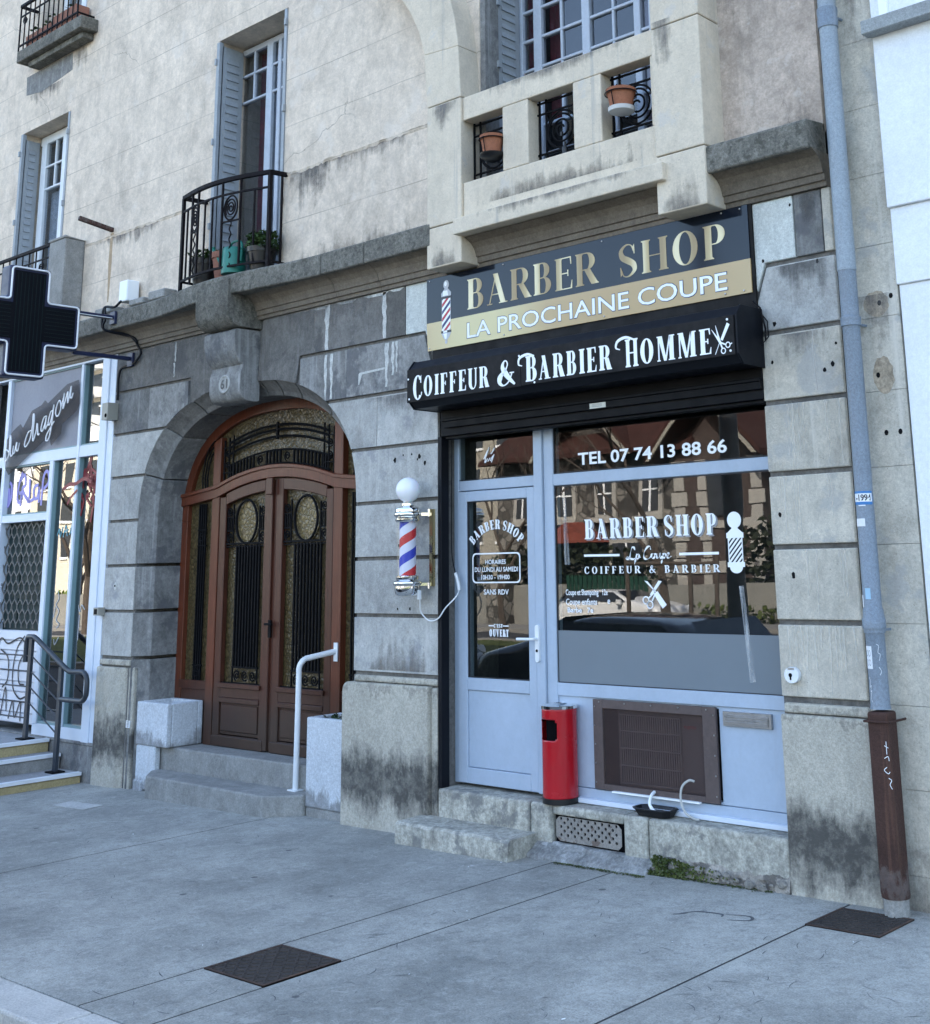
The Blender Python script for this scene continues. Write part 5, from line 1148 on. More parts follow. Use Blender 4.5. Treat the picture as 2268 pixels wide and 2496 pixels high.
# ------------------------------------------------------------------ red ash bin
cx,cy=-1.575,.0; 
K=thing('ash_bin','tall red cylindrical litter bin with chrome ash tray top on the shop sill','bin',(cx,cy+.08,.27))
cy=.085; r=.112
def cyl_wall(mb,r,z0,z1,hole=None,n=48,m=12):        # round wall with a rounded window, shared vertices
    vs=[(cx+r*math.cos(2*PI*i/n),cy+r*math.sin(2*PI*i/n),z0+(z1-z0)*j/m) for j in range(m+1) for i in range(n)]; fs=[]
    for i in range(n):
        for j in range(m):
            if hole and hole(2*PI*(i+.5)/n,z0+(z1-z0)*(j+.5)/m): continue
            fs.append((j*n+i,j*n+(i+1)%n,(j+1)*n+(i+1)%n,(j+1)*n+i))
    mb.add(vs,fs,True)
def hole(a,z):
    d=math.degrees(a)%360; zc=.70; da=abs(d-258); dz=abs(z-zc)
    if da>46 or dz>.062: return False
    return not (da>38 and dz>.05)
b=MB(); cyl_wall(b,r,.30,.825,hole,120,60); o=b.build('bin_body',m_red,K); sm=o.modifiers.new('thickness','SOLIDIFY'); sm.thickness=.003
b=MB(); b.lathe([(r-.03,.31),(r-.03,.82)],(cx,cy,0),40); b.build('bin_liner',m_dark,K)
b=MB(); b.lathe([(r+.004,.27),(r+.004,.302),(r-.002,.304)],(cx,cy,0),40); b.build('bin_base',m_tray,K)
b=MB(); b.lathe([(r+.001,.822),(r+.006,.826),(r+.006,.842),(r-.004,.848),(r-.018,.846),(r-.025,.838),(.06,.828),(.045,.834),(.04,.838),(.001,.838)],(cx,cy,0),40); b.build('ash_tray',m_chrome,K)
# ------------------------------------------------------------------ drip tray and hoses
Tt=thing('drip_tray','black plastic tray on the sill under the air conditioner hose','tray',(-.86,.15,.272))
b=MB(); 
def tr(cx,cy,w,d,z,k): return [(cx-w+.03,cy-d,z),(cx+w-.03,cy-d,z),(cx+w,cy-d+.03,z),(cx+w,cy+d-.03,z),(cx+w-.03,cy+d,z),(cx-w+.03,cy+d,z),(cx-w,cy+d-.03,z),(cx-w,cy-d+.03,z)]
L=[tr(-.835,.07,.115,.05,.272,0),tr(-.835,.07,.132,.066,.309,0),tr(-.835,.07,.138,.072,.311,0),tr(-.835,.07,.138,.072,.316,0),tr(-.835,.07,.125,.06,.316,0),tr(-.835,.07,.105,.042,.28,0)]
vs=[p for l in L for p in l]; fs=[(i*8+j,i*8+(j+1)%8,(i+1)*8+(j+1)%8,(i+1)*8+j) for i in range(5) for j in range(8)]+[tuple(range(8))[::-1],tuple(40+j for j in range(8))]
b.add(vs,fs); b.build('tray_shell',m_tray,Tt,bevel=.003)
h=MB(); h.tube(catmull([(-.89,.14,.385),(-.885,.10,.37),(-.875,.07,.33),(-.845,.06,.302),(-.825,.055,.296)],6),.0095,8); T_('drain_hose',h,m_lw,'short white drain hose bending into the black tray','hose',(-.86,.08,.33))
h=MB(); h.tube(catmull([(-.60,.14,.47),(-.625,.12,.475),(-.66,.10,.44),(-.665,.09,.37),(-.63,.08,.31),(-.58,.09,.28),(-.55,.10,.275)],6),.007,8); T_('drain_hose',h,plain('clear_hose',(.45,.45,.42),.35),'thin translucent drain hose curling down beside the air conditioner grille','hose',(-.62,.1,.37))
# ------------------------------------------------------------------ rain pipe
RP=thing('rain_pipe','grey blue zinc rain pipe with stickers above a rusty cast iron foot','drainpipe',(.73,-.10,.02))
p=MB(); px,py=.722,-.085
p.lathe([(.052,3.23),(.052,12.5)],(px+.0,py,0),20); 
p.m=1; p.lathe([(.054,.965),(.05,.98),(.049,1.38),(.058,1.40),(.06,1.36),(.052,1.45),(.047,1.46),(.047,2.93),(.05,2.94)],(px,py,0),20)
p.m=1; p.lathe([(.050,2.93),(.056,2.95),(.056,2.97),(.049,2.975),(.049,3.24),(.051,3.25)],(px,py,0),20)
p.lathe([(.06,1.355),(.06,1.40),(.055,1.41)],(px,py,0),20)
for z in (4.70,): p.lathe([(.058,z-.05),(.06,z),(.056,z+.01),(.06,z+.05),(.058,z+.07)],(px,py,0),20)
p.build('zinc_pipe',[m_zinc,m_zinc2],RP)
p=MB(); p.box(.675,.783,-.15,-.035,.11,.955); p.build('cast_iron_foot',m_rust,RP,bevel=.012,seg=2)
p=MB(); p.lathe([(.068,.095),(.07,.11),(.066,.17),(.06,.20)],(.73,-.092,0),16); p.m=1; p.lathe([(.062,-.03),(.062,.095)],(.73,-.092,0),16); p.build('pipe_shoe',[m_rust,m_conc],RP)
p=MB()
for z in (.91,): p.tube([(.662,-.158,z),(.796,-.158,z)],.006,6); p.tube([(.662,-.158,z),(.662,0.03,z)],.006,6); p.tube([(.796,-.158,z),(.796,.03,z)],.006,6)
p.build('pipe_clamp',m_rust,RP); p=MB()
for z in (2.935,4.73,1.345): p.lathe([(.055,z-.012),(.055,z+.012)],(px,py,0),20); p.bar((px+.02,py+.04,z),(px+.03,.035,z),.012)
p.build('pipe_collar',m_zinc2,RP)
def wrap(mb,z0,z1,a0,a1,r=.0486,n=10):
    for i in range(n):
        q=[]
        for a,z in ((a0+(a1-a0)*i/n,z0),(a0+(a1-a0)*(i+1)/n,z0),(a0+(a1-a0)*(i+1)/n,z1),(a0+(a1-a0)*i/n,z1)): q.append((px+r*math.cos(R(a)),py+r*math.sin(R(a)),z))
        mb.add(q,[(0,1,2,3)],True)
ss=MB(); wrap(ss,1.975,2.045,200,350); ss.m=1; wrap(ss,1.99,2.033,218,346,.0489,10)
fm=MB(); sans(fm,'-1994',(0,1,0,1),0,0,.03)
ss.m=2
for f_ in fm.f: ss.add([(px+.0492*math.cos(R(238+100*fm.v[i][0])),py+.0492*math.sin(R(238+100*fm.v[i][0])),1.994+.034*fm.v[i][2]) for i in f_],[tuple(range(len(f_)))])
ss.m=1; wrap(ss,1.968,1.974,255,300,.0489); wrap(ss,1.865,1.905,218,290); wrap(ss,1.46,1.52,205,236,.0487); ss.m=3; wrap(ss,1.50,1.555,255,290,.0487); ss.m=1; wrap(ss,1.16,1.27,222,270,.0503)
ss.m=4
for z in (1.19,1.235):
    for a in (236,254): 
        for k in range(10): 
            t=2*PI*k/10; t2=2*PI*(k+1)/10
            ss.add([(px+.0507*math.cos(R(a+c_*math.cos(w_))),py+.0507*math.sin(R(a+c_*math.cos(w_))),z+.016*(c_/8)*math.sin(w_)) for c_,w_ in ((8,t),(8,t2),(6,t2),(6,t))],[(0,1,2,3)])
ss.build('sticker',[plain('sticker_blue',(.03,.17,.42),.4),plain('sticker_white',(.72,.74,.76),.5),m_tray,plain('sticker_sky',(.30,.48,.62),.4),m_grey],RP)
tg=MB()
def scrib(pts,fn,w):
    P=catmull(pts,5)
    for q in vstroke(P,w): tg.add([fn(a,b) for a,b in q],[(0,1,2,3)])
fl=lambda a,b:(px+.0508*math.cos(R(a)),py+.0508*math.sin(R(a)),b)
for pts in ([(238,1.12),(246,1.10),(240,1.07),(250,1.08),(244,1.05),(252,1.055),(243,1.02),(250,1.0)],[(300,1.28),(312,1.27),(306,1.24),(318,1.23),(310,1.2)],[(305,1.17),(318,1.15),(310,1.13)]): 
    P=catmull(pts,5)
    for q in vstroke([(p.x,p.y*900) for p in P],2.0): tg.add([fl(a,b/900) for a,b in q],[(0,1,2,3)])
for pts in ([(.76,.80),(.78,.79)],[(.77,.82),(.77,.76)],[(.755,.74),(.775,.75),(.78,.73)],[(.765,.70),(.75,.685),(.77,.67),(.78,.68)],[(.77,.65),(.785,.64),(.775,.62),(.785,.60)]): scrib(pts,lambda a,b:(a,-.1506,b),.0032)
tg.build('paint_tag',m_vinyl,RP)
# ------------------------------------------------------------------ white neighbour house
N_=thing('white_house','smooth white rendered house on the right with a grey window ledge','building',(2,0,0))
w=MB(); w.box(.962,14,.03,8,-.2,3.13); w.box(.956,14,.012,8,3.1305,3.555); w.box(.95,14,-.012,8,3.5555,12.6); w.build('wall',m_white,N_,bevel=.004)
w=MB(); w.prismz([(.925,-.10),(6,-.10),(6,0),(.96,0),(.925,-.03)],4.545,4.625); w.build('window_ledge',surf('grey_ledge',(.33,.35,.35),.2,6,.9,.4,50,lichen=((.5,.52,.5),18,.66)),N_,bevel=.004)
w=MB(); w.box(1.01,1.06,-.03,.0,4.63,6.5); w.build('window_frame',m_lw,N_)
# ------------------------------------------------------------------ key switch, meter boxes
k=MB(); k.prism(arc(.185,1.10,.045,.042,0,360,24)[:-1],-.03,.0); k.m=1; k.prism(arc(.18,1.10,.011,.011,0,360,12)[:-1],-.0335,-.03); k.prism(rect(.175,1.075,.185,1.10),-.0332,-.03); k.m=2; k.prism(rect(.165,1.128,.205,1.138),-.0325,-.03)
T_('key_switch',k,[m_wplast,m_iron,m_steel],'white shutter key switch on the right stone pier','switch',(.185,-.01,1.1),bevel=.003)
k=MB(); k.box(-7.06,-6.955,-.11,-.003,3.115,3.275); k.m=1; k.lathe([(.02,0),(.02,.003)],(-6.985,-.11,3.155),14,'y')
T_('sensor_box',k,[m_beige,m_dark],'beige plastic sensor box high on the corner of the white shop frame','box',(-7,-.05,3.2),bevel=.006)
k=MB(); k.box(-7.07,-6.985,-.07,-.003,1.335,1.405); k.m=1; k.box(-7.055,-7.0,-.0725,-.07,1.345,1.392)
T_('latch_box',k,[m_beige,m_iron],'small square keypad box low on the white shop frame post','box',(-7,-.04,1.37),bevel=.004)
k=MB(); k.box(-6.79,-6.645,-.16,-.03,4.20,4.405); T_('antenna_box',k,m_lw,'white box standing on the cornice left of the curved balcony','box',(-6.7,-.1,4.2),bevel=.012,seg=2)
for x0,x1,h,lb in ((-7.22,-6.92,.06,'flat grey block on the cornice above the cross bracket'),(-6.60,-6.36,.06,'flat grey block on the cornice beside the white box'),(-6.27,-6.0,.085,'thicker grey block on the cornice left of the curved balcony rail')):
    k=MB(); k.box(x0,x1,-.16,-.02,4.135,4.135+h); T_('concrete_block',k,m_conc,lb,'block',((x0+x1)/2,-.08,4.13),bevel=.01)
k=MB(); k.tube(catmull([(-6.70,-.18,4.2),(-6.78,-.2,4.15),(-6.92,-.215,4.17),(-6.95,-.22,4.10),(-6.93,-.215,3.96),(-6.78,-.12,3.90),(-6.62,-.07,3.85),(-6.60,-.045,3.78),(-6.56,-.03,3.70),(-6.70,-.02,3.62),(-6.93,-.02,3.58),(-6.95,-.02,3.3)],6),.012,6); k.tube(catmull([(-6.92,-.22,4.16),(-6.88,-.23,4.05),(-6.90,-.225,3.95),(-6.70,-.10,3.89),(-6.59,-.06,3.80)],6),.01,6)
T_('cable_bundle',k,m_black,'black cable bundle hanging over the cornice to the cross bracket','cable',(-6.8,-.1,3.9))
k=MB(); k.bar((-7.26,.02,5.03),(-7.30,-.34,5.10),.04); T_('iron_bracket',k,m_rust,'rusty iron bar sticking out of the plaster wall','bracket',(-7.26,0,5.03))
k=MB(); k.prism([(-7.28,5.0),(-7.24,5.0),(-7.23,4.7),(-7.25,4.3),(-7.27,4.3),(-7.29,4.7)],-.0105,-.0); k.build('rust_stain',surf('rust_streak',(.42,.31,.2),.1,8,.9),B)
# ------------------------------------------------------------------ pavement covers
def cover(x0,x1,y0,y1,sk,label):
    c=MB(); f=lambda u,v:(x0+(x1-x0)*u+sk*v,y0+(y1-y0)*v+.02*u*0,gz(x0+(x1-x0)*u)+.004)
    def q(u0,u1,v0,v1,h):
        a=[f(u0,v0),f(u1,v0),f(u1,v1),f(u0,v1)]; n=4
        c.add([(p[0],p[1],p[2]-.02) for p in a]+[(p[0],p[1],p[2]+h) for p in a],[(3,2,1,0),(4,5,6,7),(0,1,5,4),(1,2,6,5),(2,3,7,6),(3,0,4,7)])
    q(0,1,0,1,0); w=.03
    c.m=1; q(0,w,0,1,.003); q(1-w,1,0,1,.003); q(w,1-w,0,w,.003); q(w,1-w,1-w,1,.003); c.m=0
    for i in range(11):
        for j in range(11):
            u=.07+.86*i/10; v=.07+.86*j/10; d=.028
            s_=1 if (i+j)%2 else -1
            a=[f(u-d,v-d*s_),f(u+d,v+d*s_)]; a=[Vector(p)+Vector((0,0,.0015)) for p in a]; c.tube(a,.0045,4,flat=.5)
    T_('manhole_cover',c,[m_cover,m_rustp],label,'manhole cover',((x0+x1)/2,(y0+y1)/2,gz(x0)))
cover(-1.45,-1.008,-2.525,-2.10,.0,'square iron cover with raised tread in the middle of the pavement')
cover(.44,.828,-.475,-.125,.006,'square rusty iron cover at the foot of the rain pipe')
c=MB(); c.prismz([(-6.30,-.745),(-5.86,-.715),(-5.90,-.53),(-6.33,-.575)],lambda p:gz(p[0])+.001,lambda p:gz(p[0])+.004); tag(c.build('pavement_patch',surf('pale_patch',(.5,.49,.46),.1,8,.9)),kind='structure')
c=MB(); rnd=random.Random(21)
for k in range(26):
    x=rnd.uniform(-5,1.5); y=-abs(rnd.gauss(0,1.1))-.3; a=rnd.uniform(0,6); l=rnd.uniform(.006,.016)
    if y<-3: continue
    c.add([(x,y,gz(x)+.004),(x+l*math.cos(a),y+l*math.sin(a),gz(x)+.006),(x+l*math.cos(a)-l*.4*math.sin(a),y+l*math.sin(a)+l*.4*math.cos(a),gz(x)+.007),(x-l*.4*math.sin(a),y+l*.4*math.cos(a),gz(x)+.005)],[(0,1,2,3)])
tag(c.build('litter',m_lw,None,loc=(-2,-1,0)),'tiny white scraps of litter scattered on the pavement','litter',kind='stuff')
# ------------------------------------------------------------------ glazed shop on the left
Q=MB(); YL=.0
Q.box(-7.27,-7.14,-.012,.12,.22,3.76); Q.box(-7.14,-7.03,.0,.12,.22,3.76); 
Q.box(-9.6,-7.27,.0,.10,2.815,2.925); Q.box(-9.6,-7.27,-.01,.10,3.735,3.80); Q.box(-9.6,-7.02,-.03,.10,3.80,3.83); Q.box(-8.22,-7.27,.0,.10,.22,.325)
Q.box(-7.69,-7.645,-.006,.10,.325,3.735); Q.box(-8.215,-8.14,-.004,.10,.325,2.815); Q.box(-9.24,-9.17,-.004,.10,.2,3.735); Q.box(-9.17,-8.215,.0,.10,2.235,2.31)
q0=Q.build('glazed_shopfront',m_alu,B,bevel=.004); tag(q0,'white and teal framed closed shopfront at the top of the yellow steps')
Q=MB()
for x in (-7.645,-8.14,-7.27-.012): Q.box(x,x+.009,.012,.07,.33,2.81)
Q.box(-7.645,-7.633,.012,.09,2.93,3.73); Q.box(-9.17,-7.7,.012,.07,3.722,3.734); Q.box(-9.17,-7.7,.012,.07,2.926,2.94); Q.box(-7.63,-7.27,.012,.07,2.926,2.94); Q.box(-9.17,-8.22,.012,.07,2.80,2.814); Q.box(-8.13,-7.28,.012,.07,.326,.35); Q.box(-9.17,-8.22,.012,.07,2.311,2.325)
Q.build('frame_edge',m_teal,q0)
Q=MB(); Q.box(-7.65,-7.26,.05,.06,2.92,3.74); Q.box(-8.15,-7.26,.05,.06,.32,2.82); Q.box(-9.18,-8.2,.05,.06,2.3,2.82); Q.build('shop_glass',m_glassL,q0)

Q=MB(); Q.box(-9.18,-7.68,.03,.06,2.92,3.74); Q.build('blank_panel',m_panel,q0)
Q=MB(); y=.055                                          # rolling lattice grille
for j in range(11):
    for i in range(-1,9):
        x=-9.15+.118*i+(.059 if j%2 else 0); z=1.19+.094*j
        if x<-9.2 or x>-8.25: continue
        for a,b in (((x,z),(x,z+.035)),((x,z+.035),(x+.059,z+.094)),((x,z+.035),(x-.059,z+.094))):
            Q.bar((a[0],y,a[1]),(b[0],y,b[1]),.011)
Q.build('lattice_grille',plain('grey_lattice',(.13,.13,.125),.5),q0)
Q=MB(); n=9
for k in range(n):
    za=.30+.87*k/n; zb=.30+.87*(k+1)/n
    Q.prismx([(.03,za),(.022,za+.01),(.03,zb-.006),(.05,zb),(.06,zb),(.06,za)],-9.17,-8.215)
Q.build('slatted_shutter',m_slat,q0)
Q=MB(); 
def tagl(mb,pts,w,y,n=8):
    for i,q in enumerate(vstroke(catmull(pts,n),w)): mb.prism(q,y-.0008-(i%4)*.0002,y)
y=.020
for pts in ([(-9.2,.62),(-9.17,1.02),(-9.10,1.13),(-9.05,1.0),(-9.04,.6),(-9.0,.36)],[(-8.52,1.12),(-8.66,1.0),(-8.72,.8),(-8.69,.62),(-8.55,.53),(-8.43,.55)],[(-8.47,.98),(-8.60,.85),(-8.58,.68),(-8.47,.66)],[(-9.18,.6),(-9.02,.52),(-8.95,.38)],[(-8.75,.33),(-8.68,.5),(-8.62,.35),(-8.52,.5),(-8.5,.32)],[(-9.12,1.02),(-9.0,1.09),(-8.86,1.04),(-8.62,1.10),(-8.5,1.05)],[(-9.17,.9),(-9.1,.78),(-9.17,.7)],[(-9.0,.98),(-8.84,.9),(-8.82,.7),(-8.92,.62)],[(-8.92,.35),(-8.85,.62),(-8.8,.4)]): tagl(Q,pts,.016,y)
Q.m=1; Q.prism([(-9.17,.31),(-8.98,.33),(-8.96,.55),(-9.17,.56)],y-.0005,y+.004)
Q.m=2; y=.0485
for pts in ([(-9.15,2.66),(-9.10,2.62),(-9.09,2.5),(-9.16,2.41),(-9.20,2.5),(-9.16,2.6)],[(-8.87,2.75),(-8.92,2.68),(-8.96,2.5),(-8.90,2.44),(-8.86,2.52),(-8.92,2.54)],[(-8.92,2.66),(-8.83,2.72),(-8.80,2.62),(-8.86,2.58),(-8.79,2.5),(-8.68,2.43)],[(-8.87,2.56),(-8.88,2.40)],[(-8.71,2.67),(-8.70,2.5),(-8.72,2.44),(-8.60,2.46)],[(-8.52,2.60),(-8.60,2.58),(-8.60,2.48),(-8.53,2.47),(-8.50,2.57),(-8.49,2.42)],[(-8.44,2.39),(-8.42,2.68),(-8.34,2.72),(-8.31,2.62),(-8.40,2.55)]): tagl(Q,pts,.034,y)
Q.prism([(-9.20,2.47),(-9.15,2.42),(-9.11,2.5),(-9.13,2.6),(-9.19,2.57)],y-.0003,y+.003)
Q.m=3; rnd=random.Random(13)
for k in range(16):
    x=-7.50+rnd.gauss(0,.09); z=2.50+rnd.gauss(0,.15); x=min(-7.33,max(-7.66,x)); z=min(2.78,max(2.22,z))
    tagl(Q,[(x,z),(x+rnd.uniform(-.09,.09),z+rnd.uniform(.02,.12)),(x+rnd.uniform(-.1,.12),z+rnd.uniform(-.1,.14)),(x+rnd.uniform(-.08,.1),z-rnd.uniform(0,.14))],.026,.047)
tagl(Q,[(-7.90,2.52),(-7.78,2.56),(-7.66,2.56),(-7.5,2.60),(-7.36,2.56)],.035,-.0075); tagl(Q,[(-7.80,2.37),(-7.74,2.43),(-7.62,2.5)],.026,-.007)
Q.m=4
for pts in ([(-8.06,2.08),(-8.02,2.14),(-8.0,2.06),(-7.96,2.16)],[(-7.94,2.06),(-7.90,2.17),(-7.86,2.07)],[(-7.93,2.11),(-7.85,2.13)],[(-7.82,2.08),(-7.78,2.17),(-7.74,2.12),(-7.80,2.10)]): tagl(Q,pts,.013,.047)
Q.m=5
for pts in ([(-7.97,1.55),(-7.94,1.48),(-7.99,1.42),(-7.93,1.36),(-7.97,1.28),(-7.91,1.24),(-7.95,1.2)],[(-7.99,1.1),(-7.97,1.05),(-7.90,1.12)],[(-7.56,1.42),(-7.53,1.36),(-7.50,1.42),(-7.44,1.38)],[(-7.53,1.33),(-7.54,1.1)],[(-8.0,1.4),(-8.03,1.3)]): tagl(Q,pts,.009,.047)
Q.build('graffiti',[plain('black_paint',(.015,.015,.02),.5),plain('plum_paint',(.20,.11,.19),.5),plain('violet_paint',(.32,.28,.62),.5),plain('red_paint',(.22,.025,.03),.5),plain('turquoise_paint',(.15,.38,.44),.5),plain('white_scratch',(.5,.52,.55),.5)],q0)
Q=MB(); Q.box(-9.6,-7.03,.0,.6,-.3,.22); Q.box(-9.6,-7.025,-.012,.6,.195,.225); Q.box(-40,-7.02,.09,.6,3.80,3.83); Q.box(-40,-9.55,.0,.08,-.3,3.77)
Q.build('shop_plinth',m_mid,B,bevel=.008)
Q=MB(); Q.box(-9.6,-7.05,.02,.3,3.83,3.95); Q.build('shop_soffit',m_mould,B)
Q=MB(); Q.box(-9.5,-7.05,.5,.6,.1,3.8); Q.box(-9.19,-8.2,.10,.11,.3,2.28); Q.box(-8.9,-8.87,.09,.10,1.2,2.2); Q.box(-9.18,-8.22,.088,.10,1.48,1.56); Q.build('shop_interior',plain('dark_green_room',(.008,.025,.025),.6),q0)
# ---- neon script on its smoked acrylic back
NS=thing('neon_sign','slanting white neon script on a smoked acrylic back over the left shop window','sign',(-8.4,-.02,3.1))
b=MB(); b.prism([(-9.12,2.80),(-9.13,3.10),(-8.99,3.19),(-8.86,3.24),(-8.80,3.19),(-8.62,3.36),(-8.42,3.40),(-8.36,3.44),(-8.30,3.40),(-7.92,3.56),(-7.70,3.58),(-7.66,3.34),(-7.72,3.27),(-7.98,3.17),(-8.0,3.07),(-8.17,2.97),(-8.20,3.03),(-8.27,3.06),(-9.04,2.73)],-.028,-.018); b.build('acrylic_back',m_acr,NS)
n=MB(); y=-.06
def nt_(pts): n.tube([(p.x,y,p.y) for p in catmull(pts,6)],.0065,6)
nt_([(-8.985,2.95),(-9.05,2.985),(-9.09,2.90),(-9.07,2.865),(-9.0,2.91),(-8.985,3.0),(-8.99,3.13),(-8.965,3.09),(-8.955,2.93),(-8.91,2.93),(-8.90,3.02),(-8.905,2.95),(-8.87,2.945),(-8.83,3.05),(-8.835,2.98),(-8.80,2.96),(-8.775,3.04),(-8.79,2.985)])
nt_([(-8.52,3.15),(-8.60,3.13),(-8.66,3.02),(-8.63,2.99),(-8.55,3.06),(-8.515,3.2),(-8.515,3.31),(-8.49,3.27),(-8.49,3.04),(-8.43,3.13),(-8.42,3.21),(-8.40,3.15),(-8.385,3.09),(-8.36,3.1)])
nt_([(-8.24,3.27),(-8.29,3.25),(-8.33,3.15),(-8.30,3.12),(-8.25,3.2),(-8.235,3.27),(-8.245,3.14),(-8.20,3.18)])
nt_([(-8.11,3.31),(-8.15,3.3),(-8.19,3.2),(-8.165,3.17),(-8.12,3.25),(-8.095,3.37),(-8.12,3.15),(-8.16,3.03),(-8.21,3.02),(-8.20,3.08),(-8.07,3.2)])
nt_([(-8.02,3.24),(-8.05,3.28),(-8.03,3.36),(-7.98,3.40),(-7.95,3.32),(-7.99,3.25),(-8.02,3.25)])
nt_([(-7.95,3.33),(-7.91,3.41),(-7.90,3.46),(-7.905,3.31),(-7.86,3.41),(-7.83,3.47),(-7.825,3.4),(-7.82,3.36),(-7.79,3.44),(-7.77,3.52),(-7.775,3.42),(-7.75,3.40),(-7.725,3.45)])
n.build('neon_tube',m_neon,NS)
# ---- pharmacy cross
PC=thing('pharmacy_cross','dark LED pharmacy cross with white tube outline on two arms from the cornice','sign',(-6.75,-.2,3.9))
ya,yb,yc,yd=-1.26,-.888,-.594,-1.555; za,zb,zc,zd=4.372,4.082,3.672,3.386
cr_=[(ya,za),(yb,za),(yb,zb),(yc,zb),(yc,zc),(yb,zc),(yb,zd),(ya,zd),(ya,zc),(yd,zc),(yd,zb),(ya,zb)]
b=MB(); b.prismx(cr_,-6.83,-6.665); b.build('cross_case',m_navyp,PC,bevel=.02,seg=3)
ins=.045
cr2=[(ya+ins,za-ins),(yb-ins,za-ins),(yb-ins,zb-ins),(yc-ins,zb-ins),(yc-ins,zc+ins),(yb-ins,zc+ins),(yb-ins,zd+ins),(ya+ins,zd+ins),(ya+ins,zc+ins),(yd+ins,zc+ins),(yd+ins,zb-ins),(ya+ins,zb-ins)]
b=MB(); b.prismx(cr2,-6.666,-6.660); b.m=1
k=ya+.07
while k<yb-.05: b.box(-6.662,-6.657,k,k+.006,zd+.06,za-.06); k+=.034
k=zc+.06
while k<zb-.05: b.box(-6.662,-6.6575,yb-.03,yc-.06,k,k+.005); b.box(-6.662,-6.6575,yd+.06,ya+.03,k,k+.005); k+=.034
b.build('led_face',[m_led,m_ledl],PC)
def roundpoly(P,r,n=5):
    o=[]
    for i in range(len(P)):
        a,b_,c=Vector(P[i-1]),Vector(P[i]),Vector(P[(i+1)%len(P)]); u=(a-b_).normalized()*r; v=(c-b_).normalized()*r
        for k in range(n+1):
            t=k/n; o.append((b_+u)*(1-t)**2+b_*2*t*(1-t)+(b_+v)*t*t)
    return o
ins=.018; sg=lambda p:p
cr3=[(ya+ins,za-ins),(yb-ins,za-ins),(yb-ins,zb-ins),(yc-ins,zb-ins),(yc-ins,zc+ins),(yb-ins,zc+ins),(yb-ins,zd+ins),(ya+ins,zd+ins),(ya+ins,zc+ins),(yd+ins,zc+ins),(yd+ins,zb-ins),(ya+ins,zb-ins)]
b=MB(); b.tube([(-6.655,p.x,p.y) for p in roundpoly(cr3,.035)],.0085,8,True); b.build('tube_outline',m_neon,PC)
b=MB(); b.box(-6.775,-6.735,-.60,-.225,4.025,4.06); b.box(-6.80,-6.71,-.232,-.205,3.98,4.10); b.box(-6.775,-6.735,-.60,-.03,3.655,3.69); b.box(-6.80,-6.71,-.03,-.003,3.60,3.73); b.m=1; b.box(-6.7345,-6.725,-.60,-.24,4.028,4.036)
b.build('bracket_arm',[m_navyp,m_wplast],PC,bevel=.003)
# ---- yellow steps and their rail
ST=MB(); 
for i,(xr,zt) in enumerate(((-7.21,-.03),(-7.60,.10),(-7.83,.212))):
    ST.m=1 if i!=1 else 2; ST.box(-10,xr,-1.6,-.016,-.4 ,zt-.028); ST.m=0; ST.box(-10,xr+.012,-1.612,-.014,zt-.0275,zt)
T_('yellow_steps',ST,[surf('tread',(.33,.33,.33),.15,4,.85,.3,60,spots=((.48,.48,.47),3,.6,.6)),m_yel,m_conc],'three yellowish stone steps with pale nosings at the far left shop','steps',(-8,-.8,-.14),bevel=.008)
NM=MB()
for xr,zt in ((-7.21,-.03),(-7.60,.10),(-7.83,.212)): NM.box(xr-.05,xr+.014,-1.613,-.02,zt+.0005,zt+.004); NM.box(xr+.0125,xr+.0155,-1.613,-.02,zt-.024,zt+.004)
T_('step_nosing',NM,m_nose,'white painted nosing strips on the yellow steps','nosing',(-7.6,-.8,.1))
RL=thing('stair_railing','dark blue grey tube railing with looped end beside the yellow steps','railing',(-7.4,-.15,-.03))
y=-.165; m_rail=plain('slate_rail',(.025,.032,.042),.45,.5,0,.1,8)
b=MB(); b.tube([(-8.10,y,.90),(-8.10,y,1.09),(-8.075,y,1.135),(-7.96,y,1.135),(-7.90,y,1.115),(-7.30,y,.86),(-7.24,y,.845),(-7.02,y,.85)]+[(-7.02+.09*math.sin(R(a)),y,.76+.09*math.cos(R(a))) for a in (20,45,70,90)]+[(-6.93,y,.69)]+[(-7.02+.09*math.sin(R(a)),y,.69+.09*math.cos(R(a))) for a in (110,135,160,180)]+[(-7.38,y,.60)],.023,10); b.build('top_rail',m_rail,RL)
for x,z0,z1 in ((-7.40,-.03,.88),(-8.0,.212,1.12)):
    b=MB(); b.box(x-.028,x+.028,y-.014,y+.014,z0,z1); b.m=1; b.box(x-.07,x+.07,y-.06,y+.06,z0,z0+.012); b.build('post',[m_rail,m_iron],RL)
b=MB()
for dz in (.16,.30,.44,.58): b.tube([(-7.98,y,1.12-dz),(-7.42,y,.88-dz)],.007,6)
for dz in (.16,.30,.44,.58,.72): b.tube([(-8.02,y,1.12-dz),(-9.6,y,1.12-dz)],.007,6)
b.build('mid_rail',m_rail,RL)
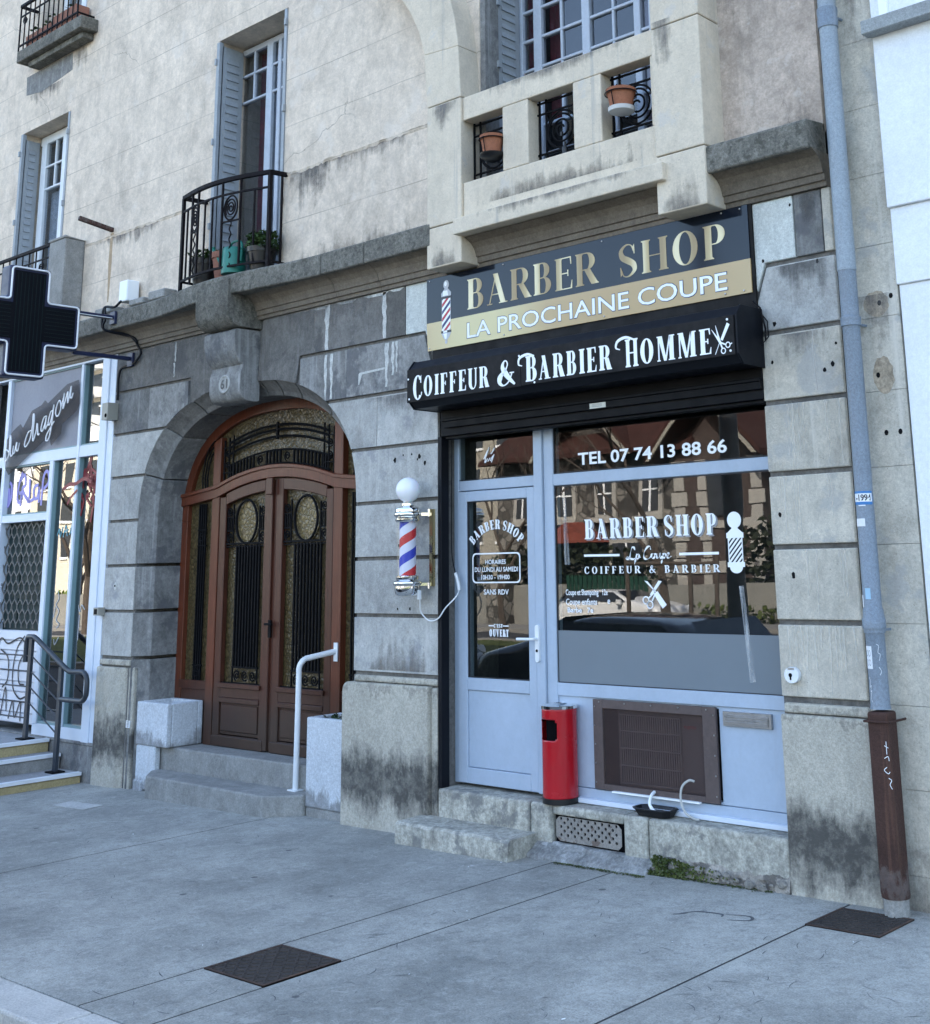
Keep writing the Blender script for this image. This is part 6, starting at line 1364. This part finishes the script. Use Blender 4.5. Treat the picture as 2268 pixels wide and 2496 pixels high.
# paper notice and small plates on the left pier
k=MB(); k.box(-6.57,-6.51,.008,.0195,.30,.36); k.m=1
for z in (.345,.332,.32,.31): k.box(-6.56,-6.52,.0075,.0079,z-.002,z+.002)
k=MB(); k.box(-6.545,-6.485,.010,.0185,.39,.45); k.m=1
for z in (.44,.428,.416,.404): k.box(-6.535,-6.495,.0095,.0099,z-.002,z+.002)
T_('paper_notice',k,[m_wplast,m_grey],'small white notice stuck on the corner of the left stone pier','notice',(-6.51,.01,.42))
k=MB(); k.prism([(-6.86,1.60),(-6.83,1.63),(-6.80,1.60),(-6.81,1.565),(-6.84,1.56)],-.004,.0); k.m=1; k.lathe([(.01,0),(.01,.003)],(-6.832,-.004,1.595),10,'y'); k.build('plugged_hole',[m_drip,m_dark],B)
rnd=random.Random(31)
for x,z in ((-2.95,2.50),(-2.86,2.50),(-2.80,2.46),(-2.78,2.48),(-3.04,2.47),(-2.72,2.43),(-2.99,1.86),(-2.92,1.75),(-2.98,1.62),(-2.93,1.60),(-3.0,1.42),(-2.87,1.42),(.17,2.80),(.50,2.72),(.55,2.75),(.16,2.28),(.40,2.22),(.16,1.95),(.22,1.62),(.58,2.86),(.20,3.02),(.50,3.34),(.15,3.40),(.35,3.70)):
    r=rnd.uniform(.006,.014); hl=MB(); hl.prism([(x+r*(1+rnd.uniform(-.3,.3))*math.cos(a),z+1.4*r*(1+rnd.uniform(-.3,.3))*math.sin(a)) for a in [k*PI/4 for k in range(8)]],-.0012,.002); hl.build('drill_hole',m_iron,B)
for x,z in ((.84,3.05),(.80,2.66),(.82,2.35),(.90,2.35),(.91,3.08)): r=.012; hl=MB(); hl.prism([(x+r*math.cos(a),z+r*1.3*math.sin(a)) for a in [k*PI/4 for k in range(8)]],.0288,.032); hl.build('drill_hole',m_iron,B)
m_ochre=surf('ochre_patch',(.42,.35,.26),.15,9,.9,mottle=(14,.7,1.2))
for cx,cz,rx,rz in ((.82,3.05,.075,.07),(.83,2.66,.06,.10)):
    pt=MB(); pt.prism([(cx+rx*(1+.25*mnoise.noise(Vector((k,cx*9,1))))*math.cos(2*PI*k/18),cz+rz*(1+.25*mnoise.noise(Vector((k*.7,cx,4))))*math.sin(2*PI*k/18)) for k in range(18)],.0292,.032); pt.build('mortar_patch',m_ochre,B)
# ------------------------------------------------------------------ flower pots and watering can
def pot(name,label,c,r,h,mat,group,rim=True,soil=True,taper=.72):
    t=thing(name,label,'flower pot',c,group); b=MB()
    pr=[(r*taper,0),(r*.93,h*.78),(r,h*.78),(r*1.03,h),(r*.92,h),(r*.86,h*.8),(.001,h*.8)] if rim else [(r*taper,0),(r,h),(r*.93,h),(r*.88,h*.85),(.001,h*.85)]
    b.lathe(pr,c,24); b.build('pot_shell',mat,t)
    return t
gp='flower pots in the loggia grilles'
def hoop(t,c,r,h):
    b=MB(); x,y_,z=c; b.tube([(x+(r+.008)*math.cos(2*PI*k/24),y_+(r+.008)*math.sin(2*PI*k/24),z+h*.80) for k in range(24)],.004,5,True)
    b.tube([(x,y_-r*.78,z-.02),(x,y_-r-.006,z+h*.8),(x,y_-r*.4,z+h+.03)],.0035,5); b.tube([(x-r,y_,z+h*.8),(x-r*.7,y_+.05,z-.02),(x-.02,y_+.1,z-.03)],.0035,5)
    b.build('wire_holder',m_iron,t)
c=(-1.84,-.19,4.485); t=pot('flower_pot','terracotta pot with black saucer hanging in the left balustrade opening',c,.085,.13,m_terra,gp); hoop(t,c,.085,.13)
b=MB(); b.lathe([(.05,-.045),(.085,-.02),(.09,-.001),(.08,-.001)],c,20); b.build('saucer',m_tray,t)
c=(-.685,-.21,4.505); t=pot('flower_pot','larger terracotta pot on a white saucer in the right balustrade opening',c,.095,.125,m_terra,gp); hoop(t,c,.095,.125)
b=MB(); b.lathe([(.068,-.022),(.082,-.02),(.086,.006),(.076,.006),(.074,-.004)],c,20); b.build('saucer',plain('dusty_plastic',(.5,.49,.47),.6),t)
gp='pots on the curved balcony'
c=(-5.40,-.13,4.142); t=pot('flower_pot','black plastic pot behind the left end of the curved railing',c,.135,.225,m_tray,gp); f=MB(); rnd=random.Random(2); leaves(f,140,(c[0]-.08,c[0]+.13,c[1]-.09,c[1]+.09,c[2]+.2,c[2]+.3),.05,rnd); f.build('plant',m_leaf,t)
c=(-5.10,-.12,4.142); t=pot('flower_pot','dull terracotta pot beside the green watering can',c,.125,.235,m_terra2,gp); f=MB(); leaves(f,70,(c[0]-.09,c[0]+.09,c[1]-.09,c[1]+.09,c[2]+.2,c[2]+.27),.04,rnd); f.build('plant',m_leaf,t)
c=(-4.60,-.11,4.142); t=pot('flower_pot','dark pot with bushy green herb at the right end of the curved balcony',c,.13,.19,m_tray,gp); f=MB()
for _ in range(900):
    u=rnd.uniform(0,1); a=rnd.uniform(0,2*PI); rr=.17*math.sqrt(rnd.random())*(1-.3*u); p=Vector((c[0]+.0+rr*1.15*math.cos(a),c[1]+rr*.75*math.sin(a),c[2]+.17+.15*u+.02*mnoise.noise(Vector((a*2,u*5,1)))))
    a2=rnd.uniform(0,6.28); d=Vector((math.cos(a2),math.sin(a2),rnd.uniform(-.3,.9)))*.034; e=d.cross(Vector((rnd.uniform(-1,1),rnd.uniform(-1,1),.6))).normalized()*.011; f.add([p,p+d*.5+e,p+d,p+d*.5-e],[(0,1,2,3)])
f.build('plant',m_leaf,t)
c=(-4.73,-.06,4.142); b=MB(); b.prismz([(c[0]-.11,c[1]-.03),(c[0]+.1,c[1]-.03),(c[0]+.1,c[1]+.04),(c[0]-.11,c[1]+.04)],4.142,4.37); T_('grey_pot',b,m_zinc2,'square grey pot half hidden behind the bushy herb','flower pot',c,gp,bevel=.01)
wc=thing('watering_can','green plastic watering can with long spout on the curved balcony','watering can',(-4.86,-.19,4.14)); c=(-4.87,-.20,4.14)
b=MB(); b.lathe([(.10,0),(.102,.02),(.098,.2),(.092,.225),(.085,.225),(.09,.21),(.001,.20)],c,24); b.build('can_body',m_green,wc)
b=MB(); b.tube([(c[0]-.085,c[1]-.0,c[2]+.05),(c[0]-.13,c[1]-.01,c[2]+.09),(c[0]-.28,c[1]-.02,c[2]+.265)],lambda i:(.028,.022,.014)[i],10); b.lathe([(.015,0),(.022,.02),(.022,.024)],(c[0]-.285,c[1]-.02,c[2]+.262),12); b.build('spout',m_green,wc)
b=MB(); b.tube(catmull([(c[0]-.07,c[1],c[2]+.21),(c[0]-.04,c[1],c[2]+.275),(c[0]+.05,c[1],c[2]+.285),(c[0]+.11,c[1],c[2]+.24),(c[0]+.105,c[1],c[2]+.1)],6),.011,8); b.build('handle',m_green,wc)
PB=thing('window_box','long terracotta window box with dry plants behind the short balcony railing','window box',(-8.5,-.1,7.47))
b=MB(); b.prismx([(-.165,7.475),(-.175,7.62),(-.02,7.62),(-.03,7.475)],-9.12,-8.55); b.prismx([(-.165,7.475),(-.178,7.66),(-.02,7.66),(-.03,7.475)],-8.52,-7.99); b.build('trough',m_terra2,PB,bevel=.006)
f=MB(); leaves(f,160,(-9.05,-8.1,-.15,-.04,7.62,7.72),.05,rnd); f.build('plant',m_leaf,PB)
k=MB(); k.lathe([(.022,0),(.022,.05),(.008,.06),(.008,.09)],(-1.22,-.14,4.347),12); k.lathe([(.012,0),(.012,.03)],(-1.28,-.10,4.50),8); T_('small_bottle',k,m_tray,'small dark bottle on the ledge of the middle balustrade opening','bottle',(-1.22,-.14,4.347))
# ------------------------------------------------------------------ across the street (seen in the shop windows)
def brickstone(name,a,b,mort,scale):
    s=NB(name); v=s.voro(scale,s.mp((1,1,1))); e=s.voro(scale,s.mp((1,1,1)),'DISTANCE_TO_EDGE'); c=s.ramp(s.sep(v.outputs['Color'])[0],[(.1,a),(.9,b)])
    c=s.mix(s.ramp(e.outputs[0],[(.03,1),(.08,0)]),c,mort); return s.fin(c,.9,.2)
m_rubble=brickstone('rubble_masonry',(.05,.046,.041),(.24,.225,.20),(.055,.052,.048),3.0)
m_tile=surf('red_roof_tiles',(.05,.021,.017),.3,2,.9,.5,30)
m_brick=surf('brick_wall',(.075,.056,.050),.2,5,.9,.4,30)
m_cream=surf('cream_render',(.33,.31,.26),.08,.6,.9,.2,20)
m_bgl=plain('far_glass',(.03,.035,.045),.1,.6)
m_bark=surf('bark',(.10,.08,.065),.3,9,.95,.5,40)
V=thing('stone_villa','rubble stone villa with red tiled roof and white windows across the street','house',(-25,-31,-.4))
zg=-.45; b=MB(); b.box(-31,-22,-38,-30,zg-.5,5.7); b.prism([(-27.9,5.7),(-24.1,5.7),(-26,7.7)],-30.02,-30.4)
b.build('wall',m_rubble,V)
b=MB(); e_=[(-31.3,-29.2),(-21,-29.2),(-21,-38.8),(-31.3,-38.8)]; b.add([(x,y,5.45) for x,y in e_]+[(x,y,5.62) for x,y in e_]+[(-28.3,-34,10),(-22.5,-34,10)],[(0,3,2,1),(0,1,5,4),(1,2,6,5),(2,3,7,6),(3,0,4,7),(4,5,9,8),(5,6,9),(6,7,8,9),(7,4,8)]); b.prism([(-28.4,5.4),(-26,7.95),(-23.6,5.4),(-23.6,5.6),(-26,8.2),(-28.4,5.6)],-36,-29.1); b.build('roof',m_tile,V)
m_trim=plain('villa_trim',(.36,.345,.31),.7)
b=MB(); b.prism([(-28.45,5.38),(-26,7.92),(-23.55,5.38),(-23.72,5.38),(-26,7.72),(-28.28,5.38)],-29.0,-29.08); b.prism([(-22.5,5.0),(-20.2,7.55),(-17.9,5.0),(-18.06,5.0),(-20.2,7.36),(-22.34,5.0)],-28.5,-28.58); b.build('bargeboard',m_cream,V)
b=MB(); b.box(-29.9,-29.1,-33.5,-32.6,7.5,10.3); b.build('chimney',m_brick,V); b=MB(); b.box(-22.9,-22.2,-32,-31.3,6.5,9.0); b.build('chimney',m_brick,V)
for x,z,ww,hh in ((-29.6,3.35,.34,1.25),(-27.4,3.35,.34,1.25),(-25.4,3.35,.34,1.25),(-23.3,3.35,.34,1.25),(-24.4,.7,.75,1.6),(-28.6,.7,.4,1.4)):
    f=MB(); f.box(x-ww-.18,x+ww+.18,-30,-29.9,z-.12,z+hh+.15); f.box(x-ww-.32,x+ww+.32,-30,-29.7,z-.3,z-.12); f.build('window',m_trim,V)
    f=MB(); f.box(x-ww,x+ww,-29.9,-29.88,z,z+hh); f.build('pane',m_bgl,V); f=MB(); f.box(x-.04,x+.04,-29.885,-29.86,z,z+hh); f.box(x-ww,x+ww,-29.885,-29.865,z+hh*.6,z+hh*.6+.06); f.build('glazing_bar',m_lw,V)
b=MB(); b.box(-22,-18.4,-37,-29.6,zg-.5,5.1); b.prism([(-22,5.1),(-18.4,5.1),(-20.2,7.2)],-29.62,-30.2); b.build('brick_wing',m_brick,V)
b=MB()
for z in range(0,10):
    for x0 in (-22,-18.85): b.box(x0-(.12 if z%2 else 0),x0+.45+(.12 if z%2 else 0),-29.6,-29.55,zg+z*.55,zg+z*.55+.5)
    b.box(-20.9-(.1 if z%2 else 0),-20.55,-29.6,-29.55,zg+z*.55,zg+z*.55+.5); b.box(-19.85,-19.5+(.1 if z%2 else 0),-29.6,-29.55,zg+z*.55,zg+z*.55+.5)
b.box(-22,-18.4,-29.6,-29.54,1.2,1.6); b.box(-22,-18.4,-29.6,-29.54,2.7,2.95); b.build('quoin',m_trim,V)
b=MB(); b.box(-20.5,-19.9,-29.56,-29.53,3.1,4.5); b.build('pane',m_bgl,V)
b=MB(); b.prism([(-22.6,4.95),(-20.2,7.5),(-17.8,4.95),(-17.8,5.15),(-20.2,7.75),(-22.6,5.15)],-37.5,-28.6); b.build('roof',m_tile,V)
b=MB(); b.prism([(-27.9,2.35),(-26.6,3.1),(-25.3,2.35)],-30,-28.9); b.build('porch_roof',surf('porch_tiles',(.22,.06,.04),.25,3,.9),V)
w=MB(); w.prismz([(-60,-26.6),(-12,-26.6),(-12,-26.4),(-60,-26.4)],lambda p:gz(p[0])-.2,lambda p:1.05+gz(p[0])*.5); T_('garden_wall',w,[surf('garden_wall',(.24,.235,.21),.12,1,.9,.3,30)],'low pale garden wall in front of the villa across the street','wall',(-30,-26.5,-.4))
w=MB(); 
for k in range(18): x=-24.4+.2*k; w.box(x,x+.15,-26.39,-26.35,gz(x),1.15)
T_('garden_gate',w,plain('dark_green_gate',(.01,.05,.03),.5),'dark green slatted gate in the garden wall','gate',(-22.6,-26.4,-.4))
w=MB(); w.box(-27.8,-26.8,-26.45,-25.9,-.7,1.0); T_('gate_pillar',w,m_rubble,'rubble stone gate pillar by the green gate','pillar',(-27.3,-26.2,-.5))
def bush(label,box,n,size,mat,name='shrub',cat='shrub'):
    mb=MB(); x0,x1,y0,y1,z0,z1=box; r=random.Random(int(abs(x0)*10))
    for _ in range(n):
        u=[r.uniform(-1,1) for _ in range(3)]; l=math.sqrt(sum(q*q for q in u))
        if l>1: continue
        c=Vector(((x0+x1)/2+u[0]*(x1-x0)/2,(y0+y1)/2+u[1]*(y1-y0)/2,(z0+z1)/2+u[2]*(z1-z0)/2)); d=Vector((r.uniform(-1,1),r.uniform(-1,1),r.uniform(-.4,1))).normalized()*size; e=d.cross(Vector((r.uniform(-1,1),r.uniform(-1,1),1))).normalized()*size*.4
        mb.add([c,c+d*.5+e,c+d,c+d*.5-e],[(0,1,2,3)])
    return T_(name,mb,mat,label,cat,((x0+x1)/2,(y0+y1)/2,z0))
bush('dark green hedge behind the villa gate',(-30,-21,-28.6,-26.8,.2,2.2),2600,.3,m_hedge,'hedge','hedge'); bush('tall dark shrub at the brick wing of the villa',(-18.5,-13.5,-29,-27,.0,3.2),1500,.3,m_hedge); bush('low shrubs along the foot of the garden wall',(-24,-11,-26.3,-25.6,-.5,.2),1200,.22,m_moss); bush('round bush by the grass strip',(-15.5,-13.5,-9.8,-8.9,-.2,.6),500,.16,m_leaf)
bush('sunlit green hedge on the far left across the street',(-72,-58,-30,-28,-1.2,.6),1600,.4,leafmat('bright_hedge',(.08,.13,.02),(.16,.2,.04)),'hedge','hedge')
def branchtree(name,label,base,h,r,seed,levels=4):
    mb=MB(); rd=random.Random(seed)
    def grow(p,d,l,rad,lev):
        pts=[p]; q=p
        for k in range(3):
            d=(d+Vector((rd.uniform(-.14,.14),rd.uniform(-.14,.14),rd.uniform(-.02,.12)))).normalized(); q=q+d*l/3; pts.append(q)
        mb.tube(pts,lambda i:rad*(1-.16*i),6 if lev>1 else 4)
        if lev==0: return
        for k in range(rd.choice((2,3,3))):
            a=rd.uniform(0,2*PI); nd=(d+Vector((math.cos(a),math.sin(a),rd.uniform(-.1,.5)))*rd.uniform(.5,.8)).normalized(); grow(pts[-1-(k%2)],nd,l*rd.uniform(.6,.8),rad*.55,lev-1)
    grow(Vector(base),Vector((0,0,1)),h*.38,r,levels)
    return T_(name,mb,m_bark,label,'tree',base)
branchtree('bare_tree','bare branching tree on the grass strip in front of the brick wing',(-15.2,-19.6,-.3),7,.14,3,5)
branchtree('bare_tree','thin bare tree near the villa gate',(-21.4,-20.2,-.4),6,.11,8,5)
branchtree('bare_tree','stout bare tree on the far left across the street',(-44,-20,-.8),9,.3,5,6)
branchtree('bare_tree','bare tree beside the far hedge',(-58,-27,-1.1),8,.22,12,5)
w=MB()
for x,y_ in ((-14.0,-18.9),(-15.9,-18.9),(-13.2,-18.9)): w.tube([(x,y_,-.4),(x,y_,1.9)],.06,8)
w.tube([(-15.9,-18.9,1.6),(-13.2,-18.9,1.6)],.05,8); T_('tree_stakes',w,m_bark,'wooden stakes round the young tree on the grass strip','stakes',(-15,-18.9,-.3))
w=MB(); w.tube([(-7.62,-11.2,-.3),(-7.68,-11.2,6),(-7.72,-11.2,9)],lambda i:(.17,.15,.12)[i],14); T_('tram_pole',w,plain('pole_paint',(.045,.048,.055),.5),'dark grey tram pole on the grass strip','pole',(-7.62,-11.2,-.3))
# cars
def car(name,label,base,ang,body,L=4.0,Wd=1.72,Hh=1.45):
    t=thing(name,label,'car',(0,0,0)); ca,sa=math.cos(ang),math.sin(ang)
    def w(mb): mb.v=[(base[0]+x*ca-y*sa,base[1]+x*sa+y*ca,base[2]+z) for x,y,z in mb.v]; return mb
    prof=[(-.5,.30),(-.5,.62),(-.47,.70),(-.24,.80),(-.07,1.0),(.10,1.0),(.36,.97),(.46,.72),(.5,.6),(.5,.3)]
    secs=[]
    N=len(prof)
    b=MB(); rows=[]
    for k in range(9):
        u=-1+2*k/8; row=[]
        for px_,pz in prof:
            e=1-.06*abs(u)**3; up=max(0,(pz-.7)/.3)
            row.append((px_*L*e*(1-.02*abs(u)),u*Wd/2*(1-.13*up),pz*Hh*(1-.03*abs(u)**4)))
        rows.append(row)
    vs=[p for r_ in rows for p in r_]; fs=[]
    for k in range(8):
        for j in range(N-1): fs.append((k*N+j,(k+1)*N+j,(k+1)*N+j+1,k*N+j+1))
    fs.append(tuple(range(N))); fs.append(tuple(8*N+j for j in range(N))[::-1]); b.add(vs,fs,True)
    o=w(b).build('body',body,t); sm=o.modifiers.new('s','SUBSURF'); sm.levels=1; sm.render_levels=2
    g=MB()
    for s_ in (-1,1):
        y=s_*Wd/2*.935; g.add([(-.2*L,y*1.03,.80*Hh*.98),(-.07*L,y*.95,.955*Hh),(.30*L,y*.95,.93*Hh),(.40*L,y*1.02,.78*Hh)],[(0,1,2,3)])
    g.add([(-.235*L,-.72,.815*Hh),(-.235*L,.72,.815*Hh),(-.085*L,.62,.985*Hh),(-.085*L,-.62,.985*Hh)],[(0,1,2,3)]); g.add([(.455*L,-.66,.76*Hh),(.455*L,.66,.76*Hh),(.385*L,.6,.96*Hh),(.385*L,-.6,.96*Hh)],[(0,3,2,1)])
    w(g).build('window',m_bgl,t)
    for x in (-.31,.30):
        for s_ in (-1,1):
            g=MB(); g.lathe([(.18,-.09),(.30,-.10),(.31,.0),(.30,.10),(.18,.09)],(x*L,s_*Wd*.46,.30),20,'y'); w(g).build('wheel',m_tray,t)
    for s_ in (-1,1):
        g=MB(); g.lathe([(.02,-.02),(.09,0),(.02,.03)],(-.465*L,s_*.6,.62*Hh),12,'x'); w(g).build('headlight',m_wplast,t)
        g=MB(); g.box(-.17*L,-.13*L,s_*Wd*.5,s_*Wd*.58,.72*Hh,.82*Hh); w(g).build('mirror',body,t,bevel=.02)
    return t
car('parked_car','dark blue hatchback parked at the kerb in front of the arched door',(-4.95,-4.7,-.13+gz(-4.9)),0,plain('dark_car_paint',(.008,.011,.018),.15,.6,coat=.6),3.5,1.6,1.36)
car('parked_car','grey saloon parked at the kerb left of the steps',(-9.6,-4.7,-.13+gz(-9.6)),PI,plain('grey_car_paint',(.06,.07,.085),.2,.6,coat=.6))
car('parked_car','white hatchback parked along the far side of the street',(-18.2,-21.5,-.43),PI,plain('white_car_paint',(.75,.75,.73),.25,.5,coat=.5),4.0,1.7,1.3)
# far buildings
def block(name,label,x0,x1,y0,y1,h,mat,wins,zb=-1.6):
    t=thing(name,label,'building',((x0+x1)/2,y1,zb)); b=MB(); b.box(x0,x1,y0,y1,zb,h); b.build('wall',mat,t)
    nx,nz,ww,wh=wins; f=MB(); q=MB()
    for i in range(nx):
        for j in range(nz):
            cx=x0+(x1-x0)*(i+.5)/nx; cz=2+(h-3)*(j+.3)/nz
            f.box(cx-ww/2,cx+ww/2,y1-.02,y1+.03,cz,cz+wh); q.box(cx-ww*.55,cx+ww*.55,y1,y1+.12,cz-.15,cz)
    f.build('window',m_bgl,t); q.build('sill',m_lw,t); return t
block('apartment_block','beige apartment block beyond the villa',-52,-37,-60,-46,14,m_cream,(6,4,1.3,1.5))
tw=block('tower_block','tall sunlit cream tower with balconies far down the street',-128,-112,-75,-60,44,surf('tower_render',(.62,.58,.48),.06,.3,.9,.1,5),(5,13,1.2,1.6))
b=MB()
for j in range(14):
    for x in (-127,-120.5,-114): b.box(x,x+3.2,-60,-58.4,1+3.1*j,2.1+3.1*j)
b.build('balcony',m_lw,tw)
b=MB()
for j in range(14):
    for x in (-127,-120.5,-114): b.box(x+.1,x+3.1,-59.99,-59.9,2.1+3.1*j,3.6+3.1*j)
b.build('balcony_door',m_bgl,tw)
block('white_block','white apartment block behind the far hedge',-112,-84,-56,-44,13,m_white,(9,4,1.4,1.6))
block('cream_block','cream house with dark windows behind the bare trees',-82,-62,-46,-36,10,surf('cream_b',(.6,.55,.45),.06,.4,.9,.1,8),(6,3,1.2,1.6))
block('grey_block','grey apartment block on the right across the street',-12,6,-52,-42,15,surf('grey_b',(.4,.4,.39),.06,.4,.9,.1,8),(7,4,1.3,1.5),-.5)
